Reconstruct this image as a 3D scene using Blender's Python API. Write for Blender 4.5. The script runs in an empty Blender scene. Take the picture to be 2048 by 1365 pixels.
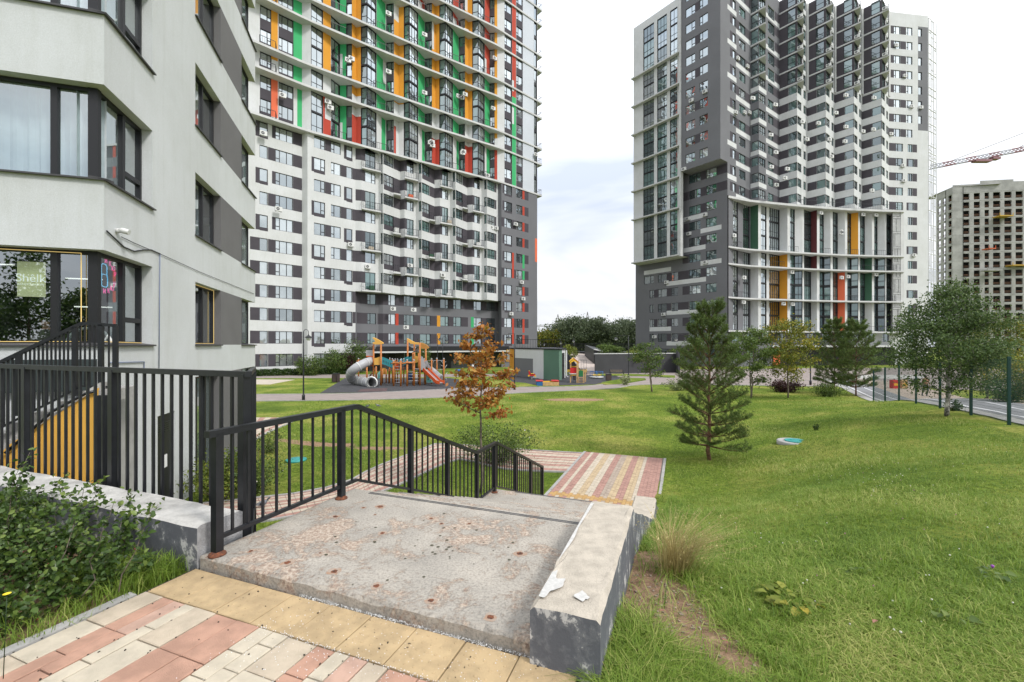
import bpy, math, random
import numpy as np
from mathutils import Vector, Matrix
R = math.radians
rnd = random.Random(7)
S = bpy.context.scene
COL = S.collection

# ------------------------------------------------------------------ camera, sky, sun, exposure
F, HY, EYE = 880.0, 690.0, 1.6            # focal length and horizon of the photograph in its own pixels
cam_d = bpy.data.cameras.new('camera')
cam = bpy.data.objects.new('camera', cam_d)
COL.objects.link(cam)
cam.location = (0, 0, EYE)
cam.rotation_euler = (R(90), 0, 0)
cam_d.sensor_width = 36.0
cam_d.lens = 36.0 * F / 2048.0
cam_d.shift_y = (HY - 682.5) / 2048.0
cam_d.clip_start = 0.05
cam_d.clip_end = 3000
S.camera = cam
SUN_EL, SUN_AZ = R(46), R(128)            # azimuth measured clockwise from +Y: the sun stands behind the camera to the right
w = bpy.data.worlds.new('World')
S.world = w
w.use_nodes = True
nt = w.node_tree
nt.nodes.clear()
out = nt.nodes.new('ShaderNodeOutputWorld')
bg = nt.nodes.new('ShaderNodeBackground')
sky = nt.nodes.new('ShaderNodeTexSky')
sky.sky_type = 'NISHITA'
sky.sun_disc = False
sky.sun_elevation = SUN_EL
sky.sun_rotation = SUN_AZ
tc = nt.nodes.new('ShaderNodeTexCoord')
mp = nt.nodes.new('ShaderNodeMapping')
mp.inputs['Scale'].default_value = (1.0, 1.0, 2.6)
mp.inputs['Location'].default_value = (4.0, 0.7, 0.6)
nz = nt.nodes.new('ShaderNodeTexNoise')
nz.inputs['Scale'].default_value = 1.7
nz.inputs['Detail'].default_value = 5
nz.inputs['Roughness'].default_value = 0.52
nz.inputs['Distortion'].default_value = 0.3
rp = nt.nodes.new('ShaderNodeValToRGB')
rp.color_ramp.elements[0].position = 0.34
rp.color_ramp.elements[0].color = (0.0, 0.0, 0.0, 1)
rp.color_ramp.elements[1].position = 0.54
rp.color_ramp.elements[1].color = (1, 1, 1, 1)
cl = nt.nodes.new('ShaderNodeRGB')
cl.outputs[0].default_value = (11.2, 11.4, 11.8, 1)
dim = nt.nodes.new('ShaderNodeMixRGB')     # thin grey-blue cloud base, between Nishita blue and white cloud
dim.inputs[0].default_value = 0.86
dim.inputs[2].default_value = (7.3, 8.0, 9.2, 1)
mx = nt.nodes.new('ShaderNodeMixRGB')
nt.links.new(tc.outputs['Generated'], mp.inputs[0])
nt.links.new(mp.outputs[0], nz.inputs['Vector'])
nt.links.new(nz.outputs['Fac'], rp.inputs[0])
nt.links.new(sky.outputs[0], dim.inputs[1])
nt.links.new(rp.outputs[0], mx.inputs[0])
nt.links.new(dim.outputs[0], mx.inputs[1])
nt.links.new(cl.outputs[0], mx.inputs[2])
sep = nt.nodes.new('ShaderNodeSeparateXYZ')          # an overcast sky is brighter towards the zenith
nt.links.new(tc.outputs['Generated'], sep.inputs[0])
grd = nt.nodes.new('ShaderNodeMapRange')
grd.inputs[1].default_value = 0.0; grd.inputs[2].default_value = 1.0; grd.inputs[3].default_value = 0.60; grd.inputs[4].default_value = 1.40
nt.links.new(sep.outputs[2], grd.inputs[0])
mlt = nt.nodes.new('ShaderNodeMixRGB'); mlt.blend_type = 'MULTIPLY'; mlt.inputs[0].default_value = 1.0
nt.links.new(mx.outputs[0], mlt.inputs[1]); nt.links.new(grd.outputs[0], mlt.inputs[2])
nt.links.new(mlt.outputs[0], bg.inputs[0])
bg.inputs[1].default_value = 0.1
nt.links.new(bg.outputs[0], out.inputs[0])
sd = bpy.data.lights.new('sun', 'SUN')
sd.energy = 1.9
sd.angle = R(10)
sd.color = (1.0, 0.975, 0.94)
so = bpy.data.objects.new('sun', sd)
COL.objects.link(so)
dv = Vector((math.sin(SUN_AZ) * math.cos(SUN_EL), math.cos(SUN_AZ) * math.cos(SUN_EL), math.sin(SUN_EL)))
so.rotation_euler = dv.to_track_quat('Z', 'Y').to_euler()
so.location = (20, -20, 60)
S.view_settings.view_transform = 'Standard'
S.view_settings.look = 'None'
S.view_settings.exposure = 0.48
S.view_settings.gamma = 1.0
S.view_settings.use_curve_mapping = False
S.render.engine = 'CYCLES'
S.cycles.use_denoising = True
S.cycles.max_bounces = 6
S.cycles.transparent_max_bounces = 12

# ------------------------------------------------------------------ frame of the stairs
OX, OY, TH = -2.36, 3.33, R(21)
UX, UY = math.sin(TH), math.cos(TH)        # along the stairs, away from the camera
VX, VY = math.cos(TH), -math.sin(TH)       # across, to the right
def TW(t, w, z=0.0):
    return (OX + t * UX + w * VX, OY + t * UY + w * VY, z)
def G(px, py, z):                          # ground point of a photograph pixel on the level z
    Y = (EYE - z) * F / (py - HY)
    return ((px - 1024) / F * Y, Y, z)
def at(px, Y):                             # plan point on the sight line px at depth Y
    return ((px - 1024) / F * Y, Y)
def zat(py, Y):
    return EYE - (py - HY) / F * Y
LOW = -2.4

# ------------------------------------------------------------------ helpers
def tag(o, label=None, cat=None, group=None, kind=None):
    if label: o['label'] = label
    if cat: o['category'] = cat
    if group: o['group'] = group
    if kind: o['kind'] = kind
    return o
def empty(name, loc=(0, 0, 0), rz=0, label=None, cat=None, group=None):
    o = bpy.data.objects.new(name, None)
    COL.objects.link(o)
    o.location = loc
    o.rotation_euler = (0, 0, rz)
    o.empty_display_size = 0.2
    return tag(o, label, cat, group)
def base_of(p):
    v = Vector((0, 0, 0))
    while p is not None:
        v += Vector(p.location)
        p = p.parent
    return v
def link(name, me, parent=None, loc=None, rot=None, scale=None):
    o = bpy.data.objects.new(name, me)
    COL.objects.link(o)
    if parent is not None: o.parent = parent
    if loc is not None: o.location = loc
    if rot is not None: o.rotation_euler = rot
    if scale is not None: o.scale = scale
    return o
class MB:
    def __init__(s):
        s.v = []; s.f = []; s.m = []; s.sm = []
    def face(s, pts, m=0, smooth=False):
        n = len(s.v); s.v.extend(tuple(p) for p in pts)
        s.f.append(tuple(range(n, n + len(pts)))); s.m.append(m); s.sm.append(smooth)
    def box(s, x0, y0, z0, x1, y1, z1, m=0):
        a = [(x0, y0, z0), (x1, y0, z0), (x1, y1, z0), (x0, y1, z0), (x0, y0, z1), (x1, y0, z1), (x1, y1, z1), (x0, y1, z1)]
        s.hexa(a, m)
    def hexa(s, a, m=0):
        n = len(s.v); s.v.extend(tuple(p) for p in a)
        for q in ((0, 3, 2, 1), (4, 5, 6, 7), (0, 1, 5, 4), (1, 2, 6, 5), (2, 3, 7, 6), (3, 0, 4, 7)):
            s.f.append(tuple(n + i for i in q)); s.m.append(m); s.sm.append(False)
    def cbox(s, c, sx, sy, sz, rz=0, m=0):      # box centred in plan, standing on c.z
        cs, sn = math.cos(rz), math.sin(rz)
        p = []
        for z in (c[2], c[2] + sz):
            for dx, dy in ((-sx / 2, -sy / 2), (sx / 2, -sy / 2), (sx / 2, sy / 2), (-sx / 2, sy / 2)):
                p.append((c[0] + dx * cs - dy * sn, c[1] + dx * sn + dy * cs, z))
        s.hexa(p, m)
    def prism(s, poly, z0, z1, m=0, top=True, bot=True, mt=None):
        k = len(poly)
        a = sum(poly[i][0] * poly[(i + 1) % k][1] - poly[(i + 1) % k][0] * poly[i][1] for i in range(k))
        if a < 0: poly = poly[::-1]
        for i in range(k):
            p, q = poly[i], poly[(i + 1) % k]
            s.face([(p[0], p[1], z0), (q[0], q[1], z0), (q[0], q[1], z1), (p[0], p[1], z1)], m)
        if top: s.face([(p[0], p[1], z1) for p in poly], m if mt is None else mt)
        if bot: s.face([(p[0], p[1], z0) for p in poly[::-1]], m)
    def bar(s, a, b, wx, wz=None, m=0, up=(0, 0, 1)):      # square bar between two points
        wz = wx if wz is None else wz
        a = Vector(a); b = Vector(b); d = (b - a).normalized(); up = Vector(up)
        if abs(d.dot(up)) > 0.98: up = Vector((VX, VY, 0)) if abs(d.z) > .9 else Vector((0, 0, 1))
        r = d.cross(up).normalized(); q = r.cross(d).normalized()
        r *= wx / 2; q *= wz / 2
        s.hexa([a - r - q, a + r - q, b + r - q, b - r - q, a - r + q, a + r + q, b + r + q, b - r + q], m)
    def tube(s, pts, r, n=8, m=0, cap=True, smooth=True):
        pts = [Vector(p) for p in pts]
        rs = r if isinstance(r, (list, tuple)) else [r] * len(pts)
        base = len(s.v); prev = None
        for i, p in enumerate(pts):
            d = (pts[min(i + 1, len(pts) - 1)] - pts[max(i - 1, 0)]).normalized()
            if prev is None:
                up = Vector((0, 0, 1)) if abs(d.z) < .9 else Vector((1, 0, 0))
                x = d.cross(up).normalized()
            else:
                x = (prev - d * prev.dot(d)).normalized()
            prev = x; y = d.cross(x)
            for k in range(n):
                a = 2 * math.pi * k / n
                s.v.append(tuple(p + (x * math.cos(a) + y * math.sin(a)) * rs[i]))
        for i in range(len(pts) - 1):
            for k in range(n):
                k2 = (k + 1) % n
                s.f.append((base + i * n + k, base + i * n + k2, base + (i + 1) * n + k2, base + (i + 1) * n + k)); s.m.append(m); s.sm.append(smooth)
        if cap:
            s.f.append(tuple(base + k for k in range(n))[::-1]); s.m.append(m); s.sm.append(False)
            s.f.append(tuple(base + (len(pts) - 1) * n + k for k in range(n))); s.m.append(m); s.sm.append(False)
    def lathe(s, c, prof, n=16, m=0, smooth=True):          # profile of (radius, z) round a vertical axis at c
        base = len(s.v)
        for r_, z in prof:
            for k in range(n):
                a = 2 * math.pi * k / n
                s.v.append((c[0] + r_ * math.cos(a), c[1] + r_ * math.sin(a), c[2] + z))
        for i in range(len(prof) - 1):
            for k in range(n):
                k2 = (k + 1) % n
                s.f.append((base + i * n + k, base + i * n + k2, base + (i + 1) * n + k2, base + (i + 1) * n + k)); s.m.append(m); s.sm.append(smooth)
        s.f.append(tuple(base + k for k in range(n))[::-1]); s.m.append(m); s.sm.append(False)
        s.f.append(tuple(base + (len(prof) - 1) * n + k for k in range(n))); s.m.append(m); s.sm.append(False)
    def mesh(s, name, mats, off=(0, 0, 0)):
        me = bpy.data.meshes.new(name)
        o = Vector(off)
        me.from_pydata([(v[0] - o.x, v[1] - o.y, v[2] - o.z) for v in s.v], [], s.f)
        for m in (mats if isinstance(mats, (list, tuple)) else [mats]): me.materials.append(m)
        if s.f:
            me.polygons.foreach_set('material_index', s.m)
            me.polygons.foreach_set('use_smooth', s.sm)
        me.update()
        return me
    def build(s, name, mats, parent=None, kind=None):       # vertices are world coordinates; parents must not be rotated
        me = s.mesh(name, mats, base_of(parent))
        o = link(name, me, parent)
        if kind: o['kind'] = kind
        return o
def copy_tree(o, parent=None):
    c = o.copy(); COL.objects.link(c); c.parent = parent
    for ch in list(o.children): copy_tree(ch, c)
    return c
def np_mesh(name, verts, quads, mats, tint=None, off=(0, 0, 0), smooth=False, tris=False):
    me = bpy.data.meshes.new(name)
    verts = np.asarray(verts, dtype=np.float32) - np.asarray(off, dtype=np.float32)
    quads = np.asarray(quads, dtype=np.int32)
    k = quads.shape[1]
    me.vertices.add(len(verts)); me.vertices.foreach_set('co', verts.ravel())
    me.loops.add(quads.size); me.loops.foreach_set('vertex_index', quads.ravel())
    me.polygons.add(len(quads))
    me.polygons.foreach_set('loop_start', np.arange(0, quads.size, k, dtype=np.int32))
    me.polygons.foreach_set('loop_total', np.full(len(quads), k, dtype=np.int32))
    if smooth: me.polygons.foreach_set('use_smooth', np.ones(len(quads), dtype=bool))
    for m in (mats if isinstance(mats, (list, tuple)) else [mats]): me.materials.append(m)
    me.update(calc_edges=True)
    if tint is not None:
        at_ = me.attributes.new('tint', 'FLOAT', 'POINT')
        at_.data.foreach_set('value', np.asarray(tint, dtype=np.float32))
    return me

# ------------------------------------------------------------------ materials
MATS = {}
def mat(name, col, rough=0.8, noise=None, bump=None, metal=0.0, spec=0.5, emit=None):
    """noise = (scale, amount[, second colour]); bump = (scale, strength)"""
    m = bpy.data.materials.new(name); m.use_nodes = True
    n = m.node_tree; b = n.nodes['Principled BSDF']
    b.inputs['Base Color'].default_value = (*col, 1)
    b.inputs['Roughness'].default_value = rough
    b.inputs['Metallic'].default_value = metal
    b.inputs['Specular IOR Level'].default_value = spec
    if emit:
        b.inputs['Emission Color'].default_value = (*emit[0], 1); b.inputs['Emission Strength'].default_value = emit[1]
    if noise or bump:
        g = n.nodes.new('ShaderNodeNewGeometry')
    if noise:
        t = n.nodes.new('ShaderNodeTexNoise'); t.inputs['Scale'].default_value = noise[0]; t.inputs['Detail'].default_value = 6; t.inputs['Roughness'].default_value = .62
        n.links.new(g.outputs['Position'], t.inputs['Vector'])
        r_ = n.nodes.new('ShaderNodeValToRGB'); a = noise[1]
        c2 = noise[2] if len(noise) > 2 else tuple(c * (1 - a) for c in col)
        r_.color_ramp.elements[0].position = .38; r_.color_ramp.elements[1].position = .62
        r_.color_ramp.elements[0].color = (*c2, 1)
        r_.color_ramp.elements[1].color = (*[min(1, c * (1 + (0 if len(noise) > 2 else a * .5))) for c in col], 1)
        n.links.new(t.outputs['Fac'], r_.inputs[0]); n.links.new(r_.outputs[0], b.inputs['Base Color'])
    if bump:
        t2 = n.nodes.new('ShaderNodeTexNoise'); t2.inputs['Scale'].default_value = bump[0]; t2.inputs['Detail'].default_value = 4
        n.links.new(g.outputs['Position'], t2.inputs['Vector'])
        bp = n.nodes.new('ShaderNodeBump'); bp.inputs['Strength'].default_value = bump[1]; bp.inputs['Distance'].default_value = .02
        n.links.new(t2.outputs['Fac'], bp.inputs['Height']); n.links.new(bp.outputs[0], b.inputs['Normal'])
    MATS[name] = m
    return m
def wall_mat(name, col, bump, k):
    """plaster with soft clouding, thin rain streaks and a trowelled grain"""
    m = bpy.data.materials.new(name); m.use_nodes = True
    n = m.node_tree; b = n.nodes['Principled BSDF']; b.inputs['Roughness'].default_value = .92; b.inputs['Specular IOR Level'].default_value = .2
    g = n.nodes.new('ShaderNodeNewGeometry')
    def layer(scale, vec, lo, hi, p0, p1):
        mp_ = n.nodes.new('ShaderNodeMapping'); mp_.inputs['Scale'].default_value = vec; n.links.new(g.outputs['Position'], mp_.inputs[0])
        t = n.nodes.new('ShaderNodeTexNoise'); t.inputs['Scale'].default_value = scale; t.inputs['Detail'].default_value = 6; t.inputs['Roughness'].default_value = .65; n.links.new(mp_.outputs[0], t.inputs['Vector'])
        r_ = n.nodes.new('ShaderNodeValToRGB'); r_.color_ramp.elements[0].position = p0; r_.color_ramp.elements[1].position = p1
        r_.color_ramp.elements[0].color = (lo, lo, lo * .98, 1); r_.color_ramp.elements[1].color = (hi, hi, hi, 1); n.links.new(t.outputs['Fac'], r_.inputs[0]); return r_
    base = n.nodes.new('ShaderNodeRGB'); base.outputs[0].default_value = (*col, 1); cur = base.outputs[0]
    for l in (layer(.35, (1, 1, 1), .92, 1.03, .35, .65), layer(3.2 / max(.4, k), (1, 1, .09), .94, 1.01, .30, .50), layer(38 * k, (1, 1, 1), .93, 1.05, .3, .7)):
        x = n.nodes.new('ShaderNodeMixRGB'); x.blend_type = 'MULTIPLY'; x.inputs[0].default_value = 1; n.links.new(cur, x.inputs[1]); n.links.new(l.outputs[0], x.inputs[2]); cur = x.outputs[0]
    n.links.new(cur, b.inputs['Base Color'])
    t2 = n.nodes.new('ShaderNodeTexNoise'); t2.inputs['Scale'].default_value = bump[0]; t2.inputs['Detail'].default_value = 4; n.links.new(g.outputs['Position'], t2.inputs['Vector'])
    bp = n.nodes.new('ShaderNodeBump'); bp.inputs['Strength'].default_value = bump[1]; bp.inputs['Distance'].default_value = .02
    n.links.new(t2.outputs['Fac'], bp.inputs['Height']); n.links.new(bp.outputs[0], b.inputs['Normal'])
    MATS[name] = m
    return m
def leaf_mat(name, c1, c2, c3=None, rough=.55, trans=.3):
    m = bpy.data.materials.new(name); m.use_nodes = True
    n = m.node_tree; b = n.nodes['Principled BSDF']
    a = n.nodes.new('ShaderNodeAttribute'); a.attribute_name = 'tint'
    r_ = n.nodes.new('ShaderNodeValToRGB'); e = r_.color_ramp.elements
    e[0].color = (*c1, 1); e[1].color = (*(c3 or c2), 1)
    if c3: k = e.new(.6); k.color = (*c2, 1)
    n.links.new(a.outputs['Fac'], r_.inputs[0]); n.links.new(r_.outputs[0], b.inputs['Base Color'])
    b.inputs['Roughness'].default_value = rough; b.inputs['Specular IOR Level'].default_value = .35
    tr = n.nodes.new('ShaderNodeBsdfTranslucent'); n.links.new(r_.outputs[0], tr.inputs[0])
    ms = n.nodes.new('ShaderNodeMixShader'); ms.inputs[0].default_value = trans
    o = n.nodes['Material Output']
    n.links.new(b.outputs[0], ms.inputs[1]); n.links.new(tr.outputs[0], ms.inputs[2]); n.links.new(ms.outputs[0], o.inputs[0])
    MATS[name] = m
    return m
def glass_mat(name, inner, inner2, refl=.42, tintc=(.86, .95, .97), rough=.02, wob=.25):
    """window seen from outside: coated pane over a room or a curtain whose tone differs from window to window"""
    m = bpy.data.materials.new(name); m.use_nodes = True
    n = m.node_tree; b = n.nodes['Principled BSDF']
    oi = n.nodes.new('ShaderNodeObjectInfo')
    g = n.nodes.new('ShaderNodeNewGeometry')
    wv = n.nodes.new('ShaderNodeTexNoise'); wv.inputs['Scale'].default_value = .55; wv.inputs['Detail'].default_value = 3
    n.links.new(g.outputs['Position'], wv.inputs['Vector'])
    ad = n.nodes.new('ShaderNodeMath'); ad.operation = 'MULTIPLY_ADD'; ad.inputs[1].default_value = .9; ad.inputs[2].default_value = -.45
    n.links.new(wv.outputs['Fac'], ad.inputs[0])
    ad2 = n.nodes.new('ShaderNodeMath'); ad2.operation = 'ADD'
    n.links.new(ad.outputs[0], ad2.inputs[0]); n.links.new(oi.outputs['Random'], ad2.inputs[1])
    r_ = n.nodes.new('ShaderNodeValToRGB'); e = r_.color_ramp.elements
    e[0].position = .3; e[0].color = (*inner, 1); e[1].position = .85; e[1].color = (*inner2, 1)
    n.links.new(ad2.outputs[0], r_.inputs[0])
    b.inputs['Roughness'].default_value = .6; n.links.new(r_.outputs[0], b.inputs['Base Color'])
    gl = n.nodes.new('ShaderNodeBsdfGlossy'); gl.inputs['Roughness'].default_value = rough; gl.inputs['Color'].default_value = (*tintc, 1)
    nb = n.nodes.new('ShaderNodeTexNoise'); nb.inputs['Scale'].default_value = .8; nb.inputs['Detail'].default_value = 1
    n.links.new(g.outputs['Position'], nb.inputs['Vector'])
    bp = n.nodes.new('ShaderNodeBump'); bp.inputs['Strength'].default_value = wob; bp.inputs['Distance'].default_value = .05
    n.links.new(nb.outputs['Fac'], bp.inputs['Height']); n.links.new(bp.outputs[0], gl.inputs['Normal'])
    fr = n.nodes.new('ShaderNodeLayerWeight'); fr.inputs['Blend'].default_value = .35
    mr = n.nodes.new('ShaderNodeMapRange'); mr.inputs[3].default_value = refl * .6; mr.inputs[4].default_value = min(1, refl * 1.9)
    n.links.new(fr.outputs['Facing'], mr.inputs[0])
    ms = n.nodes.new('ShaderNodeMixShader'); o = n.nodes['Material Output']
    n.links.new(mr.outputs[0], ms.inputs[0]); n.links.new(b.outputs[0], ms.inputs[1]); n.links.new(gl.outputs[0], ms.inputs[2]); n.links.new(ms.outputs[0], o.inputs[0])
    MATS[name] = m
    return m
def clear_glass(name, refl=.35, tintc=(.8, .9, .9)):
    m = bpy.data.materials.new(name); m.use_nodes = True
    n = m.node_tree; n.nodes.remove(n.nodes['Principled BSDF']); o = n.nodes['Material Output']
    t = n.nodes.new('ShaderNodeBsdfTransparent'); t.inputs[0].default_value = (*tintc, 1)
    gl = n.nodes.new('ShaderNodeBsdfGlossy'); gl.inputs['Roughness'].default_value = .01; gl.inputs[0].default_value = (.9, .95, .97, 1)
    fr = n.nodes.new('ShaderNodeLayerWeight'); fr.inputs['Blend'].default_value = .3
    mr = n.nodes.new('ShaderNodeMapRange'); mr.inputs[3].default_value = refl; mr.inputs[4].default_value = 1
    n.links.new(fr.outputs['Facing'], mr.inputs[0])
    ms = n.nodes.new('ShaderNodeMixShader')
    n.links.new(mr.outputs[0], ms.inputs[0]); n.links.new(t.outputs[0], ms.inputs[1]); n.links.new(gl.outputs[0], ms.inputs[2]); n.links.new(ms.outputs[0], o.inputs[0])
    MATS[name] = m
    return m
M_WHITE = wall_mat('render_white', (.585, .59, .595), (60, .25), .35)
M_NEAR = wall_mat('render_white_near', (.615, .63, .64), (170, .6), 1.0)
M_NEARG = mat('render_grey_near', (.15, .145, .145), .92, (.6, .08), (170, .55))
M_DARK = mat('render_anthracite', (.056, .049, .058), .85, (.5, .12))
M_GREY = mat('render_grey', (.150, .150, .160), .9, (.18, .07))
M_GREY2 = mat('render_light_grey', (.24, .245, .25), .9, (.2, .06))
M_BLUE = mat('render_blue_white', (.53, .56, .60), .9, (.15, .05))
M_ORANGE = mat('paint_orange', (.62, .275, .022), .85, (.25, .08))
M_GREEN = mat('paint_green', (.040, .37, .13), .85, (.25, .08))
M_RED = mat('paint_red', (.42, .05, .025), .85, (.25, .08))
M_CORAL = mat('paint_coral', (.68, .14, .06), .85, (.25, .06))
M_MAROON = mat('paint_maroon', (.10, .02, .022), .85)
M_DGREEN = mat('paint_dark_green', (.035, .10, .055), .85, (.3, .08))
M_SLAB = mat('slab_concrete', (.53, .53, .52), .9, (.5, .10))
M_FRAME = mat('window_frame', (.008, .008, .010), .5)
M_IRON = mat('rail_iron', (.012, .013, .016), .40, (9, .25), None)
M_AC = mat('appliance_white', (.62, .62, .60), .5)
M_ACD = mat('appliance_grille', (.09, .09, .09), .6)
M_GLASS = glass_mat('tower_glass', (.012, .018, .018), (.40, .42, .43), .66)
M_GLASS2 = glass_mat('teal_glass', (.010, .03, .03), (.09, .17, .155), .32)
# ------------------------------------------------------------------ terrain
def sm(a, b, x):
    x = max(0.0, min(1.0, (x - a) / (b - a))); return x * x * (3 - 2 * x)
def lerp(a, b, k): return a + (b - a) * k
def interp(x, tab):
    if x <= tab[0][0]: return tab[0][1]
    for (a, va), (b, vb) in zip(tab, tab[1:]):
        if x <= b: return va + (vb - va) * (x - a) / (b - a)
    return tab[-1][1]
def tw_of(x, y):
    dx, dy = x - OX, y - OY
    return dx * UX + dy * UY, dx * VX + dy * VY
EDGE = [(-1, -.12), (0, -.14), (1.7, -.26), (3.2, -.7), (5, -1.25), (8, -2.0), (10, -2.36), (12, -2.4)]
TOPH = [(0, -.12), (2, -.14), (6, -.46), (10, -.76), (14, -.95), (18, -1.05), (23, -1.14), (27, -1.42), (34, -2.15), (40, -2.4)]
def H(x, y):
    t, w_ = tw_of(x, y)
    if t < .12 and w_ < 2.85: return -.14
    if w_ < 2.75 : return LOW
    top = interp(y, TOPH) + .012 * max(0, min(x - 5, 12)) * sm(3, 9, y)
    e = interp(t, EDGE)
    g = 1.2 + .55 * max(0, t)
    h = lerp(e, top, sm(2.9, 2.9 + g, w_))
    h = lerp(h, LOW, sm(19, 34, w_ * .3 + t * .62))
    far = sm(23, 36, y)
    h = lerp(h, LOW, far)
    n = .016 * math.sin(x * 1.7 + .6 * y) * math.sin(y * 1.3 - .5 * x) + .014 * math.sin(3.1 * x) * math.sin(2.7 * y)
    return h + n * sm(3.1, 4.5, w_) * (1 - far)
def hit(px, py):                             # where the sight line of a pixel meets the terrain
    y = 1.5
    r = (px - 1024) / F; k = (py - HY) / F
    while y < 300:
        if EYE - k * y <= H(r * y, y): break
        y += .02 + y * .002
    return (r * y, y, H(r * y, y))
def terr(x, y, dz=0.0): return (x, y, H(x, y) + dz)

def ground_material():
    m = bpy.data.materials.new('lawn'); m.use_nodes = True
    n = m.node_tree; b = n.nodes['Principled BSDF']; b.inputs['Roughness'].default_value = .95; b.inputs['Specular IOR Level'].default_value = .1
    g = n.nodes.new('ShaderNodeNewGeometry')
    def nz(s, d=5, r=.6):
        t = n.nodes.new('ShaderNodeTexNoise'); t.inputs['Scale'].default_value = s; t.inputs['Detail'].default_value = d; t.inputs['Roughness'].default_value = r
        n.links.new(g.outputs['Position'], t.inputs['Vector']); return t
    def ramp(src, stops):
        r_ = n.nodes.new('ShaderNodeValToRGB'); e = r_.color_ramp.elements
        e[0].position, e[0].color = stops[0][0], (*stops[0][1], 1); e[1].position, e[1].color = stops[-1][0], (*stops[-1][1], 1)
        for p, c in stops[1:-1]: k = e.new(p); k.color = (*c, 1)
        n.links.new(src, r_.inputs[0]); return r_
    a = ramp(nz(.35).outputs['Fac'], [(.34, (.080, .128, .018)), (.5, (.142, .195, .03)), (.64, (.25, .255, .065))])
    c = ramp(nz(9, 6, .75).outputs['Fac'], [(.32, (.36, .42, .34)), (.68, (1.55, 1.48, 1.4))])
    mx = n.nodes.new('ShaderNodeMixRGB'); mx.blend_type = 'MULTIPLY'; mx.inputs[0].default_value = 1
    n.links.new(a.outputs[0], mx.inputs[1]); n.links.new(c.outputs[0], mx.inputs[2])
    at_ = n.nodes.new('ShaderNodeAttribute'); at_.attribute_name = 'tint'
    soil = ramp(nz(14, 7, .7).outputs['Fac'], [(.3, (.18, .11, .07)), (.7, (.42, .28, .18))])
    sb = n.nodes.new('ShaderNodeMath'); sb.operation = 'MULTIPLY_ADD'; sb.inputs[1].default_value = .9; sb.inputs[2].default_value = -.45
    n.links.new(nz(3, 6, .7).outputs['Fac'], sb.inputs[0])
    ad = n.nodes.new('ShaderNodeMath'); ad.operation = 'ADD'; n.links.new(sb.outputs[0], ad.inputs[0]); n.links.new(at_.outputs['Fac'], ad.inputs[1])
    st = ramp(ad.outputs[0], [(.42, (0, 0, 0)), (.55, (1, 1, 1))])
    mx2 = n.nodes.new('ShaderNodeMixRGB'); n.links.new(st.outputs[0], mx2.inputs[0]); n.links.new(mx.outputs[0], mx2.inputs[1]); n.links.new(soil.outputs[0], mx2.inputs[2])
    n.links.new(mx2.outputs[0], b.inputs['Base Color'])
    bp = n.nodes.new('ShaderNodeBump'); bp.inputs['Strength'].default_value = .8; bp.inputs['Distance'].default_value = .06
    n.links.new(nz(16, 6, .8).outputs['Fac'], bp.inputs['Height']); n.links.new(bp.outputs[0], b.inputs['Normal'])
    return m
M_LAWN = ground_material()
def soil_amount(x, y):                        # bare sandy patches
    s = 0.0
    for cx, cy, rx, ry, k in SOIL:
        dx, dy = (x - cx), (y - cy)
        c, s_ = math.cos(k), math.sin(k)
        u, v = (dx * c + dy * s_) / rx, (-dx * s_ + dy * c) / ry
        d = u * u + v * v
        s = max(s, 1.0 - d * .55) if d < 1.9 else s
    return max(0.0, s)
_s = []
for px, py, rx, ry, k in ((1285, 1130, .24, .70, -.45), (1320, 1205, .34, .45, -.5), (1390, 1280, .34, .24, -.4), (1470, 1340, .28, .13, -.3)):
    q = hit(px, py); _s.append((q[0], q[1], rx, ry, k))
_q = TW(-.75, -1.3); _s.append((_q[0], _q[1], 1.5, .8, -TH))
for px, py, rx, ry in ((1150, 800, 2.4, .9), (640, 890, 1.6, .35), (760, 897, 1.2, .3), (1010, 897, .7, .2)):
    q = G(px, py, LOW); _s.append((q[0], q[1], rx, ry, 0))
SOIL = _s
def axis(vals):
    o = []
    for a, b, st in vals:
        k = max(1, int(round((b - a) / st))); o += [a + (b - a) * i / k for i in range(k)]
    return o + [vals[-1][1]]
ts = axis([(-60, -8, 8), (-8, .10, .3), (.10, .14, .04), (.14, 16, .22), (16, 40, .6), (40, 100, 5), (100, 900, 80)])
ws = axis([(-700, -60, 80), (-60, -10, 5), (-10, 2.74, .5), (2.74, 2.92, .09), (2.92, 14, .22), (14, 40, .6), (40, 100, 6), (100, 900, 80)])
gv, gt = [], []
for t in ts:
    for w_ in ws:
        x, y, _ = TW(t, w_)
        z = H(x, y); gv.append((x, y, z)); gt.append(soil_amount(x, y) if y < 60 else 0)
nw = len(ws)
gq = [(i * nw + j, i * nw + j + 1, (i + 1) * nw + j + 1, (i + 1) * nw + j) for i in range(len(ts) - 1) for j in range(nw - 1)]
gq = [q[::-1] for q in gq]
tag(link('ground', np_mesh('ground', gv, gq, M_LAWN, gt, smooth=True)), kind='structure')

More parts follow.
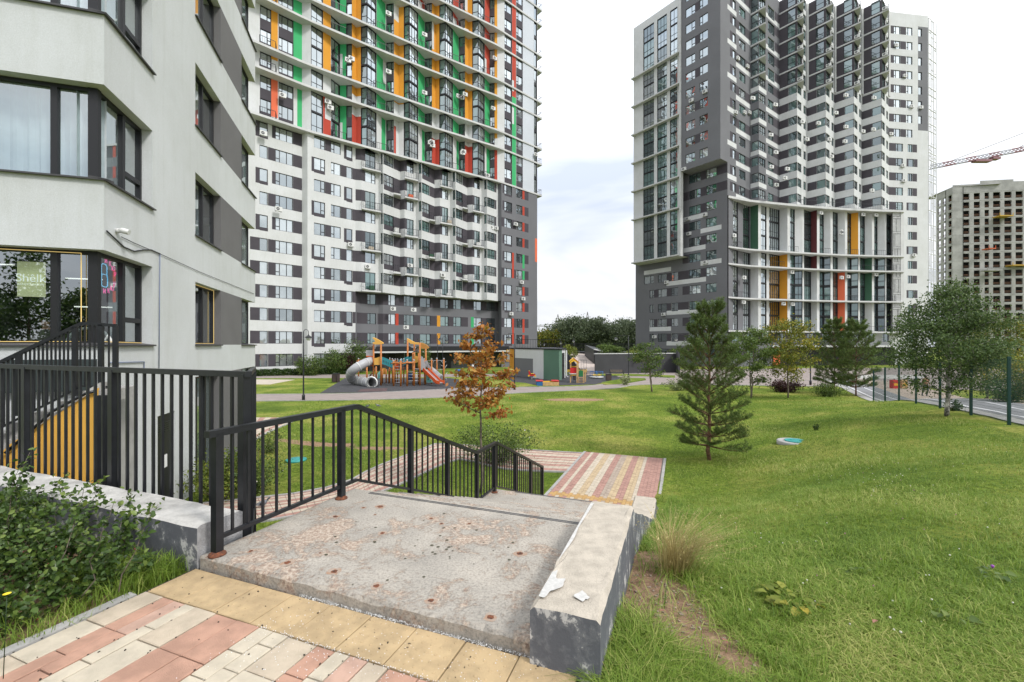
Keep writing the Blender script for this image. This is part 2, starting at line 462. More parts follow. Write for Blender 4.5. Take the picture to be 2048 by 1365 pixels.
# ------------------------------------------------------------------ sheets on the low level
M_ASPH = mat('path_asphalt', (.27, .225, .205), .92, (1.2, .10), (80, .5))
M_ROAD = mat('road_asphalt', (.20, .20, .205), .92, (1.2, .12), (80, .5))
M_RUB = mat('rubber_surface', (.045, .045, .05), .95, (2.5, .3), (60, .5))
M_RUBR = mat('rubber_surface_red', (.085, .05, .05), .95, (2.5, .3))
M_KERB = mat('kerb_concrete', (.34, .33, .31), .9, (3, .15), (50, .4))
M_SAND = mat('beige_slabs', (.46, .40, .32), .9, (2, .1))
def sheet(name, pix, z, m, kind='structure', parent=None, label=None):
    pts = [G(px, py, LOW) for px, py in pix]
    mb = MB(); mb.prism([(p[0], p[1]) for p in pts], LOW - .05, z, 0)
    o = mb.build(name, m, parent, kind)
    if label: o['label'] = label
    return o
def smooth_line(p, n=8):                      # Catmull-Rom through pixel control points
    o = []
    for i in range(len(p) - 1):
        a, b, c, d = p[max(i - 1, 0)], p[i], p[i + 1], p[min(i + 2, len(p) - 1)]
        for k in range(n):
            t = k / n
            o.append(tuple(.5 * ((2 * b[j]) + (-a[j] + c[j]) * t + (2 * a[j] - 5 * b[j] + 4 * c[j] - d[j]) * t * t + (-a[j] + 3 * b[j] - 3 * c[j] + d[j]) * t ** 3) for j in range(len(b))))
    return o + [p[-1]]
def gp(px, py): q = G(px, py, LOW); return (q[0], q[1])
# the asphalt walk that crosses the whole yard
near = smooth_line([gp(300, 806), gp(508, 803), gp(700, 801), gp(900, 795), gp(1050, 786), gp(1160, 781), gp(1230, 777), gp(1290, 770), (22, 43.5), (34, 42), (60, 44)])
far = smooth_line([gp(300, 792), gp(508, 790), gp(700, 788), gp(860, 781), gp(960, 776), gp(1150, 774), gp(1225, 767), gp(1290, 757), (26, 50.5), (38, 48), (60, 49.5)])
mb = MB(); mb.prism(near + far[::-1], LOW - .05, LOW + .012)
mb.build('asphalt_path', M_ASPH, None, 'structure')
mb = MB()
for ln, sg in ((near, -1), (far, 1)):
    for a, b in zip(ln, ln[1:]):
        a3 = (a[0], a[1] + sg * .05, LOW + .01); b3 = (b[0], b[1] + sg * .05, LOW + .01)
        mb.bar(a3, b3, .1, .09)
mb.build('path_kerb', M_KERB, None, 'structure')
sheet('playground_surface', [(640, 787), (655, 778), (690, 757), (900, 757), (960, 766), (958, 775), (880, 780), (760, 785)], LOW + .02, M_RUB)
sheet('rubber_strip', [(714, 784.5), (722, 779), (775, 777), (773, 783.5)], LOW + .026, M_RUBR)
sheet('toddler_playground_surface', [(1010, 752), (1030, 768), (1085, 772), (1190, 769.5), (1245, 757), (1230, 752), (1140, 750), (1085, 748)], LOW + .02, M_RUB)
sheet('tower_footpath', [(300, 757), (508, 757), (720, 756.5), (1010, 753), (1010, 748.5), (700, 749.5), (300, 752)], LOW + .014, M_ASPH)
sheet('beige_paved_area', [(440, 769), (540, 769.5), (590, 760), (440, 759)], LOW + .016, M_SAND)
sheet('far_paved_area', [(1136, 748), (1220, 756), (1330, 757), (1700, 770), (2400, 800), (2600, 742), (1700, 736), (1180, 741)], LOW + .006, M_ASPH)
sheet('lawn_island', [(1201, 769), (1212, 770.5), (1250, 768), (1292, 761), (1290, 758), (1268, 757.5), (1225, 762), (1205, 766)], LOW + .07, M_LAWN)
sheet('lawn_island', [(1186, 752), (1190, 748.5), (1260, 749), (1350, 752), (1350, 757), (1290, 753)], LOW + .05, M_LAWN)
sheet('lawn_island', [(955, 766), (1000, 763), (1050, 767.5), (1078, 773.5), (1020, 776), (955, 775.5)], LOW + .07, M_LAWN)

# ------------------------------------------------------------------ block paving of the lower paths
M_PINK = mat('block_pink', (.36, .205, .165), .9, (5, .16), (120, .3))
M_CREAM = mat('block_cream', (.48, .41, .32), .9, (5, .14), (120, .3))
M_SANDB = mat('block_sand', (.45, .34, .21), .9, (5, .14), (120, .3))
M_YEL = mat('block_yellow', (.42, .26, .10), .9, (5, .14), (120, .3))
M_TAUPE = mat('block_taupe', (.36, .29, .23), .9, (5, .14), (120, .3))
M_JOINT = mat('joint_sand', (.16, .14, .12), .95)
PAVM = [M_PINK, M_CREAM, M_SANDB, M_YEL, M_TAUPE]
LANE = [0, 0, 1, 0, 0, 1, 1, 2, 2, 1, 1, 0, 0, 4, 4, 2, 2, 0, 0, 2, 2, 1, 0, 0, 0, 0, 0]
def blocks(mb, quad, m, dz, gap=.006):
    c = [sum(p[k] for p in quad) / 4 for k in range(2)]
    q = []
    for p in quad:
        dx, dy = c[0] - p[0], c[1] - p[1]; L = math.hypot(dx, dy)
        q.append((p[0] + dx / L * gap, p[1] + dy / L * gap))
    mb.prism(q, LOW, LOW + dz, m, bot=False)
root = tag(MB().build('block_path', [M_JOINT]), kind='structure')
mb = MB(); p = [TW(8.4, .05)[:2], TW(8.4, 2.86)[:2], TW(14.05, 2.86)[:2], TW(14.05, .05)[:2]]
mb.prism(p, LOW - .05, LOW + .012)
root.data = mb.mesh('block_path', M_JOINT)
mb = MB(); pr = random.Random(3)
for i in range(27):
    w0 = .1 + i * .1
    off = .1 * (i % 2)
    for k in range(-1, 28):
        t0 = max(8.45, 8.45 + k * .2 + off); t1 = min(14.0, 8.45 + (k + 1) * .2 + off)
        if t1 - t0 < .03: continue
        m = LANE[i]
        if 9.0 < (t0 + t1) / 2 < 9.3: m = 3
        blocks(mb, [TW(t0, w0)[:2], TW(t0, w0 + .1)[:2], TW(t1, w0 + .1)[:2], TW(t1, w0)[:2]], m, .02 + pr.random() * .004)
mb.build('paving_blocks', PAVM, root, 'stuff')
mb = MB()
for w0 in (.02, 2.84):
    for k in range(6):
        mb.hexa([TW(8.45 + k * .93, w0, LOW), TW(8.45 + k * .93, w0 + .08, LOW), TW(9.36 + k * .93, w0 + .08, LOW), TW(9.36 + k * .93, w0, LOW),
                 TW(8.45 + k * .93, w0, LOW + .04), TW(8.45 + k * .93, w0 + .08, LOW + .04), TW(9.36 + k * .93, w0 + .08, LOW + .04), TW(9.36 + k * .93, w0, LOW + .04)])
mb.build('kerb', M_KERB, root)
def ribbon_path(name, A, B, lanes, step=.21):
    """block path between two edge curves; lanes run along it"""
    def resample(c, n):
        d = [0]
        for a, b in zip(c, c[1:]): d.append(d[-1] + math.dist(a, b))
        o = []
        for i in range(n + 1):
            s = d[-1] * i / n; k = 0
            while k < len(c) - 2 and d[k + 1] < s: k += 1
            f = (s - d[k]) / max(1e-6, d[k + 1] - d[k]); o.append((lerp(c[k][0], c[k + 1][0], f), lerp(c[k][1], c[k + 1][1], f)))
        return o
    L = sum(math.dist(a, b) for a, b in zip(A, A[1:])); n = int(L / step)
    a, b = resample(A, n), resample(B, n)
    base = MB()
    for i in range(n):
        base.prism([a[i], a[i + 1], b[i + 1], b[i]], LOW - .05, LOW + .010, bot=False)
    r_ = base.build(name, M_JOINT, None, 'structure')
    mb = MB(); K = len(lanes)
    for j in range(K):
        for i in range(n):
            if (i + j) % 2 and i + 1 < n: i2 = i + 1
            else: i2 = i + 1
            P = lambda ii, jj: (lerp(a[ii][0], b[ii][0], jj / K), lerp(a[ii][1], b[ii][1], jj / K))
            blocks(mb, [P(i, j), P(i, j + 1), P(i2, j + 1), P(i2, j)], lanes[j], .018 + pr.random() * .004)
    mb.build('paving_blocks', PAVM, r_, 'stuff')
    mb = MB()
    for c in (a, b):
        for i in range(0, n - 1, 4):
            q = c[min(i + 4, n)]
            mb.bar((c[i][0], c[i][1], LOW + .015), (q[0], q[1], LOW + .015), .07, .06)
    mb.build('kerb', M_KERB, r_)
    return r_
fa = smooth_line([(TW(13.75, .03)[0], TW(13.75, .03)[1]), gp(1065, 902), gp(948, 893), gp(872, 889), gp(840, 902), gp(751, 936), gp(695, 965), gp(610, 986), gp(502, 999), gp(380, 1012)], 6)
ne = smooth_line([(TW(11.2, .03)[0], TW(11.2, .03)[1]), gp(1082, 944), gp(1000, 938), gp(925, 920), gp(885, 930), gp(818, 962), gp(766, 984), gp(690, 1012), gp(558, 1040), gp(420, 1056)], 6)
ribbon_path('curved_block_path', fa, ne, [0, 1, 0, 1, 1, 0, 0, 1, 0, 1, 1, 0, 1, 0, 0, 1, 1, 0, 0, 0])
ribbon_path('side_block_path', smooth_line([gp(600, 836), gp(578, 848), gp(545, 862), gp(512, 880), gp(480, 902)], 6),
            smooth_line([gp(440, 836), gp(440, 848), gp(430, 862), gp(415, 880), gp(400, 902)], 6), [1, 0, 1, 1, 0, 1, 0, 1, 1, 0, 1, 1, 0, 1])

# ------------------------------------------------------------------ upper pavement in the foreground: every slab is a part
M_TP = mat('slab_pink', (.44, .255, .180), .9, (7, .18), (220, .5))
M_TP2 = mat('slab_pink_worn', (.48, .31, .235), .9, (7, .18), (220, .5))
M_TC = mat('slab_cream', (.52, .455, .35), .9, (7, .14), (220, .5))
M_TC2 = mat('slab_cream_warm', (.48, .40, .30), .9, (7, .16), (220, .5))
M_TY = mat('slab_tactile', (.46, .335, .185), .9, (7, .18), (220, .5))
M_BED = mat('bedding_dark', (.035, .03, .026), .98, (20, .4))
pv = MB(); pv.prism([TW(-9, -.06)[:2], TW(-9, 9)[:2], TW(-1.95, 9)[:2], TW(-1.95, 3.1)[:2], TW(0.02, 3.1)[:2], TW(.02, -.06)[:2]], -.4, -.105)
pave = pv.build('upper_pavement', M_BED, None, 'structure')
tile_cache = {}
def tile(t0, t1, w0, w1, m, name, dz=0.0, studs=False):
    g = .0035
    L, W = round(t1 - t0 - 2 * g, 3), round(w1 - w0 - 2 * g, 3)
    key = (L, W, m.name, studs)
    if key not in tile_cache:
        b = MB(); c = .005
        lo = [(-W / 2, -L / 2), (W / 2, -L / 2), (W / 2, L / 2), (-W / 2, L / 2)]
        for i in range(4):
            p, q = lo[i], lo[(i + 1) % 4]
            pi = (p[0] * (1 - 2 * c / W), p[1] * (1 - 2 * c / L)); qi = (q[0] * (1 - 2 * c / W), q[1] * (1 - 2 * c / L))
            b.face([(p[0], p[1], -.05), (q[0], q[1], -.05), (q[0], q[1], -.004), (p[0], p[1], -.004)])
            b.face([(p[0], p[1], -.004), (q[0], q[1], -.004), (qi[0], qi[1], 0), (pi[0], pi[1], 0)])
        b.face([(p[0] * (1 - 2 * c / W), p[1] * (1 - 2 * c / L), 0) for p in lo])
        if studs:
            for i in range(5):
                for k in range(5):
                    x, y = (-.5 + (i + .5) / 5) * W * .92, (-.5 + (k + .5) / 5) * L * .92
                    b.lathe((x, y, -.001), [(.011, 0), (.008, .0028), (.002, .0038)], 6)
        tile_cache[key] = b.mesh(name, m)
    x, y, _ = TW((t0 + t1) / 2, (w0 + w1) / 2)
    tr = random.Random(int(t0 * 1000) * 7919 + int(w0 * 1000))
    return link(name, tile_cache[key], pave, (x, y, -.085 + dz + tr.uniform(-.0025, .0025)), (tr.uniform(-.006, .006), tr.uniform(-.006, .006), -TH + tr.uniform(-.004, .004)))
for k in range(9):
    w0 = -.02 + k * .325
    tile(-.345, -.015, w0, w0 + .325, M_TY, 'tactile_slab', studs=True)
tr = random.Random(11)
STR = [(-.02, .165, 'c', [.185]), (.165, .385, 'p', [.11, .11]), (.385, .675, 'c', [.1, .19]), (.675, 1.047, 'p', [.186, .186]),
       (1.047, 1.49, 'c', [.115, .115, .213]), (1.49, 1.62, 'p', [.13]), (1.62, 1.72, 'c', [.10]), (1.72, 1.84, 'p', [.12]),
       (1.84, 1.97, 'c', [.13]), (1.97, 2.34, 'p', [.185, .185]), (2.34, 2.7, 'c', [.18, .18]), (2.7, 3.06, 'p', [.18, .18])]
for w0, w1, c, rows in STR:
    w_ = w0
    for rw in rows:
        t = -.348
        lens = {True: [.22, .33, .28] if c == 'c' else [.33, .44], False: [.11, .15, .20] if w_ > .9 else [.16, .24, .3]}[rw > .15]
        while t > -1.9:
            L = tr.choice(lens) if c == 'c' or rw > .15 else tr.choice([.33, .22])
            m = {'c': [M_TC, M_TC, M_TC2], 'p': [M_TP, M_TP, M_TP2]}[c]
            tile(t - L, t, w_, w_ + rw, tr.choice(m), 'paving_slab')
            t -= L
        w_ += rw
mb = MB()
for k in range(3):
    a, b = -.40 - k * .8, -1.19 - k * .8
    mb.hexa([TW(b, -.10, -.14), TW(b, -.03, -.14), TW(a, -.03, -.14), TW(a, -.10, -.14), TW(b, -.10, -.078), TW(b, -.03, -.08), TW(a, -.03, -.083), TW(a, -.10, -.08)])
mb.build('kerb', M_KERB, pave)
deb = MB(); dr2 = random.Random(17)
for i in range(260):
    t, w_ = dr2.uniform(-1.7, -.02), dr2.uniform(-.02, 2.7)
    if i % 3: w_ = dr2.choice([s_[0] for s_ in STR]) + dr2.gauss(0, .006)
    x, y, _ = TW(t, w_); s = dr2.uniform(.0015, .0045); deb.cbox((x, y, -.086), s * 2.4, s * 1.4, s * .8 + .002, dr2.random() * 3)
tag(deb.build('debris', mat('debris_dark', (.03, .022, .015), .9)), kind='stuff')
# white ice-melt grit and dirt along the joints
gr = random.Random(5); mb = MB()
for i in range(1500):
    w_ = gr.uniform(1.0, 2.75)
    t = -.008 + gr.gauss(0, .010) if gr.random() < .6 else gr.choice([-.345, -.35 - gr.random() * .5])+ gr.gauss(0, .008)
    if gr.random() < .2: t = gr.uniform(-.6, -.02)
    x, y, _ = TW(t, w_); s = gr.uniform(.0010, .0022)
    mb.cbox((x, y, -.086), s * 2, s * 1.6, s * 1.2 + .001, gr.random() * 3)
tag(mb.build('grit', mat('grit_white', (.75, .75, .74), .7)), kind='stuff')
# ------------------------------------------------------------------ concrete stair with its landings
def concrete_mat():
    m = bpy.data.materials.new('worn_concrete'); m.use_nodes = True
    n = m.node_tree; b = n.nodes['Principled BSDF']; b.inputs['Roughness'].default_value = .82
    g = n.nodes.new('ShaderNodeNewGeometry')
    def nz(s, d=6, r=.6, dist=0):
        t = n.nodes.new('ShaderNodeTexNoise'); t.inputs['Scale'].default_value = s; t.inputs['Detail'].default_value = d; t.inputs['Roughness'].default_value = r; t.inputs['Distortion'].default_value = dist
        n.links.new(g.outputs['Position'], t.inputs['Vector']); return t
    def ramp(src, stops):
        r_ = n.nodes.new('ShaderNodeValToRGB'); e = r_.color_ramp.elements
        e[0].position, e[0].color = stops[0][0], (*stops[0][1], 1); e[1].position, e[1].color = stops[-1][0], (*stops[-1][1], 1)
        for p, c in stops[1:-1]: k = e.new(p); k.color = (*c, 1)
        n.links.new(src, r_.inputs[0]); return r_
    def mix(f, a, b_, bt='MIX'):
        x = n.nodes.new('ShaderNodeMixRGB'); x.blend_type = bt
        if isinstance(f, float): x.inputs[0].default_value = f
        else: n.links.new(f, x.inputs[0])
        n.links.new(a, x.inputs[1]); n.links.new(b_, x.inputs[2]); return x
    base = ramp(nz(2.2).outputs['Fac'], [(.3, (.285, .262, .228)), (.5, (.345, .315, .272)), (.7, (.405, .365, .312))])
    agg = ramp(nz(34, 5, .7).outputs['Fac'], [(.40, (.27, .19, .145)), (.5, (.375, .295, .23)), (.58, (.47, .395, .32))])
    msk_a = nz(3.4, 10, .80, .5); msk_b = nz(1.0, 2, .5)
    ml = n.nodes.new('ShaderNodeMath'); ml.operation = 'ADD'; n.links.new(msk_a.outputs['Fac'], ml.inputs[0])
    m2 = n.nodes.new('ShaderNodeMath'); m2.operation = 'MULTIPLY_ADD'; m2.inputs[1].default_value = .55; m2.inputs[2].default_value = -.275
    n.links.new(msk_b.outputs['Fac'], m2.inputs[0]); n.links.new(m2.outputs[0], ml.inputs[1])
    k = ramp(ml.outputs[0], [(.51, (0, 0, 0)), (.575, (1, 1, 1))])
    c1 = mix(k.outputs[0], base.outputs[0], agg.outputs[0])
    fine = ramp(nz(55, 5, .75).outputs['Fac'], [(.30, (.50, .50, .50)), (.5, (1, 1, 1)), (.72, (1.25, 1.23, 1.18))])
    c2 = mix(1.0, c1.outputs[0], fine.outputs[0], 'MULTIPLY')
    n.links.new(c2.outputs[0], b.inputs['Base Color'])
    bp = n.nodes.new('ShaderNodeBump'); bp.inputs['Strength'].default_value = .55; bp.inputs['Distance'].default_value = .012
    hh = n.nodes.new('ShaderNodeMath'); hh.operation = 'SUBTRACT'; n.links.new(nz(40, 6, .7).outputs['Fac'], hh.inputs[0]); n.links.new(k.outputs[0], hh.inputs[1])
    n.links.new(hh.outputs[0], bp.inputs['Height']); n.links.new(bp.outputs[0], b.inputs['Normal'])
    return m
M_CONC = concrete_mat()
M_GROOVE = mat('groove_strip', (.02, .025, .032), .5)
M_RUST = mat('rust', (.20, .065, .025), .9, (45, .5, (.07, .03, .02)))
M_RUSTS = mat('rust_stain', (.32, .20, .13), .9, (30, .5, (.34, .285, .235)))
WID = 2.65
stair = empty('stairs', TW(0, 0, 0), 0, 'wide weathered concrete stair with two landings going down to the striped path', 'stairs')
def slab_part(name, t0, t1, z0, z1, w0=0.0, w1=WID, rag=False):
    mb = MB(); r_ = random.Random(4)
    if rag:            # broken front edge
        n = 44; tops, mids = [], []
        for i in range(n + 1):
            w_ = lerp(w0, w1, i / n)
            d = abs(r_.gauss(0, .008)) * (1.6 if w_ > .5 else .3); dz = abs(r_.gauss(0, .006)) * (1.4 if w_ > .5 else .3)
            tops.append((TW(t0 + .012 + d, w_, z1), TW(t0 + d * .35, w_, z1 - .014 - dz), TW(t0 + r_.uniform(0, .008), w_, z0)))
        for i in range(n):
            a, b = tops[i], tops[i + 1]
            mb.face([a[2], b[2], b[1], a[1]]); mb.face([a[1], b[1], b[0], a[0]])
        mb.face([tops[i][0] for i in range(n + 1)] + [TW(t1, w1, z1), TW(t1, w0, z1)])
        mb.face([TW(t1, w1, z0), TW(t1, w0, z0), TW(t1, w0, z1), TW(t1, w1, z1)])
        mb.face([TW(t1, w0, z0), TW(t0, w0, z0), TW(t0, w0, z1), TW(t1, w0, z1)])
    else:
        mb.hexa([TW(t0, w0, z0), TW(t0, w1, z0), TW(t1, w1, z0), TW(t1, w0, z0), TW(t0, w0, z1), TW(t0, w1, z1), TW(t1, w1, z1), TW(t1, w0, z1)])
    return mb.build(name, M_CONC, stair)
T1 = 1.68
land1 = slab_part('landing', 0, T1, -.13, 0, rag=True)
mb = MB(); mb.hexa([TW(.03, .01, LOW - .1), TW(.03, WID, LOW - .1), TW(T1 - .05, WID, LOW - .1), TW(T1 - .05, .01, LOW - .1), TW(.03, .01, -.132), TW(.03, WID, -.132), TW(T1 - .05, WID, -.132), TW(T1 - .05, .01, -.132)])
mb.build('stair_base', M_CONC, stair)
TR = .424
for k in range(1, 8):
    t0 = T1 + (k - 1) * TR
    slab_part('step', t0 - .03, t0 + TR, -.15 * (k + 1) - .9, -.15 * k - .003 * (k == 7))
T2 = T1 + 7 * TR
slab_part('landing', T2 - .02, T2 + .95, LOW, -1.2)
for k in range(1, 8):
    t0 = T2 + .95 + (k - 1) * .42
    slab_part('step', t0 - .03, t0 + .42, max(LOW - .05, -1.2 - .15 * (k + 1) - .9), -1.2 - .15 * k)
# groove strips at the nosings
for t_, z_, wa in ((T1 - .075, 0, .25), (T2 + .90, -1.2, .45)):
    mb = MB()
    for d in (0, .028):
        mb.hexa([TW(t_ + d, wa, z_ - .003), TW(t_ + d, WID - .03, z_ - .003), TW(t_ + d + .014, WID - .03, z_ - .003), TW(t_ + d + .014, wa, z_ - .003),
                 TW(t_ + d, wa, z_ + .002), TW(t_ + d, WID - .03, z_ + .002), TW(t_ + d + .014, WID - .03, z_ + .002), TW(t_ + d + .014, wa, z_ + .002)])
    mb.build('groove_strip', M_GROOVE, stair)
# rust stains where old posts stood, each a thin irregular patch with its bolt hole
sr = random.Random(21)
for px, py, r_ in ((671, 1034, .05), (760, 1014, .06), (727, 1016, .03), (668, 1144, .05), (575, 1126, .05), (502, 1103, .035), (883, 1048, .03), (939, 1048, .03), (862, 1038, .035),
                   (1040, 1108, .055), (753, 1173, .045), (862, 1202, .04), (981, 1235, .045), (765, 1067, .04), (750, 1030, .02), (640, 1107, .02)):
    c = G(px, py, 0.0); mb = MB(); n = 14
    rs = [r_ * sr.uniform(.7, 1.15) for _ in range(n)]
    mb.face([(c[0] + rs[i] * math.cos(i * 2 * math.pi / n), c[1] + rs[i] * math.sin(i * 2 * math.pi / n), .0015) for i in range(n)], 0)
    r2 = r_ * .5
    rs2 = [r2 * sr.uniform(.75, 1.1) for _ in range(n)]
    mb.face([(c[0] + rs2[i] * math.cos(i * 2 * math.pi / n), c[1] + rs2[i] * math.sin(i * 2 * math.pi / n), .003) for i in range(n)], 1)
    if px in (1040, 668, 671): mb.face([(c[0] + r2 * .4 * math.cos(i * 2 * math.pi / n), c[1] + r2 * .35 * math.sin(i * 2 * math.pi / n), .0045) for i in range(n)], 2)
    mb.build('rust_stain', [M_RUSTS, M_RUST, M_BED], stair)
mb = MB()
for i in range(42):
    px, py = sr.gauss(930, 60), sr.gauss(1080, 28)
    if i > 26: px, py = sr.uniform(640, 1000), sr.uniform(1040, 1180)
    c = G(px, py, 0.0); r_ = sr.uniform(.006, .016)
    mb.face([(c[0] + r_ * math.cos(k), c[1] + r_ * math.sin(k), .002) for k in range(7)])
tag(mb.build('drip_spots', mat('drip_dark', (.06, .055, .03), .6), stair), kind='stuff')

# ------------------------------------------------------------------ parapet walls
def parapet_mat():
    m = bpy.data.materials.new('parapet_paint'); m.use_nodes = True
    n = m.node_tree; b = n.nodes['Principled BSDF']; b.inputs['Roughness'].default_value = .9
    g = n.nodes.new('ShaderNodeNewGeometry')
    t = n.nodes.new('ShaderNodeTexNoise'); t.inputs['Scale'].default_value = 7; t.inputs['Detail'].default_value = 8; t.inputs['Roughness'].default_value = .7
    mp_ = n.nodes.new('ShaderNodeMapping'); mp_.inputs['Scale'].default_value = (1.0, 1.0, .8)
    n.links.new(g.outputs['Position'], mp_.inputs[0]); n.links.new(mp_.outputs[0], t.inputs['Vector'])
    r_ = n.nodes.new('ShaderNodeValToRGB'); e = r_.color_ramp.elements
    e[0].position = .47; e[0].color = (.10, .105, .118, 1); e[1].position = .60; e[1].color = (.50, .49, .47, 1)
    k = e.new(.56); k.color = (.15, .155, .165, 1)
    n.links.new(t.outputs['Fac'], r_.inputs[0]); n.links.new(r_.outputs[0], b.inputs['Base Color'])
    bp = n.nodes.new('ShaderNodeBump'); bp.inputs['Strength'].default_value = .7; bp.inputs['Distance'].default_value = .01
    n.links.new(t.outputs['Fac'], bp.inputs['Height']); n.links.new(bp.outputs[0], b.inputs['Normal'])
    return m
M_PAR = parapet_mat()
M_PARTOP = mat('parapet_top', (.44, .39, .32), .92, (9, .16), (90, .5))
M_PARTOPG = mat('parapet_top_grey', (.46, .445, .415), .92, (4, .3), (60, .5))
M_PATCH = mat('white_paint', (.50, .49, .465), .8, (30, .15))
M_PARG = mat('parapet_side_grey', (.33, .33, .335), .92, (14, .22), (90, .6))
def block_wall(name, t0, t1, w0, w1, z0, za, zb, mside, mtop, parent, n=16, end_mat=None, along='t', seed=1):
    """wall with slightly worn, chipped arrises; za/zb = top height at its two ends"""
    r_ = random.Random(seed); mb = MB(); c = .018
    rings = []
    for i in range(n + 1):
        f = i / n; zt = lerp(za, zb, f)
        j = lambda s=.006: r_.gauss(0, s)
        if along == 't':
            t = lerp(t0, t1, f); P = lambda a, z: TW(t, a, z)
            lo, hi = w0, w1
        else:
            wv_ = lerp(w0, w1, f); P = lambda a, z: TW(a, wv_, z)
            lo, hi = t0, t1
        rings.append([P(lo + j(.003), z0), P(lo + j(.002), zt - c + j(.004)), P(lo + c + abs(j()), zt + j(.003)), P(lo + .05, zt + j(.0025)), P((lo + hi) / 2, zt + j(.003)), P(hi - .05, zt + j(.0025)), P(hi - c - abs(j(.009)), zt + j(.003)), P(hi + j(.002), zt - c + j(.006)), P(hi + j(.003), z0)])
    for a, b in zip(rings, rings[1:]):
        for k in range(8):
            f_ = [a[k], b[k], b[k + 1], a[k + 1]]
            mb.face(f_ if along != 't' else f_, 0 if k in (0, 7) else 1, smooth=False)
    mb.face(rings[0], 2); mb.face(rings[-1][::-1], 2)
    o = mb.build(name, [mside, mtop, end_mat or mside], parent)
    return o
pr_ = empty('parapet_wall', TW(0, WID, -.1), 0, 'low concrete parapet with chipped grey and white paint on the right of the stair', 'wall')
block_wall('wall_block', -.06, 1.62, WID, WID + .37, -.5, .22, .22, M_PAR, M_PARTOP, pr_, 18, seed=3)
block_wall('wall_block', 1.625, T2 + .0, WID + .01, WID + .36, -2.0, .19, -1.0, M_PAR, M_PARTOP, pr_, 14, seed=4)
block_wall('wall_block', T2 + .005, T2 + .93, WID, WID + .36, -2.3, -1.0, -1.0, M_PAR, M_PARTOP, pr_, 8, seed=5)
block_wall('wall_block', T2 + .935, T2 + 3.9, WID + .01, WID + .3, -2.6, -1.03, -2.25, M_PAR, M_PARTOP, pr_, 12, seed=6)
# peeled paint patches
def patch(pts, parent, m=M_PATCH, dz=.009, seed=0, jit=.004):
    r_ = random.Random(seed); mb = MB()
    c = [sum(p[k] for p in pts) / len(pts) for k in range(3)]
    ring = []
    for i in range(len(pts)):
        a, b = pts[i], pts[(i + 1) % len(pts)]
        for k in range(4):
            f = k / 4; ring.append([lerp(a[q], b[q], f) + (r_.gauss(0, jit) if q < 2 else 0) for q in range(3)])
    mb.face([(p[0], p[1], p[2] + dz) for p in ring])
    return mb.build('paint_patch', m, parent)
patch([TW(.03, WID + .02, .22), TW(.03, WID + .055, .22), TW(.10, WID + .07, .22), TW(.17, WID + .12, .22), TW(.26, WID + .115, .22), TW(.24, WID + .06, .22), TW(.34, WID + .045, .22), TW(.30, WID + .02, .22)], pr_, seed=1, jit=.002)
patch([TW(.10, WID + .19, .22), TW(.07, WID + .26, .22), TW(.12, WID + .28, .22), TW(.17, WID + .24, .22)], pr_, seed=2)
patch([TW(.42, WID + .018, .22), TW(.8, WID + .040, .22), TW(1.0, WID + .030, .22), TW(1.55, WID + .045, .22), TW(1.56, WID + .018, .22), TW(1.0, WID + .014, .22)], pr_, seed=3, jit=.001)
lw = empty('retaining_wall', TW(0, -.5, -.1), 0, 'pale topped concrete retaining wall running left behind the leafy shrub', 'wall')
block_wall('wall_block', .0, .37, -11, -.03, LOW - .1, .19, .22, M_PAR, M_PARTOPG, lw, 60, M_PARG, along='w', seed=8)

# ------------------------------------------------------------------ railings
unit_bal = {}
def bal_mesh(wd, m):
    k = (wd, m.name)
    if k not in unit_bal:
        b = MB(); b.box(-wd / 2, -wd / 2, 0, wd / 2, wd / 2, 1); unit_bal[k] = b.mesh('baluster', m)
    return unit_bal[k]
def railing(root, top, bot, posts, n_bal, rz, hr=(.06, .05), bw=.018, post_w=.06, tag_base=True, balname='baluster'):
    """top, bot = polylines of the same length; posts = [(segment, fraction, foot z)]; n_bal per segment"""
    o = base_of(root)
    mb = MB()
    for a, b in zip(top, top[1:]): mb.bar(a, b, hr[0], hr[1])
    mb.build('handrail', M_IRON, root)
    mb = MB()
    for a, b in zip(bot, bot[1:]): mb.bar(a, b, .035, .03)
    mb.build('bottom_rail', M_IRON, root)
    L3 = lambda a, b, f: tuple(lerp(a[k], b[k], f) for k in range(3))
    for s, f, zf in posts:
        t_ = L3(top[s], top[s + 1], f)
        link('post', bal_mesh(post_w, M_IRON), root, (t_[0] - o.x, t_[1] - o.y, zf - o.z), (0, 0, rz), (1, 1, t_[2] - zf))
        if tag_base:
            mb = MB(); mb.lathe((t_[0], t_[1], zf), [(.062, 0), (.060, .012), (.045, .018), (.042, .03)], 14)
            mb.build('post_foot', M_RUST, root)
    for s, nb in enumerate(n_bal):
        for i in range(nb):
            f = (i + .5) / nb
            t_ = L3(top[s], top[s + 1], f); b_ = L3(bot[s], bot[s + 1], f)
            if any(ps == s and abs(pf - f) * math.dist(top[s], top[s + 1]) < .05 for ps, pf, _ in posts): continue
            link(balname, bal_mesh(bw, M_IRON), root, (t_[0] - o.x, t_[1] - o.y, b_[2] - o.z), (0, 0, rz), (1, 1, t_[2] - b_[2]))
RH = .93
wl = .10
A0 = TW(.06, wl, 0)
def rp(t, z): return TW(t, wl, z)
top = [rp(-.02, RH), rp(1.60, RH), rp(T2 - .02, -1.2 + RH), rp(T2 + .82, -1.2 + RH), rp(T2 + 3.85, LOW + RH - .05)]
bot = [rp(.10, .13), rp(1.60, .13), rp(T2 - .02, -1.2 + .1), rp(T2 + .82, -1.2 + .1), rp(T2 + 3.85, LOW + .1)]
sr_ = empty('railing', TW(0, wl, 0), 0, 'black iron railing with rusty post feet down the left side of the stair', 'railing')
zt = lambda t: -.15 * max(0, math.floor((t - T1) / TR) + 1)
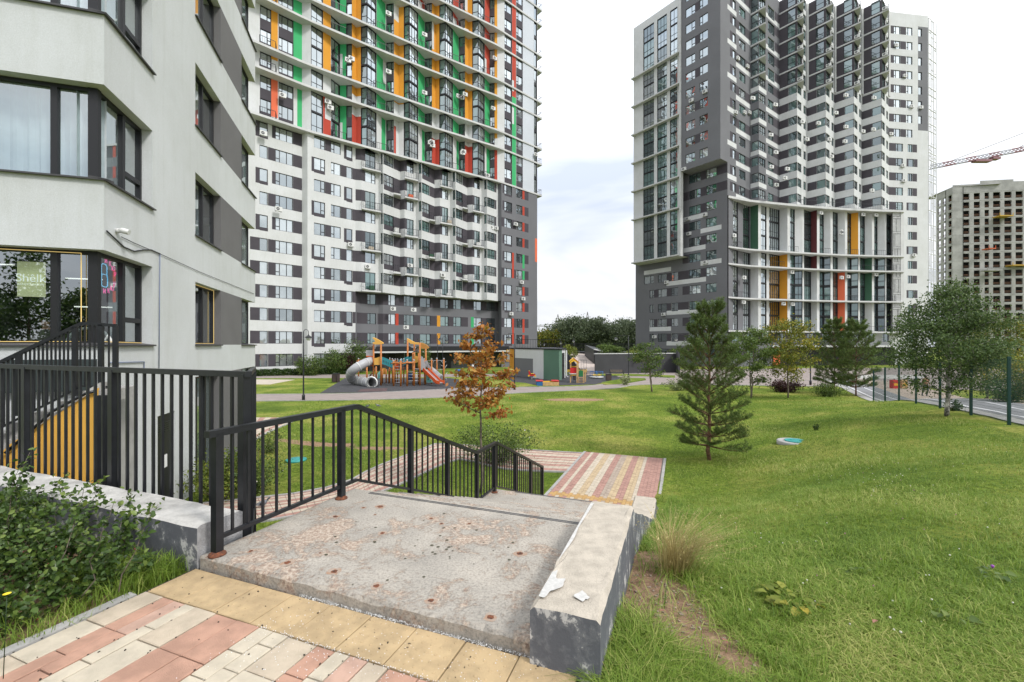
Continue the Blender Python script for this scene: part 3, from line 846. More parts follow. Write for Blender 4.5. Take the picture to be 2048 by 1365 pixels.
railing(sr_, top, bot, [(0, .05, 0), (0, .86, 0), (1, .34, -.55), (1, .66, -.95), (1, 1.0, -1.2), (2, .92, -1.2), (3, .35, -1.75), (3, .68, -2.2), (3, .995, LOW)], [12, 22, 7, 24], -TH)
# railing above the left retaining wall
wz = 1.345
lr = empty('railing', TW(.45, -.05, 0), 0, 'long level black railing behind the pale retaining wall on the left', 'railing')
top = [TW(.47, -.09, wz), TW(.47, -9, wz)]; bot = [TW(.47, -.09, -.2), TW(.47, -9, -.2)]
railing(lr, top, bot, [(0, .006, -2.4), (0, .215, -2.4), (0, .40, -2.4), (0, .58, -2.4), (0, .80, -2.4), (0, .98, -2.4)], [66], -TH, bw=.022, post_w=.07, tag_base=False)
top = [TW(.52, -.15, wz), TW(1.355, -1.13, wz - .02)]; bot = [TW(.52, -.15, -.2), TW(1.355, -1.13, -.2)]
railing(lr, top, bot, [(0, .99, -2.4)], [3], -TH, bw=.016, tag_base=False, post_w=.03, hr=(.035, .04))
# ------------------------------------------------------------------ facade tool
def seg_u(px, a, b):
    L = math.dist(a, b); dx, dy = (b[0] - a[0]) / L, (b[1] - a[1]) / L; r = (px - 1024) / F
    return (r * a[1] - a[0]) / (dx - r * dy)
def facade(mb, a, b, z0, z1, base, paints=(), holes=(), recess=.14, rev=None):
    """vertical wall from a to b (plan), outward side to the right of a->b; paints = (u0,u1,z0,z1,mat); holes = (u0,u1,z0,z1)"""
    L = math.dist(a, b); dx, dy = (b[0] - a[0]) / L, (b[1] - a[1]) / L; nx, ny = dy, -dx
    us = {0.0, L}; zs = {z0, z1}
    cl = lambda u: min(max(u, 0), L)
    for p in list(paints) + [(*h, None) for h in holes]:
        us.update((round(cl(p[0]), 4), round(cl(p[1]), 4))); zs.update((round(min(max(p[2], z0), z1), 4), round(min(max(p[3], z0), z1), 4)))
    us = sorted(us); zs = sorted(zs)
    P = lambda u, z, d=0.0: (a[0] + dx * u - nx * d, a[1] + dy * u - ny * d, z)
    colour = lambda u, z: next((p[4] for p in reversed(paints) if p[0] <= u <= p[1] and p[2] <= z <= p[3]), base)
    ncol = len(us) - 1
    for j in range(len(zs) - 1):
        zm = (zs[j] + zs[j + 1]) / 2
        if zs[j + 1] - zs[j] < 1e-5: continue
        run = None
        for i in range(ncol + 1):
            c = None
            if i < ncol:
                um = (us[i] + us[i + 1]) / 2
                if not any(h[0] < um < h[1] and h[2] < zm < h[3] for h in holes): c = colour(um, zm)
            if run and (c != run[1]):
                mb.face([P(us[run[0]], zs[j]), P(us[i], zs[j]), P(us[i], zs[j + 1]), P(us[run[0]], zs[j + 1])], run[1]); run = None
            if c is not None and run is None: run = (i, c)
    for h in holes:
        u0, u1, h0, h1 = cl(h[0]), cl(h[1]), h[2], h[3]
        c = rev if rev is not None else colour((u0 + u1) / 2, h0 - .02)
        mb.face([P(u0, h0), P(u1, h0), P(u1, h0, recess), P(u0, h0, recess)], c)
        mb.face([P(u0, h1, recess), P(u1, h1, recess), P(u1, h1), P(u0, h1)], c)
        mb.face([P(u0, h0, recess), P(u0, h1, recess), P(u0, h1), P(u0, h0)], c)
        mb.face([P(u1, h0), P(u1, h1), P(u1, h1, recess), P(u1, h0, recess)], c)
    return P
win_cache = {}
def win_mesh(w_, h, lay, gm, fw=.06, d=.07):
    """window w_ x h in its own plane: x along the wall, z up, y into the wall; frame bars stand proud of the panes"""
    key = (round(w_, 1), round(h, 1), lay, gm.name)
    if key in win_cache: return win_cache[key]
    mb = MB()
    mb.face([(0, d * .7, 0), (w_, d * .7, 0), (w_, d * .7, h), (0, d * .7, h)], 1)
    B = lambda x0, x1, z0, z1, y=0.0: mb.box(x0, y, z0, x1, d, z1, 0)
    B(0, fw, 0, h); B(w_ - fw, w_, 0, h); B(fw, w_ - fw, 0, fw); B(fw, w_ - fw, h - fw, h)
    if 'm' in lay: B(w_ / 2 - fw / 2, w_ / 2 + fw / 2, fw, h - fw)
    if 'r' in lay:      # narrow sash with a transom on the right
        x = w_ * .64; B(x - fw * .7, x + fw * .7, fw, h - fw); B(x + fw * .7, w_ - fw, h * .30, h * .30 + fw * 1.3)
    if 'l' in lay:
        x = w_ * .34; B(x - fw * .7, x + fw * .7, fw, h - fw); B(fw, x - fw * .7, h * .30, h * .30 + fw * 1.3)
    if '3' in lay:
        for x in (w_ * .24, w_ * .64): B(x - fw * .6, x + fw * .6, fw, h - fw)
        B(fw, w_ * .24 - fw * .6, h * .30, h * .30 + fw * 1.2)
    if 'g' in lay:      # tall glazing: mullions and transoms
        k = max(1, int(round(w_ / .75)))
        for i in range(1, k): B(w_ * i / k - fw * .4, w_ * i / k + fw * .4, fw, h - fw)
        B(fw, w_ - fw, h * .36 - fw * .4, h * .36 + fw * .4, .003)
    if 't' in lay: B(fw, w_ - fw, h * .40, h * .40 + fw, .003)
    win_cache[key] = mb.mesh('window', [M_FRAME, gm])
    return win_cache[key]
def put_window(root, a, b, u, z, w_, h, lay, gm, inset=.06, name='window'):
    L = math.dist(a, b); dx, dy = (b[0] - a[0]) / L, (b[1] - a[1]) / L; nx, ny = dy, -dx
    o = base_of(root); wr, hr_ = round(w_, 1), round(h, 1)
    me = win_mesh(max(.3, wr), max(.3, hr_), lay, gm)
    return link(name, me, root, (a[0] + dx * u - nx * inset - o.x, a[1] + dy * u - ny * inset - o.y, z - o.z), (0, 0, math.atan2(dy, dx)), (w_ / max(.3, wr), 1, h / max(.3, hr_)))
def ac_mesh():
    mb = MB(); mb.box(-.42, -.34, 0, .42, -.04, .58, 0)
    n = 14
    mb.face([(-.1 + .21 * math.cos(2 * math.pi * i / n), -.345, .29 + .21 * math.sin(2 * math.pi * i / n)) for i in range(n)], 1)
    mb.face([(-.1 + .05 * math.cos(2 * math.pi * i / n), -.35, .29 + .05 * math.sin(2 * math.pi * i / n)) for i in range(n)], 0)
    mb.box(-.35, -.3, -.05, -.3, 0, 0, 1); mb.box(.3, -.3, -.05, .35, 0, 0, 1)
    return mb.mesh('air_conditioner', [M_AC, M_ACD])
AC = ac_mesh()
def put_ac(root, a, b, u, z, s=1.0):
    L = math.dist(a, b); dx, dy = (b[0] - a[0]) / L, (b[1] - a[1]) / L; o = base_of(root)
    link('air_conditioner', AC, root, (a[0] + dx * u - o.x, a[1] + dy * u - o.y, z - o.z), (0, 0, math.atan2(dy, dx)), (s, s, s))

# ------------------------------------------------------------------ the near building on the left
NB = Vector((-7.40, 7.98)); da = Vector((-.955, -.295)); db = Vector((-.295, .955))
def pa(s, d=0.0): return (NB.x + da.x * s + db.x * d, NB.y + da.y * s + db.y * d)      # face A, s to the left, d into the building
def pb(s, d=0.0): return (NB.x + db.x * s + da.x * d, NB.y + db.y * s + da.y * d)      # face B, s away, d into the building
nb = empty('apartment_building', (NB.x - 3, NB.y + 4, LOW), 0, 'pale plastered apartment building with dark framed windows close on the left', 'building')
M_GN = clear_glass('near_glass', .30)
M_GN2 = glass_mat('near_glass_far', (.03, .05, .045), (.26, .30, .28), .40, wob=.05)
M_CURT = mat('curtain_cloth', (.70, .72, .74), .9, (3, .08))
M_ROOM = mat('room_dark', (.035, .035, .032), .9)
M_LED = mat('led_strip', (.5, .35, .1), .6, emit=((1.0, .72, .28), .35))
M_SILL = mat('sill_sheet', (.05, .048, .05), .5)
LB = 10.45; LA = 9.0
SILL = [1.6 + 3 * k for k in range(7)]; WH = 1.72; RC = .20
mbw = MB()     # materials 0 wall, 1 grey
ZT = 22.5
for a, b, on_a in ((pa(LA), pa(0), True), (pb(0), pb(LB), False)):
    paints, holes = [], []
    L = math.dist(a, b)
    for k, s in enumerate(SILL):
        if on_a: holes.append((L - 7.9, L, s, s + WH))
        else:
            holes.append((0, 1.81, s, s + WH))
            holes.append((4.22, 6.28, s, s + WH)); paints.append((6.28, 8.54, s, s + WH, 1)); holes.append((8.54, LB, s, s + WH))
    if not on_a:
        holes.append((4.22, 6.28, LOW, .72)); paints.append((6.28, 8.54, LOW, .72, 1)); holes.append((8.54, LB, LOW, .72))
        holes.append((2.05, 2.95, LOW, -.02))
        # recessed openings: reveals
    us0 = []
    P = facade(mbw, a, b, LOW - .2, ZT, 0, paints, [], RC) if False else None
    # wall with the openings; corner openings need their own reveals, so draw them here
    Lw = L; dx, dy = (b[0] - a[0]) / L, (b[1] - a[1]) / L; nx, ny = dy, -dx
    Q = lambda u, z, d=0.0: (a[0] + dx * u - nx * d, a[1] + dy * u - ny * d, z)
    us = sorted({0.0, L, *[h[0] for h in holes], *[h[1] for h in holes], *[p[0] for p in paints], *[p[1] for p in paints]})
    zs = sorted({LOW - .2, ZT, *[h[2] for h in holes], *[h[3] for h in holes]})
    for j in range(len(zs) - 1):
        for i in range(len(us) - 1):
            um, zm = (us[i] + us[i + 1]) / 2, (zs[j] + zs[j + 1]) / 2
            if any(h[0] < um < h[1] and h[2] < zm < h[3] for h in holes): continue
            c = next((p[4] for p in paints if p[0] < um < p[1] and p[2] < zm < p[3]), 0)
            mbw.face([Q(us[i], zs[j]), Q(us[i + 1], zs[j]), Q(us[i + 1], zs[j + 1]), Q(us[i], zs[j + 1])], c)
    for h in holes:
        u0, u1, h0, h1 = h
        ci = 0
        corner0 = (not on_a and u0 == 0); corner1 = (on_a and u1 == L); cornerE = (not on_a and u1 == LB)
        q0 = u0 + (RC if corner0 else 0); q1 = u1 - (RC if (corner1 or cornerE) else 0)
        if h0 > LOW: mbw.face([Q(u0, h0), Q(u1, h0), Q(q1, h0, RC), Q(q0, h0, RC)], ci)
        mbw.face([Q(q0, h1, RC), Q(q1, h1, RC), Q(u1, h1), Q(u0, h1)], ci)
        if not corner0: mbw.face([Q(u0, h0, RC), Q(u0, h1, RC), Q(u0, h1), Q(u0, h0)], ci)
        if not (corner1 or cornerE): mbw.face([Q(u1, h0), Q(u1, h1), Q(u1, h1, RC), Q(u1, h0, RC)], 1 if (u1 == 6.28) else ci)
far_c = pb(LB); back = (far_c[0] + da.x * 14, far_c[1] + da.y * 14); lft = pa(LA + 5); lb = (lft[0] + db.x * LB, lft[1] + db.y * LB)
# back face of the building with its own window band beyond the far corner
mbw.face([(far_c[0], far_c[1], LOW), (back[0], back[1], LOW), (back[0], back[1], LOW + .1), (far_c[0], far_c[1], LOW + .1)], 0)
zs = [LOW] + [v for s in SILL for v in (s, s + WH)] + [ZT]
for j in range(0, len(zs) - 1, 2):
    mbw.face([(far_c[0], far_c[1], zs[j]), (back[0], back[1], zs[j]), (back[0], back[1], zs[j + 1]), (far_c[0], far_c[1], zs[j + 1])][::-1], 0)
for s in SILL:
    p0 = pb(LB - RC, RC); mbw.face([(p0[0] + da.x * 0, p0[1], s + WH), (far_c[0], far_c[1], s + WH), (back[0], back[1], s + WH), (back[0] - db.x * RC, back[1] - db.y * RC, s + WH)], 0)
    e0 = pb(LB - .02, 1.6)
    mbw.face([(e0[0], e0[1], s), (back[0], back[1], s), (back[0], back[1], s + WH), (e0[0], e0[1], s + WH)][::-1], 0)
mbw.face([(*pa(LA + 5), LOW), (*pa(LA), LOW), (*pa(LA), ZT), (*pa(LA + 5), ZT)], 0)
mbw.face([(*pa(0), ZT), (*pb(LB), ZT), (back[0], back[1], ZT), (*pa(LA + 5), ZT)], 0)
mbw.build('wall', [M_NEAR, M_NEARG], nb)
# interior of every storey: floor, ceiling, back wall
mi = MB()
for k, s in enumerate([LOW + .05] + SILL):
    z0, z1 = (LOW + .02, .9) if k == 0 else (s - .45, s + WH + .25)
    for (p0, p1) in ((pa(7.9, 3.2), pa(-3.2 + 3.2 * 2, 3.2)), (pb(3.2, 3.2), pb(LB - .3, 3.2))):
        mi.face([(*p0, z0), (*p1, z0), (*p1, z1), (*p0, z1)])
    poly = [pa(7.9, .3), pa(.28, .28 + .0), pb(LB - .3, .3), pb(LB - .3, 3.2), pb(3.2, 3.2), pa(7.9, 3.2)]
    mi.face([(*p, z0) for p in poly]); mi.face([(*p, z1) for p in poly])
mi.build('interior', M_ROOM, nb)
def near_window(s0, s1, z, h, face, lay, curtain=None, glass=M_GN, name='window'):
    """frame (part) with panes (sub-parts); lay = list of (fraction0, fraction1, transom?)"""
    P2 = pa if face == 'a' else pb
    fw = .065
    mb = MB()
    def bx(u0, u1, z0, z1, d0=RC, d1=RC + .08):
        p = [P2(u0, d0), P2(u1, d0), P2(u1, d1), P2(u0, d1)]
        mb.hexa([(*q, z0) for q in p] + [(*q, z1) for q in p], 0)
    bx(s0, s1, z, z + fw); bx(s0, s1, z + h - fw, z + h)
    L = s1 - s0
    edges = sorted({0.0, *[f for q in lay for f in q[:2]]})
    for f in sorted({q[0] for q in lay} | {q[1] for q in lay}):
        u = s0 + L * f; wd = fw if f in (0, 1) else fw * 1.5
        u0 = min(max(u - wd / 2, s0), s1 - wd); bx(u0, u0 + wd, z + fw, z + h - fw, RC - .004)
    for q in lay:
        if q[2]: bx(s0 + L * q[0] + .05, s0 + L * q[1] - .05, z + h * .27, z + h * .27 + .10, RC - .003)
    w_ = mb.build(name, M_FRAME, nb)
    for q in lay:
        g = MB(); u0, u1 = s0 + L * q[0] + .03, s0 + L * q[1] - .03
        p0, p1 = P2(u0, RC + .045), P2(u1, RC + .045)
        g.face([(*p0, z + .04), (*p1, z + .04), (*p1, z + h - .04), (*p0, z + h - .04)])
        g.build('pane', glass, w_)
    if curtain:
        for c0, c1 in curtain:
            g = MB(); n = max(6, int((c1 - c0) * L / .06)); prev = None
            for i in range(n + 1):
                u = s0 + L * lerp(c0, c1, i / n); p = P2(u, RC + .30 + .03 * math.sin(i * 1.9) + .012 * math.sin(i * .7))
                if prev: g.face([(*prev, z - .2), (*p, z - .2), (*p, z + h + .1), (*prev, z + h + .1)], 0, True)
                prev = p
            g.build('curtain', M_CURT, w_)
    return w_
def sill(s0, s1, z, face, e0=.0, e1=.0):
    P2 = pa if face == 'a' else pb
    mb = MB(); p = [P2(s0 - e0, -.06), P2(s1 + e1, -.06), P2(s1 + e1, RC), P2(s0 - e0, RC)]
    mb.hexa([(*p[0], z - .03), (*p[1], z - .03), (*p[2], z + .004), (*p[3], z + .004), (*p[0], z + .0), (*p[1], z + .0), (*p[2], z + .035), (*p[3], z + .035)])
    mb.build('sill', M_SILL, nb)
for k, s in enumerate(SILL):
    cur = k > 0
    A = [(.0, .082, 0), (.082, .215, 0), (.215, .36, 0), (.36, .68, 0), (.68, 1, 0)]
    near_window(.20, 7.9, s, WH, 'a', A, [(.0, .6)] if cur else None)
    near_window(.20, 1.81, s, WH, 'b', [(0, .56, 0), (.56, 1, 1)], [(.0, .62), (.62, .98)] if cur else [(.62, .98)])
    near_window(4.22, 6.28, s, WH, 'b', [(0, .55, 0), (.55, 1, 0)], [(.6, .98)] if k != 0 else None, M_GN)
    near_window(8.54, LB - RC, s, WH, 'b', [(0, .45, 0), (.45, 1, 0)], None, M_GN2)
    sill(0, 7.9, s, 'a', .06); sill(0, 1.81, s, 'b', .06, .04); sill(4.22, 6.28, s, 'b', .03, .04); sill(8.54, LB, s, 'b', .03, .05)
near_window(4.22, 6.28, LOW + .1, .62 + 2.4, 'b', [(0, .33, 0), (.33, .66, 0), (.66, 1, 0)], None, M_GN2, 'shop_window')
near_window(8.54, LB - RC, LOW + .1, .62 + 2.4, 'b', [(0, .5, 0), (.5, 1, 0)], None, M_GN2, 'shop_window')
# corner posts of the wrapped windows
for s in SILL:
    mb = MB(); p = [pa(.19, .19), pb(.33, .19), pb(.33, .27), pb(.27, .27), pa(.34, .27), pa(.34, .19)]
    mb.prism([pa(.33, .185), (pa(.185, .185)), pb(.30, .185), pb(.30, .30), pa(.33, .30)], s, s + WH); mb.build('corner_post', M_FRAME, nb)
# door with vents and a notice
mb = MB(); p = [pb(2.05, .06), pb(2.95, .06), pb(2.95, .12), pb(2.05, .12)]
mb.hexa([(*q, LOW) for q in p] + [(*q, -.02) for q in p])
dr = mb.build('door', M_FRAME, nb)
mb = MB()
for u0 in (2.15, 2.52):
    for j in range(5):
        p = [pb(u0, .045), pb(u0 + .26, .045), pb(u0 + .26, .06), pb(u0, .06)]; z = -.45 + j * .05
        mb.hexa([(*q, z) for q in p] + [(*q, z + .025) for q in p])
mb.build('vent', M_IRON, dr)
mb = MB(); p = [pb(2.50, .05), pb(2.66, .05), pb(2.66, .058), pb(2.50, .058)]
mb.hexa([(*q, -1.3) for q in p] + [(*q, -1.0) for q in p]); mb.build('notice', mat('paper', (.7, .7, .68), .8), dr)
# glowing strips round the ground floor windows
def strip(P2, pts, parent=nb):
    mb = MB()
    for (u0, z0), (u1, z1) in zip(pts, pts[1:]):
        a, b = P2(u0, RC - .03), P2(u1, RC - .03); mb.bar((*a, z0), (*b, z1), .011, .011)
    mb.build('light_strip', M_LED, parent)
strip(pa, [(7.5, 3.30), (.42, 3.27), (.42, 1.66), (7.5, 1.64)])
strip(pb, [(.30, 1.66), (1.75, 1.64)])
strip(pb, [(4.25, 3.30), (6.2, 3.30), (6.2, 1.64), (4.3, 1.64)])
# dark fascia band under the salon window, conduits and cables
mb = MB(); p = [pa(9, -.12), pa(.10, -.12), pa(.10, 0), pa(9, 0)]
mb.hexa([(*q, .78) for q in p] + [(*q, 1.34) for q in p]); mb.build('fascia_band', mat('fascia_green_black', (.03, .042, .042), .6), nb)
M_CABLE = mat('cable', (.03, .03, .035), .6); M_CABLEG = mat('cable_grey', (.18, .21, .30), .6)
def cable(pts, r=.008, m=None, name='cable'):
    mb = MB(); mb.tube([(*pb(u, -.02), z) for u, z in pts], r, 6); mb.build(name, m or M_CABLE, nb)
cz = lambda px, py: (lambda u: (u, EYE - (py - HY) / F * pb(u)[1]))(seg_u(px, pb(0), pb(LB)))
cable([cz(211, 462), cz(228, 478), cz(245, 494), cz(266, 503), cz(285, 500), cz(300, 500), cz(318, 508)], .014)
cable([cz(240, 474), cz(270, 488), cz(296, 499), cz(318, 508), cz(400, 545), cz(507, 588)], .007)
cable([cz(318, 508), cz(317, 600), cz(316, 737)], .010, M_CABLEG)
cable([cz(216, 726), cz(286, 724), cz(286, 740), cz(285, 830)], .012, M_CABLEG)
# security camera
cu = cz(232, 462)
mb = MB(); c0 = pb(cu[0], -.04)
mb.lathe((c0[0], c0[1], cu[1]), [(.045, -.03), (.05, 0), (.045, .04)], 10)
d_ = Vector((.955 * .4 + .3, .295 * .4 - .4, -.12)).normalized()
mb.tube([Vector((c0[0], c0[1], cu[1] + .01)), Vector((c0[0], c0[1], cu[1] + .01)) + Vector((.955, .295, 0)) * .07, Vector((c0[0], c0[1], cu[1] + .01)) + Vector((.955, .295, -.1)) * .08 + Vector((.09, .02, -.02))], [.045, .055, .05], 10)
tag(mb.build('security_camera', M_AC), 'white bullet security camera on the corner of the pale building', 'camera')
# poster, neon and interior lamps of the salon
def text_mesh(name, txt, size, m, parent, loc, rot, ext=.002, align='CENTER', sp=1.0):
    c = bpy.data.curves.new(name, 'FONT'); c.body = txt; c.size = size; c.extrude = ext; c.align_x = align; c.space_character = sp
    o = bpy.data.objects.new(name, c); COL.objects.link(o)
    dg = bpy.context.evaluated_depsgraph_get(); me = bpy.data.meshes.new_from_object(o.evaluated_get(dg))
    bpy.data.objects.remove(o); me.materials.clear(); me.materials.append(m)
    b = base_of(parent)
    return link(name, me, parent, (loc[0] - b.x, loc[1] - b.y, loc[2] - b.z), rot)
ang_a = math.atan2(.295, .955)
ua = lambda px: -seg_u(px, pa(0), pa(-1))      # distance along face A
def uad(px, d): return -seg_u(px, pa(0, d), pa(-1, d))
SDP = RC + .10
us_, ue_ = uad(34, SDP), uad(91, SDP)
def azz(px, py): return EYE - (py - HY) / F * pa(uad(px, SDP), SDP)[1]
sg = MB(); p = [pa(us_, RC + .10), pa(ue_, RC + .10), pa(ue_, RC + .11), pa(us_, RC + .11)]
sg.hexa([(*q, azz(60, 594)) for q in p] + [(*q, azz(60, 524)) for q in p])
sign = sg.build('window_sign', mat('sign_cream', (.62, .60, .36), .8, emit=((.62, .60, .36), .25)))
tag(sign, 'cream Shêlk beauty salon sign hanging inside the corner shop window', 'sign')
M_LET = mat('letter_white', (.9, .9, .88), .6, emit=((.9, .9, .88), .4))
cm = pa((us_ + ue_) / 2, RC + .085)
text_mesh('lettering', 'Shêlk', .20, M_LET, sign, (cm[0], cm[1], azz(60, 564)), (R(90), 0, ang_a))
text_mesh('lettering', 'BEAUTY SALON', .045, M_LET, sign, (cm[0], cm[1], azz(60, 571)), (R(90), 0, ang_a), sp=1.2)
M_NP = mat('neon_pink', (.9, .1, .4), .5, emit=((1, .12, .42), .9)); M_NB = mat('neon_blue', (.1, .5, .9), .5, emit=((.2, .65, 1), .9))
ne_ = empty('neon_sign', (*pb(.55, RC + .12), 2.4), 0, 'round pink and blue neon nail salon sign inside the corner window', 'neon sign')
bd = math.atan2(.955, -.295)
ncx, nr = seg_u(209, pb(0, .3), pb(LB, .3)), .30
ncz = EYE - (551 - HY) / F * pb(ncx, .3)[1]
for word, a0, a1, rr in (('МАНИКЮР', 150, 15, nr), ('ПЕДИКЮР', 205, 335, nr)):
    for i, ch in enumerate(word):
        if i < 3: continue          # the other half of each word is behind the corner post
        a = R(lerp(a0, a1, i / 6)); u = ncx + rr * math.cos(a) * 1.25; z = ncz + rr * math.sin(a) * 1.0
        p_ = pb(u, RC + .10)
        o_ = text_mesh('neon_letter', ch, .13, M_NP, ne_, (p_[0], p_[1], z - .05), (R(90), 0, bd), .004)
def neon(pts, m):
    mb = MB(); mb.tube([(*pb(ncx + u, RC + .10), ncz + z * .8) for u, z in pts], .009, 6); mb.build('neon_tube', m, ne_)
neon([(-.10, .22), (-.06, .27), (.04, .27), (.08, .22), (.08, .02), (-.10, .02), (-.10, .22)], M_NB)
neon([(-.08, .02), (-.10, -.06), (-.10, -.24), (-.06, -.28), (.06, -.28), (.10, -.24), (.10, -.06), (.08, .02)], M_NB)
mb = MB()
for (u0, u1, d, z) in ((.7, 1.3, 1.4, 2.95), (.35, .95, 1.0, 2.35), (2.0, 2.5, 1.2, 3.15)):
    a, b = pa(u0, d), pa(u1, d); mb.bar((*a, z), (*b, z), .04, .02)
mb.build('lamp_tube', mat('lamp_white', (.9, .9, .85), .5, emit=((1, .97, .9), .9)), nb)
# hanging ring lamp upstairs
mb = MB()
for (u, z, r_, tl) in ((1.35, 5.88, .20, .3), (1.15, 5.80, .16, -.2), (1.55, 5.93, .17, .1)):
    pts = [(*pa(u + r_ * math.cos(k * math.pi / 8), .75 + r_ * math.sin(k * math.pi / 8)), z + tl * .12 * math.cos(k * math.pi / 8)) for k in range(17)]
    mb.tube(pts, .012, 5, cap=False)
# the lamp hangs in front of the curtain so that its light shows
tag(mb.build('ring_lamp', mat('ring_lamp_white', (.95, .93, .9), .5, emit=((1, .97, .92), 2.2))), 'white ring lamp glowing behind the upstairs corner window', 'lamp')
# seated woman seen through the salon glass: head, hair and upper body
def skin_person():
    root = empty('person', (*pa(ua(28), RC + .75), .75), 0, 'woman with dark hair seated behind the salon window and looking down', 'person')
    c = pa(ua(28), RC + .6); me = bpy.data.meshes.new('body'); z0 = azz(28, 640)
    dr_ = Vector((.955, .295, 0)); dn = Vector((.295, -.955, 0)); C0 = Vector((c[0], c[1], 0))
    V = [C0 + Vector((0, 0, z0 - .75)), C0 + Vector((0, 0, z0 - .45)), C0 + Vector((0, 0, z0 - .22)) , C0 + dn * .02 + Vector((0, 0, z0 - .13)), C0 + dn * .05 + Vector((0, 0, z0)),
         C0 + dr_ * .18 + Vector((0, 0, z0 - .24)), C0 + dr_ * .24 + dn * .05 + Vector((0, 0, z0 - .50)), C0 + dr_ * .12 + dn * .22 + Vector((0, 0, z0 - .42)),
         C0 - dr_ * .18 + Vector((0, 0, z0 - .24)), C0 - dr_ * .24 + dn * .05 + Vector((0, 0, z0 - .50)), C0 - dr_ * .08 + dn * .24 + Vector((0, 0, z0 - .45))]
    E = [(0, 1), (1, 2), (2, 3), (3, 4), (2, 5), (5, 6), (6, 7), (2, 8), (8, 9), (9, 10)]
    rad = [.15, .14, .11, .05, .088, .06, .045, .028, .06, .045, .028]
    me.from_pydata([tuple(v - base_of(root)) for v in V], [], []); me.edges.add(len(E))
    me.edges.foreach_set('vertices', [i for e in E for i in e]); me.update()
    o = link('body', me, root)
    sk = o.modifiers.new('skin', 'SKIN'); o.modifiers.new('sub', 'SUBSURF').levels = 2
    for i, r_ in enumerate(rad): me.skin_vertices[0].data[i].radius = (r_, r_ * .85)
    me.skin_vertices[0].data[0].use_root = True
    dg = bpy.context.evaluated_depsgraph_get(); m2 = bpy.data.meshes.new_from_object(o.evaluated_get(dg)); o.modifiers.clear(); o.data = m2
    ms, mc = mat('skin', (.48, .26, .18), .6), mat('blouse', (.10, .085, .075), .9)
    m2.materials.clear(); m2.materials.append(ms); m2.materials.append(mc)
    for p in m2.polygons: p.material_index = 1 if p.center.z + base_of(root).z < z0 - .15 else 0; p.use_smooth = True
    mb = MB(); h = C0 + dn * .03 + Vector((0, 0, z0 + .02)); n = 12
    prof = [(.002, .12), (.06, .11), (.09, .07), (.10, .02), (.10, -.04), (.09, -.10), (.07, -.13)]
    for (r0, a), (r1, b) in zip(prof, prof[1:]):
        for k in range(n):
            t0, t1 = math.pi * (-.12 + 1.24 * k / n), math.pi * (-.12 + 1.24 * (k + 1) / n)
            f = lambda r_, t, z: h + dr_ * (r_ * math.cos(t)) - dn * (r_ * math.sin(t)) + Vector((0, 0, z))
            mb.face([f(r0, t0, a), f(r1, t0, b), f(r1, t1, b), f(r0, t1, a)], 0, True)
    mb.build('hair', mat('hair_dark', (.02, .014, .01), .5), root)
    mb = MB(); fc = C0 + dn * .05 + Vector((0, 0, z0))
    for sx in (-1, 1): mb.cbox(tuple(fc + dn * .078 + dr_ * (.032 * sx) + Vector((0, 0, .005))), .022, .008, .008, ang_a)
    mb.cbox(tuple(fc + dn * .085 + Vector((0, 0, -.025))), .016, .02, .03, ang_a); mb.cbox(tuple(fc + dn * .076 + Vector((0, 0, -.05))), .035, .01, .008, ang_a)
    mb.build('face_features', mat('face_dark', (.22, .08, .06), .6), root)
skin_person()
# white arched mirror frame on the counter
mb = MB(); c = ua(133); pts = [(*pa(c + .34 * math.cos(k * math.pi / 12), RC + .45), 1.62 + .30 * math.sin(k * math.pi / 12)) for k in range(13)]
mb.tube(pts, .028, 8); tag(mb.build('mirror_frame', M_AC), 'white round mirror frame standing inside the salon window', 'mirror')

# ------------------------------------------------------------------ stair to the salon with its yellow flank
st = empty('entrance_stair', (*pa(3, -1.2), LOW), 0, 'yellow sided entrance stair rising beside the pale building on the left', 'stairs')
M_YW = mat('flank_yellow', (.66, .36, .06), .9, (1.5, .08))
def pstair(px, d): return pa(ua_d(px, d), -d)
def ua_d(px, d):
    a = pa(0, -d); b = pa(-1, -d); return -seg_u(px, a, b)
def poly_wall(d0, d1, pts, m, name):          # pts = (u, z) outline, extruded from offset d0 to d1 in front of face A
    mb = MB(); f = [(*pa(u, -d0), z) for u, z in pts]; g = [(*pa(u, -d1), z) for u, z in pts]; n = len(pts)
    mb.face(f); mb.face(g[::-1])
    for i in range(n): mb.face([f[i], f[(i + 1) % n], g[(i + 1) % n], g[i]])
    return mb.build(name, m, st)
D = 1.45
zz = lambda px, py, d: EYE - (py - HY) / F * pa(ua_d(px, d), -d)[1]
uA, uB = ua_d(197, D), ua_d(-40, D)
poly_wall(D, D - .02, [(uA, LOW), (uA, zz(197, 776, D)), (ua_d(15, D), zz(15, 892, D)), (uB, zz(15, 892, D) - .45), (uB, LOW)], M_YW, 'flank')
poly_wall(D - .021, D - .35, [(uA, LOW), (uA, zz(197, 770, D) + .03), (ua_d(15, D), zz(15, 880, D)), (uB, zz(15, 880, D) - .45), (uB, LOW)], M_PARTOPG, 'coping')
for k in range(9):
    u = uA + .1 + k * .30; poly_wall(D - .36, .12, [(u, LOW), (u, .86 - k * .155), (u + .3, .86 - k * .155), (u + .3, LOW)], M_KERB, 'step')
poly_wall(D - .0, .7, [(ua_d(224, D), .72), (ua_d(224, D), .90), (uA - .002, .90), (uA - .002, .72)], M_KERB, 'platform')
mb = MB(); a = pa(ua_d(12, D + .04), -D - .05); b = pa(ua_d(190, D + .04), -D - .05)
pts = [(*a, zz(15, 905, D)), (*pa(ua_d(110, D), -D - .05), zz(110, 822, D)), (*pa(ua_d(175, D), -D - .05), zz(175, 787, D)), (*b, zz(195, 782, D))]
mb.tube(pts, .022, 8); mb.build('handrail', M_IRON, st)
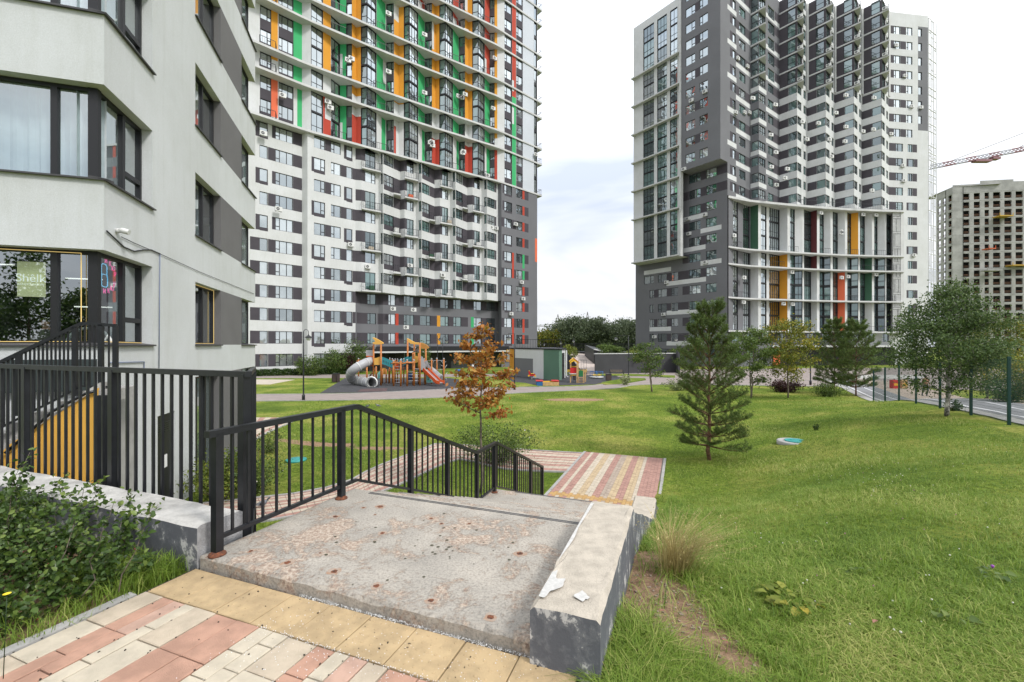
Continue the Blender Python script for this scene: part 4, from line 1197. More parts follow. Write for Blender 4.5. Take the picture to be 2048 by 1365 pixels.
mb = MB(); c = pa(uA - .12, -D - .02); mb.cbox((c[0], c[1], LOW), .2, .14, zz(210, 790, D) - LOW, ang_a); mb.build('post', M_IRON, st)
er = empty('railing', (*pa(uA, -D), .9), 0, 'black railing sloping up to the salon landing by the pale building', 'railing')
e0, e1, e2 = ua_d(165, D - .2), ua_d(232, D - .2), ua_d(-60, D - .2)
zt0 = zz(165, 647, D - .2); zt1 = zt0 - .03; zt2 = zz(0, 716, D - .2) - .28
top = [(*pa(e2, -D + .2), zt2), (*pa(e0, -D + .2), zt0), (*pa(e1, -D + .2), zt1)]
bot = [(p[0], p[1], p[2] - .98) for p in top]
railing(er, top, bot, [(0, .42, zt2 - .6), (0, .93, .8), (1, .55, -.2), (1, .985, .7), (0, .15, zt2 - 1.0)], [26, 7], ang_a, bw=.02, post_w=.06, tag_base=False)
# planter with brick edge and green mat glimpsed under the stair
mb = MB(); a = [pa(4.2, -3.0), pa(2.6, -3.0), pa(2.6, -3.6), pa(4.2, -3.6)]
mb.hexa([(*q, LOW) for q in a] + [(*q, LOW + .5) for q in a]); 
tag(mb.build('brick_planter', M_PINK), 'low pink brick planter behind the far left railing', 'planter')
# ------------------------------------------------------------------ tower with the colour strips
T1r = empty('apartment_tower', (-12, 78, LOW), 0, 'tall apartment tower with orange, green and red strips and curved white slabs', 'building')
MT = [M_WHITE, M_DARK, M_GREY, M_ORANGE, M_GREEN, M_RED, M_CORAL, M_BLUE, M_GREY2, M_SLAB, M_FRAME, M_MAROON, M_DGREEN]
WHITE, DARK, GREY, ORA, GRN, RED_, COR, BLU, GR2, SLB, FRM, MAR, DGR = range(13)
LB0 = (-32.6, 54.5); LBD = (.779, .627)
OFFS = [(-6, -.2), (0, 0), (7, .7), (15, .55), (25, .1), (38, -.8), (49, 0), (52, .2)]
def line_pt(s, d=0.0):                     # slab edge line, d metres behind it
    d = d + interp(s, OFFS)
    return (LB0[0] + LBD[0] * s - LBD[1] * d, LB0[1] + LBD[1] * s + LBD[0] * d)
def s_of(px, d=0.0):
    lo, hi = -10.0, 60.0
    for _ in range(40):
        m = (lo + hi) / 2; p = line_pt(m, d)
        if 1024 + F * p[0] / p[1] < px: lo = m
        else: hi = m
    return (lo + hi) / 2
def tp(px, d): return line_pt(s_of(px, d), d)
FL = lambda k: 30.7 + 3 * k                # finished floor levels
ZTOP = 30.7 + 3 * 14
SL = [0, 2, 3, 5, 6, 8, 9, 11, 12, 14]
wr1 = random.Random(31)
mb1 = MB(); win_jobs = []                   # (size, args)
def job(a, b, u, z, w_, h, lay, gm, name='window', inset=.10):
    L = math.dist(a, b); u = max(.02, u); w_ = min(w_, L - u - .02)
    if w_ < .25: return
    win_jobs.append((name, a, b, u, z, w_, h, lay, gm, inset))
def seg_px(mb, a, b, z0, z1, base, cells):
    """cells = (px0, px1, z0, z1, kind, lay/colour, glass): kind 'w' window, 'p' paint, 'f' paint + window"""
    paints, holes = [], []
    L = math.dist(a, b)
    for c in cells:
        u0, u1 = seg_u(c[0], a, b), seg_u(c[1], a, b)
        u0, u1 = max(0, min(L, u0)), max(0, min(L, u1))
        if u1 - u0 < .12: continue
        if c[4] == 'p': paints.append((u0, u1, c[2], c[3], c[5]))
        else:
            u0 = max(u0, .03); u1 = min(u1, L - .03)
            holes.append((u0, u1, c[2], c[3])); job(a, b, u0, c[2], u1 - u0, c[3] - c[2], c[5], c[6] if len(c) > 6 else M_GLASS, c[7] if len(c) > 7 else 'window')
    facade(mb, a, b, z0, z1, base, paints, holes)
def Z(k): return FL(k) + 1.05, FL(k) + 2.7   # window zone of storey k
G1 = M_GLASS; G2 = M_GLASS2
# ---- lower left block: white with dark panels (storeys -11..-1)
ZL0, ZL1 = LOW - .1, 30.4
a, b = tp(470, 1.35), tp(604, 1.5)
cells = []
for k in range(-11, 0):
    z0, z1 = Z(k)
    low = k <= -6
    if low or k % 2 == 0: cells.append((536, 551, z0, z1, 'p', DARK)); 
    else: cells += [(511, 519.5, z0 - .35, z1 + .0, 'p', DARK), (519.5, 536, z0 - .4, z0, 'p', DARK), (544, 551, z0, z1, 'p', DARK)]
    cells.append((586, 604, z0, z1, 'p', DARK))
    if low: cells.append((500, 519, z0, z1, 'p', DARK))
    cells.append((519, 535.5, z0, z1, 'w', 'o', G1)); cells.append((551, 586, z0, z1, 'w', '3', G1))
seg_px(mb1, a, b, ZL0, ZL1, WHITE, cells)
p2 = tp(615, .45); seg_px(mb1, b, p2, ZL0, ZL1, WHITE, [])
a, b = p2, tp(711, 1.15)
cells = []
for k in range(-11, 0):
    z0, z1 = Z(k)
    if k < -10: z0, z1 = z0 - .6, z1
    if k % 2 == 0:
        cells += [(623, 628, z0 - .35, z1, 'p', DARK), (628, 650, z0 - .45, z0, 'p', DARK), (681.5, 711, z0, z1, 'p', DARK)]
    else:
        cells += [(650, 662, z0, z1, 'p', DARK), (688, 693, z0 - .35, z1, 'p', DARK), (693, 705, z0 - .45, z0, 'p', DARK)]
    if k <= -7: cells += [(650, 662, z0, z1, 'p', DARK), (681.5, 693, z0, z1, 'p', DARK), (705, 711, z0, z1, 'p', DARK)]
    cells += [(628, 650, z0, z1, 'w', 'r', G1), (662, 681.5, z0, z1, 'w', 'l', G1), (693, 704.6, z0, z1, 'w', 'o', G1)]
seg_px(mb1, a, b, ZL0, ZL1, WHITE, cells)
# ---- lower right zigzag: white bands, dark bands, corner windows (storeys -7..-1), grey below
ZG = 9.45
mods = [((711, 1.5), (723, .8), (757, 1.2), (766, .25), (800, 1.6)), ((800, 1.6), (809, .9), (831.5, 1.3), (843, .25), (869, 1.6)),
        ((869, 1.6), (880, .9), (900, 1.3), (911, .25), (934, 1.6)), ((934, 1.6), (945, .9), (963, 1.3), (974, .25), (996, .95))]
zig = [tp(711, 1.15)]
for i, md in enumerate(mods):
    pts = [zig[-1]] + [tp(*q) for q in md[1:]]
    for j in range(4):
        A_, B_ = pts[j], pts[j + 1]; x0, x1 = md[j][0], md[j + 1][0]; cells = []
        for k in range(-7, 0):
            z0, z1 = Z(k); bal = (k + i) % 2 == 1
            if j == 0: cells.append((x0 - 1, x1 + 1, z0, z1, 'p', DARK))
            elif j == 1:
                fx = lambda f: lerp(x0, x1, f)
                cells.append((fx(.22), fx(.82), FL(k) + .15 if bal else z0, z1, 'w', 'r' if not bal else 'm', G2 if bal else G1))
                if bal: cells.append((x0 - 1, fx(.22), z0, z1, 'p', DARK))
                else: cells.append((x0 - 1, fx(.22), z0, z1, 'p', DARK))
            elif j == 2:
                cells.append((lerp(x0, x1, .45), x1 + 1, z0, z1, 'w', 'o', G2))
            else:
                last = i == 3
                fx = lambda f: lerp(x0, x1, f)
                cells.append((x0 - 1, fx(.62 if not last else .72), z0, z1, 'w', 'g', G1 if wr1.random() < .4 else G2))
                cells.append((fx(.62 if not last else .72), fx(1.1) if not last else fx(.85), z0, z1, 'p', DARK))
                if not bal and not last: cells.append((fx(.05), fx(1.1), z0 - .75, z0, 'p', DARK))
        seg_px(mb1, A_, B_, ZG, ZL1, WHITE, cells)
    zig += pts[1:]
bk = [tp(711, 3.2), tp(996, 3.4)]
mb1.face([(*p, ZG) for p in zig] + [(*bk[1], ZG), (*bk[0], ZG)], WHITE)
# grey base
gpts = [(711, 1.5), (721, 2.0), (757, 2.3), (766, 1.9), (869, 2.4), (996, 2.4)]
gp_ = [tp(*q) for q in gpts]
for j in range(5):
    cells = []
    for k in range(-11, -7):
        z0, z1 = Z(k)
        for x0, x1, lay in ((735, 752, 'l'), (777, 791, 'l'), (808, 828, '3'), (840, 861, 'r'), (880.6, 897, 'r'), (907, 922.5, 'l'), (947.7, 963, 'l'), (973, 990, 'r')):
            if gpts[j][0] - 1 <= x0 and x1 <= gpts[j + 1][0] + 1: cells.append((x0, x1, z0 - (.7 if k == -11 else 0), z1, 'w', lay, G1 if x0 in (777, 947.7, 973) else G2))
        band = (711, 996) if k == -8 else None
        for x0, x1 in ([(711, 1000)] if k in (-8,) else [(713, 735), (755, 777), (791, 808), (828, 840), (861, 880.6), (897, 907), (922.5, 936), (963, 973)]):
            cells.insert(0, (x0, x1, z0, z1, 'p', DARK))
    for (x0, x1, k0, k1, c) in ((791, 797, -10, -9, RED_), (874, 880.5, -10, -9, ORA), (942, 947.5, -10, -9, GRN)):
        for k in range(k0, k1 + 1): cells.insert(12 * 3, (x0, x1, Z(k)[0] - .1, Z(k)[1] + .1, 'p', c))
    cells.sort(key=lambda c: 0 if (c[4] == 'p' and c[5] == DARK) else 1)
    seg_px(mb1, gp_[j], gp_[j + 1], ZL0, ZG, GREY, cells)
# grey right block
a0, a1, a2 = gp_[-1], tp(1003, .1), tp(1074.5, .1)
seg_px(mb1, tp(996, .95), a1, ZG, ZL1, GREY, []); seg_px(mb1, a0, a1, ZL0, ZG, GREY, [])
cells = []
for k in range(-11, 0):
    z0, z1 = Z(k)
    if k % 3: cells += [(1005, 1009, z0, z1, 'p', DARK), (1009, 1024, z0 - .35, z0, 'p', DARK)]
    else: cells += [(1003, 1009, z0, z1, 'p', DARK), (1024, 1032, z0, z1, 'p', DARK)]
    cells.append((1045, 1057, z0, z1, 'p', DARK))
    c2 = GRN if k in (-6, -5) else RED_
    cells.append((1045, 1049, z0 - (.9 if k in (-5, -9) else .0), z1, 'p', c2))
    if k in (-10, -9, -6, -5): cells.append((1024, 1028, z0 - (1.4 if k in (-9, -5) else 0), z1, 'p', RED_))
    cells += [(1009, 1024, z0, z1, 'w', 'l', G1), (1032.5, 1045, z0, z1, 'w', 'l', G1)]
cells.append((1070, 1075, 17.5, 22, 'p', COR))
seg_px(mb1, a1, a2, ZL0, ZL1, GREY, cells)
# ---- upper part
UP = [(470, 1.35), (604, 1.4), (622, .6), (646, 1.0), (662, 1.3), (680, 2.2), (692.5, 1.6), (704, 1.0), (712.4, 1.5), (721.8, .9), (734.4, .12), (753, .9), (771, 2.2), (788, 1.2), (797.4, 1.6),
      (807.6, 1.0), (818.8, .12), (836.4, .9), (849.5, 2.1), (864, 1.2), (871, 1.6), (878.6, 1.0), (891, .12), (905.8, .9), (917.5, 2.1), (930, 1.2), (936.6, 1.6), (944.5, 1.0),
      (957, .12), (969.4, .9), (979, 1.8), (989.3, 1.1), (995.2, .8), (1009, .25), (1074.5, .12)]
UPP = [tp(*q) for q in UP]
GLZ = [(623, 645.6), (662.5, 679.3), (721.8, 734.4), (734.4, 753), (807.6, 818.8), (818.8, 836.4), (878.6, 891), (891, 905.8), (944.5, 957), (957, 969.4)]
SPW = [(520.5, 542.5, 'r'), (557.7, 586.4, '3'), (692.8, 704, 'o'), (773, 787, 'r'), (850.5, 863.5, 'r'), (918.5, 929.5, 'r'), (979.5, 989, 'r'), (1009, 1023.5, 'l'), (1033, 1045, 'l')]
STRIPS = [  # px0, px1, [(z0, z1, colour)]
    (542.5, 555.7, [(31.5, 37.5, COR), (39, 80, ORA)]), (587, 604, [(30.4, 80, GRN)]), (587, 594.5, [(30.4, 36.5, WHITE)]),
    (646.2, 661.6, [(30.4, 33.4, RED_), (39.7, 80, ORA)]), (646.2, 650, [(33.4, 36.7, RED_)]), (680, 692.5, [(30.4, 57, GRN), (57, 80, RED_)]), (680, 685, [(30.4, 34, WHITE), (40, 44, WHITE)]),
    (704, 721.8, [(30.4, 35.2, RED_), (38.2, 80, ORA)]), (704, 710, [(57, 62, WHITE)]),
    (753.4, 771, [(30.4, 54.7, GRN), (54.7, 80, RED_)]), (753.4, 763, [(30.4, 36.7, WHITE), (54.7, 57, WHITE)]), (766, 771, [(42, 45.5, WHITE)]),
    (788, 807.6, [(39.2, 80, ORA)]), (788, 792, [(30.4, 35.5, RED_)]), (788, 797.4, [(52, 58, WHITE)]),
    (836.6, 849.5, [(30.4, 54.7, GRN), (54.7, 80, RED_)]), (836.6, 844, [(30.4, 36.7, WHITE), (54.7, 56.8, WHITE)]),
    (864, 878.6, [(30.4, 35.4, RED_), (39.4, 80, ORA)]), (864, 868, [(50, 55, WHITE)]),
    (906, 917.5, [(30.4, 54.7, GRN), (54.7, 80, RED_)]), (906, 913, [(30.4, 36.7, WHITE), (54.7, 56.6, WHITE)]),
    (930, 944.5, [(30.4, 35.8, RED_), (39.8, 80, ORA)]), (930, 935, [(59, 66, WHITE)]),
    (969.6, 979, [(30.4, 48.7, GRN), (48.7, 80, RED_)]), (969.6, 973, [(30.4, 36.7, WHITE), (49, 52, WHITE)]),
    (989.3, 994.5, [(30.4, 36.5, RED_), (38.5, 80, ORA)]), (1024.2, 1032, [(30.4, 47, GRN), (47, 80, RED_)]), (1024.2, 1028, [(42, 45, WHITE), (48, 50, WHITE)])]
for j in range(len(UP) - 1):
    x0, x1 = UP[j][0], UP[j + 1][0]; A_, B_ = UPP[j], UPP[j + 1]
    cells = []; base = WHITE
    for (s0, s1, lay) in SPW:
        if s0 >= x0 - 2 and s1 <= x1 + 2 or (x0 == 470 and s1 <= 604) or (x0 == 1009):
            if s0 >= x0 - 2 and s1 <= x1 + 2:
                cells.append((s0 - .6, s1 + .6, 30.4, ZTOP, 'p', DARK))
                for k in range(0, 14):
                    z0, z1 = Z(k); cells.append((s0, s1, z0, z1, 'w', lay, G1 if x0 < 560 or x0 > 1000 or wr1.random() < .4 else G2))
    for (s0, s1, parts) in STRIPS:
        if s1 <= x0 or s0 >= x1: continue
        for (z0, z1, c) in parts: cells.append((max(s0, x0) - (.5 if s0 <= x0 else 0), min(s1, x1) + (.5 if s1 >= x1 else 0), z0, min(z1, ZTOP), 'p', c))
    for (s0, s1) in GLZ:
        if s0 >= x0 - 1.5 and s1 <= x1 + 1.5:
            side = s0 in (721.8, 807.6, 878.6, 944.5)
            cells.append((s0 - 1, s1 + 1, 30.4, ZTOP, 'p', FRM))
            for k in range(0, 14):
                z0 = FL(k) + .12; z1 = FL(k) + (2.7 if (k + 1) in SL else 2.88)
                cells.append((s0, s1, z0, z1, 'w', 't' if side else 'g', G2 if side else G1, 'glazing'))
    if x0 == 1009:
        cells.append((1045.5, 1068, 30.4, ZTOP, 'p', BLU)); cells.append((1068, 1074, 30.4, ZTOP, 'p', FRM))
        for k in range(14): cells.append((1068.4, 1073.5, FL(k) + .2, FL(k) + 2.6, 'w', 'o', G1, 'glazing'))
    seg_px(mb1, A_, B_, 30.4, ZTOP, base, cells)
# right flank, back and roof
e = tp(1074.5, .1); bkR = (e[0] - 10, e[1] + 14); bkL = (tp(470, 1.35)[0] - 14, tp(470, 1.35)[1] + 18)
for p, q in ((e, bkR), (bkR, bkL), (bkL, tp(470, 1.35))):
    mb1.face([(*p, ZL0), (*q, ZL0), (*q, ZTOP), (*p, ZTOP)], GREY if p == e else WHITE)
mb1.face([(*p, ZTOP) for p in UPP] + [(*bkR, ZTOP), (*bkL, ZTOP)], GREY)
mb1.face([(*p, 30.4) for p in UPP] + [(*bkR, 30.4), (*bkL, 30.4)], WHITE)
mb1.build('wall', MT, T1r)
def flush_jobs(root, cap=295):
    """the windows that show largest become objects, the rest one mesh"""
    global win_jobs
    cnt = {}
    def size(j):
        m = line = ((j[1][0] + j[2][0]) / 2, (j[1][1] + j[2][1]) / 2); py = HY - (j[4] - EYE) * F / m[1]
        return (j[5] * j[6] / m[1] ** 2) * (1 if -60 < py < 760 else .01)
    by = {}
    for j in win_jobs: by.setdefault(j[0], []).append(j)
    for nm, js in by.items():
        js.sort(key=size, reverse=True)
        for j in js[:cap]: put_window(root, j[1], j[2], j[3], j[4], j[5], j[6], j[7], j[8], j[9], nm)
        rest = js[cap:]
        if rest:
            mb = MB(); gms = [M_FRAME, M_GLASS, M_GLASS2]
            for j in rest:
                a, b, u, z, w_, h, lay, gm, inset = j[1:]
                L = math.dist(a, b); dx, dy = (b[0] - a[0]) / L, (b[1] - a[1]) / L; nx, ny = dy, -dx
                me = win_mesh(max(.3, round(w_, 1)), max(.3, round(h, 1)), lay, gm); sx, sz = w_ / max(.3, round(w_, 1)), h / max(.3, round(h, 1)); gi = gms.index(gm)
                n = len(mb.v)
                for v in me.vertices:
                    x, y = v.co.x * sx + u, v.co.y + inset; mb.v.append((a[0] + dx * x - nx * y, a[1] + dy * x - ny * y, z + v.co.z * sz))
                for p in me.polygons: mb.f.append(tuple(n + i for i in p.vertices)); mb.m.append(gi if p.material_index else 0); mb.sm.append(False)
            mb.build('window_rows', gms, root, 'stuff')
    win_jobs = []
flush_jobs(T1r)
# slabs, swept along the edge line
def slab_strip(root, pts_out, pts_in, z, th=.26, name='floor_slab', m=None):
    mb = MB()
    for i in range(len(pts_out) - 1):
        a, b, c, d = pts_out[i], pts_out[i + 1], pts_in[i + 1], pts_in[i]
        mb.face([(*a, z), (*b, z), (*b, z + th), (*a, z + th)]); mb.face([(*a, z + th), (*b, z + th), (*c, z + th), (*d, z + th)]); mb.face([(*d, z), (*c, z), (*b, z), (*a, z)])
    a, d = pts_out[0], pts_in[0]; mb.face([(*d, z), (*a, z), (*a, z + th), (*d, z + th)])
    a, d = pts_out[-1], pts_in[-1]; mb.face([(*a, z), (*d, z), (*d, z + th), (*a, z + th)])
    return mb.build(name, m or M_SLAB, root)
def small_rail(root, pts, z, h=1.0, step=.28, name='balcony_railing'):
    mb = MB()
    for a, b in zip(pts, pts[1:]):
        mb.bar((*a, z + h), (*b, z + h), .05, .05); mb.bar((*a, z + .1), (*b, z + .1), .03, .03)
        n = max(1, int(math.dist(a, b) / step))
        for i in range(n + 1):
            f = i / n; x, y = lerp(a[0], b[0], f), lerp(a[1], b[1], f); mb.bar((x, y, z), (x, y, z + h), .025, .025)
    return mb.build(name, M_IRON, root)
sS = [s_of(478)] + [i * 1.5 for i in range(0, 33)] ; sS = sorted(set(sS)); sS = [s for s in sS if s < 49.2] + [49.4]
# slabs are 4 mm below the finished floor so that no two faces share a plane
for ii, k in enumerate(SL[:-1]):
    z = FL(k) - .30
    slab_strip(T1r, [line_pt(s) for s in sS], [line_pt(s, 2.6) if s < 48 else line_pt(s, 2.6) for s in sS], z, .296)
    for (x0, x1) in ((519, 551), (662, 692), (747, 776), (828, 853), (898, 920), (965, 984)):
        if wr1.random() < .12: continue
        p0, p1 = tp(x0, .12), tp(x1, .12); q0, q1 = tp(x0 + 2, 1.0), tp(x1 + 2, 1.2)
        small_rail(T1r, [q0, p0, p1, q1], z + .3)
    p0, p1, p2_ = tp(1076.5, .3), line_pt(49.3, .1), line_pt(49.3, 1.6)
    small_rail(T1r, [p0, p1, p2_], z + .3)
    if ii < 8:
        for x0, x1 in ((530, 0), (683, 0), (766, 0), (845, 0), (913, 0), (975, 0)):
            pass
# balconies of the zigzag
for i, md in enumerate(mods):
    for k in range(-7, 0):
        bal = (k + i) % 2 == 1
        if k == -1 and i in (1, 2): bal = True
        x0, x1 = (md[1][0] + 1, md[2][0] + 5) if bal else (lerp(md[3][0], md[4][0], .62), md[4][0] + 1.5)
        if not bal and i == 3: continue
        d0 = .35 if bal else -.15
        a, b = tp(x0, d0), tp(x1, d0); a2, b2 = tp(x0 + .5, d0 + 1.4), tp(x1 + .5, d0 + 1.6)
        z = FL(k) - .05
        mb = MB(); mb.prism([a, b, b2, a2], z - .22, z); bl = mb.build('balcony', M_SLAB, T1r)
        small_rail(bl, [a2, a, b, b2], z, 1.05, .25)
        if wr1.random() < .45:
            f = wr1.uniform(.3, .8); x, y = lerp(a[0], b[0], f), lerp(a[1], b[1], f)
            mb = MB(); mb.cbox((x - .1, y + .35, z), .7, .4, wr1.uniform(.4, .8), .67); mb.build('stored_box', wr1.choice([M_AC, M_CORAL, M_CREAM, M_DGREEN, M_AC]), T1r)
# air conditioners at their places
def ac_at(root, px, py, d=0.6, ref=tp):
    p = ref(px, d); z = zat(py, p[1]); q = ref(px + 6, d)
    put_ac(root, p, q, 0, z - .3, 1.0)
for px, py in ((526, 268), (556, 419), (564, 192), (702, 119), (776, 29), (776, 145), (848, 71), (848, 187), (931, 64), (988, 118), (922, 196), (985, 218), (926, 304), (921, 196), (860, 287), (864, 292), (929, 190),
               (863, 285), (924, 307), (701, 490), (735, 534), (819, 532), (885, 551), (785, 618), (826, 620), (811, 655), (982, 456), (991, 457), (1030, 449), (1042, 565), (1045, 598), (1021, 628), (1070, 310),
               (655, 205), (660, 217), (974, 352), (695, 122), (916, 194)):
    ac_at(T1r, px, py, .9 if px < 996 else -.02)
# canopy of the shops and the ground floor fronts
ca = [tp(704, -.6), tp(1018, -.6)]; cb = [tp(711, 2.6), tp(1018, 2.6)]
mb = MB(); mb.prism([ca[0], ca[1], cb[1], cb[0]], .62, 1.35, 0); mb.build('canopy', M_FRAME, T1r)
mb = MB(); mb.prism([tp(703, -.66), tp(1018.5, -.66), tp(1018.5, 1.3), tp(704, 1.3)], .38, .61, 0); mb.build('canopy_edge', M_SLAB, T1r)
mb = MB()
for x0, x1, d in ((722, 800, 2.2), (812, 842, 2.2), (884, 902, 2.3)):
    a, b = tp(x0, d - .12), tp(x1, d - .12); a2, b2 = tp(x0, d + .3), tp(x1, d + .3)
    mb.prism([a, b, b2, a2], LOW, .35)
mb.build('shop_front', M_FRAME, T1r)

# ------------------------------------------------------------------ white and grey tower on the right
T2r = empty('apartment_tower', (45, 92, LOW), 0, 'tall white and grey apartment tower with zigzag bays and a grey overhanging corner', 'building')
mb2 = MB()
F2 = lambda k: 28.2 + 3 * k
Z2 = lambda k: (F2(k) + 1.0, F2(k) + 2.62)
C0 = (38.2, 78.0); LD = (-.608, .794); RD = (.793, .609)
Lf = lambda s, o=0.0: (C0[0] + LD[0] * s - .794 * o, C0[1] + LD[1] * s - .608 * o)      # left face, o metres in front
LE = 19.6
# left face: grey with dark panels and white bars; runs from far end to the corner
a, b = Lf(LE), Lf(0)
cells = []
c3 = [(1288, 1307.7, 'r'), (1315.7, 1333.5, 'l'), (1342.5, 1356, 'l')]; c2 = [(1378, 1401, '3'), (1412, 1433, 'l')]
ZF, ZB = 18.3, 34.0
for k in range(-10, 2):
    z0, z1 = Z2(k)
    if z1 < ZF:
        for i, (x0, x1, lay) in enumerate(c3):
            if i == 0 and k < -5: x0 = 1299
            if k == -10 and i == 0: continue
            cells.append((x0, x1, z0, z1, 'w', lay, G1))
        if k % 2: cells.insert(0, (1333.5, 1378, z0, z1, 'p', DARK))
        else: cells.insert(0, (1307.7, 1342.5, z0, z1, 'p', DARK))
        if k in (-4,): cells.insert(0, (1288, 1356, z0 - .0, z1, 'p', DARK))
    if z1 < ZB:
        cells += [(1378, 1401, z0, z1, 'w', '3', G2 if k % 3 else G1), (1412, 1433, z0, z1, 'w', 'l', G1 if k % 2 else G2)]
        if k % 2: cells.insert(0, (1401, 1412, z0, z1, 'p', DARK))
        else: cells.insert(0, (1365, 1378, z0, z1, 'p', DARK))
        if k >= 0: cells.insert(0, (1401, 1455, z0, z1, 'p', DARK))
bars = [(1401.5, 1443, -3), (1368, 1411, -2), (1401.5, 1443, -1.3 - .7), (1368, 1411, -4), (1401.5, 1443, -5), (1333, 1411, -6), (1288, 1342, -4.9), (1333, 1411, -8), (1299, 1341, -9), (1401.5, 1443, -9), (1333, 1411, -10)]
for (px0, y0, px1, y1) in ((1367, 439, 1412, 431), (1401, 464, 1443, 453), (1367, 503, 1411, 492.5), (1401, 530, 1443, 519), (1333, 568, 1412, 559), (1288, 546, 1342, 539), (1333, 626, 1411, 622), (1299, 659, 1342, 658), (1401, 654, 1443, 652), (1333, 688, 1412, 686)):
    u = seg_u((px0 + px1) / 2, a, b); Yc = a[1] + (b[1] - a[1]) * u / math.dist(a, b); z = zat((y0 + y1) / 2, Yc)
    cells.append((px0, px1, z - .42, z + .42, 'p', WHITE))
facade_cells = cells
seg_px(mb2, a, b, LOW - .1, 67.2, GREY, cells)
# overhanging corner box
bx0, bx1 = Lf(7.4, 2.5), (C0[0] - 2.5 * RD[0], C0[1] - 2.5 * RD[1])
cells = []
for k in range(2, 13):
    z0, z1 = Z2(k)
    cells += [(1371, 1390, z0, z1, 'w', 'r', G1), (1399, 1415.6, z0, z1, 'w', 'l', G1)]
    if k % 2: cells.insert(0, (1390, 1399, z0, z1, 'p', DARK))
ZT2 = 69.6
seg_px(mb2, bx0, bx1, ZB, ZT2, GREY, cells)
# right face from the box corner to the bays
RP = lambda t: (C0[0] + RD[0] * t, C0[1] + RD[1] * t)
tr0 = 0.0
pA = RP(seg_u(1501, C0, RP(1)))
tipA = (pA[0] + 1.5 * .608, pA[1] - 1.5 * .794)
V0 = (53.0, 87.2)
segs = [(bx1, pA, 'g0'), (pA, tipA, 'g1'), (tipA, V0, 'g2')]
ZU0 = 28.35
for (A_, B_, nm) in segs:
    cells = []
    for k in range(0, 13):
        z0, z1 = Z2(k); bal = k >= 8; even = k % 2 == 0
        if nm == 'g0':
            if even: cells += [(1460, 1501, z0, z1, 'p', DARK)]
            else: cells += [(1460, 1465.6, z0, z1, 'p', DARK)]
            if not even: cells.append((1455, 1473, z0 - 1.0, z0 - .15, 'p', WHITE))
            else: cells.append((1472, 1501, z0 - 1.0, z0 - .15, 'p', WHITE))
            cells += [(1465.6, 1471.6, z0, z1, 'w', 'o', G1), (1478.5, 1491, z0, z1, 'w', 'l', G1 if k % 3 == 0 else G2)]
        elif nm == 'g1':
            if bal: cells += [(1500, 1517, F2(k) - .3, F2(k), 'p', SLB), (1502, 1516, F2(k) + .1, z1, 'w', 't', G2, 'corner_glazing')]
            else: cells += [(1503, 1517, z0, z1, 'w', 'o', G2, 'corner_glazing')]
            if not even and not bal: cells.append((1499, 1518, z0 - 1.0, z0 - .15, 'p', WHITE))
        else:
            if bal: cells += [(1516, 1531, F2(k) + .1, z1, 'w', 'g', G2, 'corner_glazing'), (1536, 1549, z0 - .5, z1, 'w', 'l', G2)]
            else: cells += [(1517, 1531, z0, z1, 'w', 'g', G1, 'corner_glazing'), (1536, 1547, z0, z1, 'w', 'l', G2)]
            cells.insert(0, (1547, 1560, z0, z1, 'p', DARK))
            if even: cells += [(1532, 1560, z0 - 1.0, z0 - .15, 'p', WHITE)]
            elif not bal: cells += [(1516, 1533, z0 - 1.0, z0 - .15, 'p', WHITE)]
    if nm == 'g0':
        seg_px(mb2, bx1, pA, ZB, ZT2, GREY, [c for c in cells if c[2] >= ZB])
        lowc = [c for c in cells if c[2] < ZB - .5]
        seg_px(mb2, C0, pA, ZU0 - .2, ZB, GREY, lowc)
    else: seg_px(mb2, A_, B_, ZU0 - .2, ZT2, GREY, cells)
# soffit of the box
mb2.face([(*bx0, ZB), (*bx1, ZB), (*C0, ZB), (*Lf(7.4), ZB)], GR2)
mb2.face([(*Lf(7.4), ZB), (*Lf(7.4), ZT2), (*bx0, ZT2), (*bx0, ZB)], GREY)
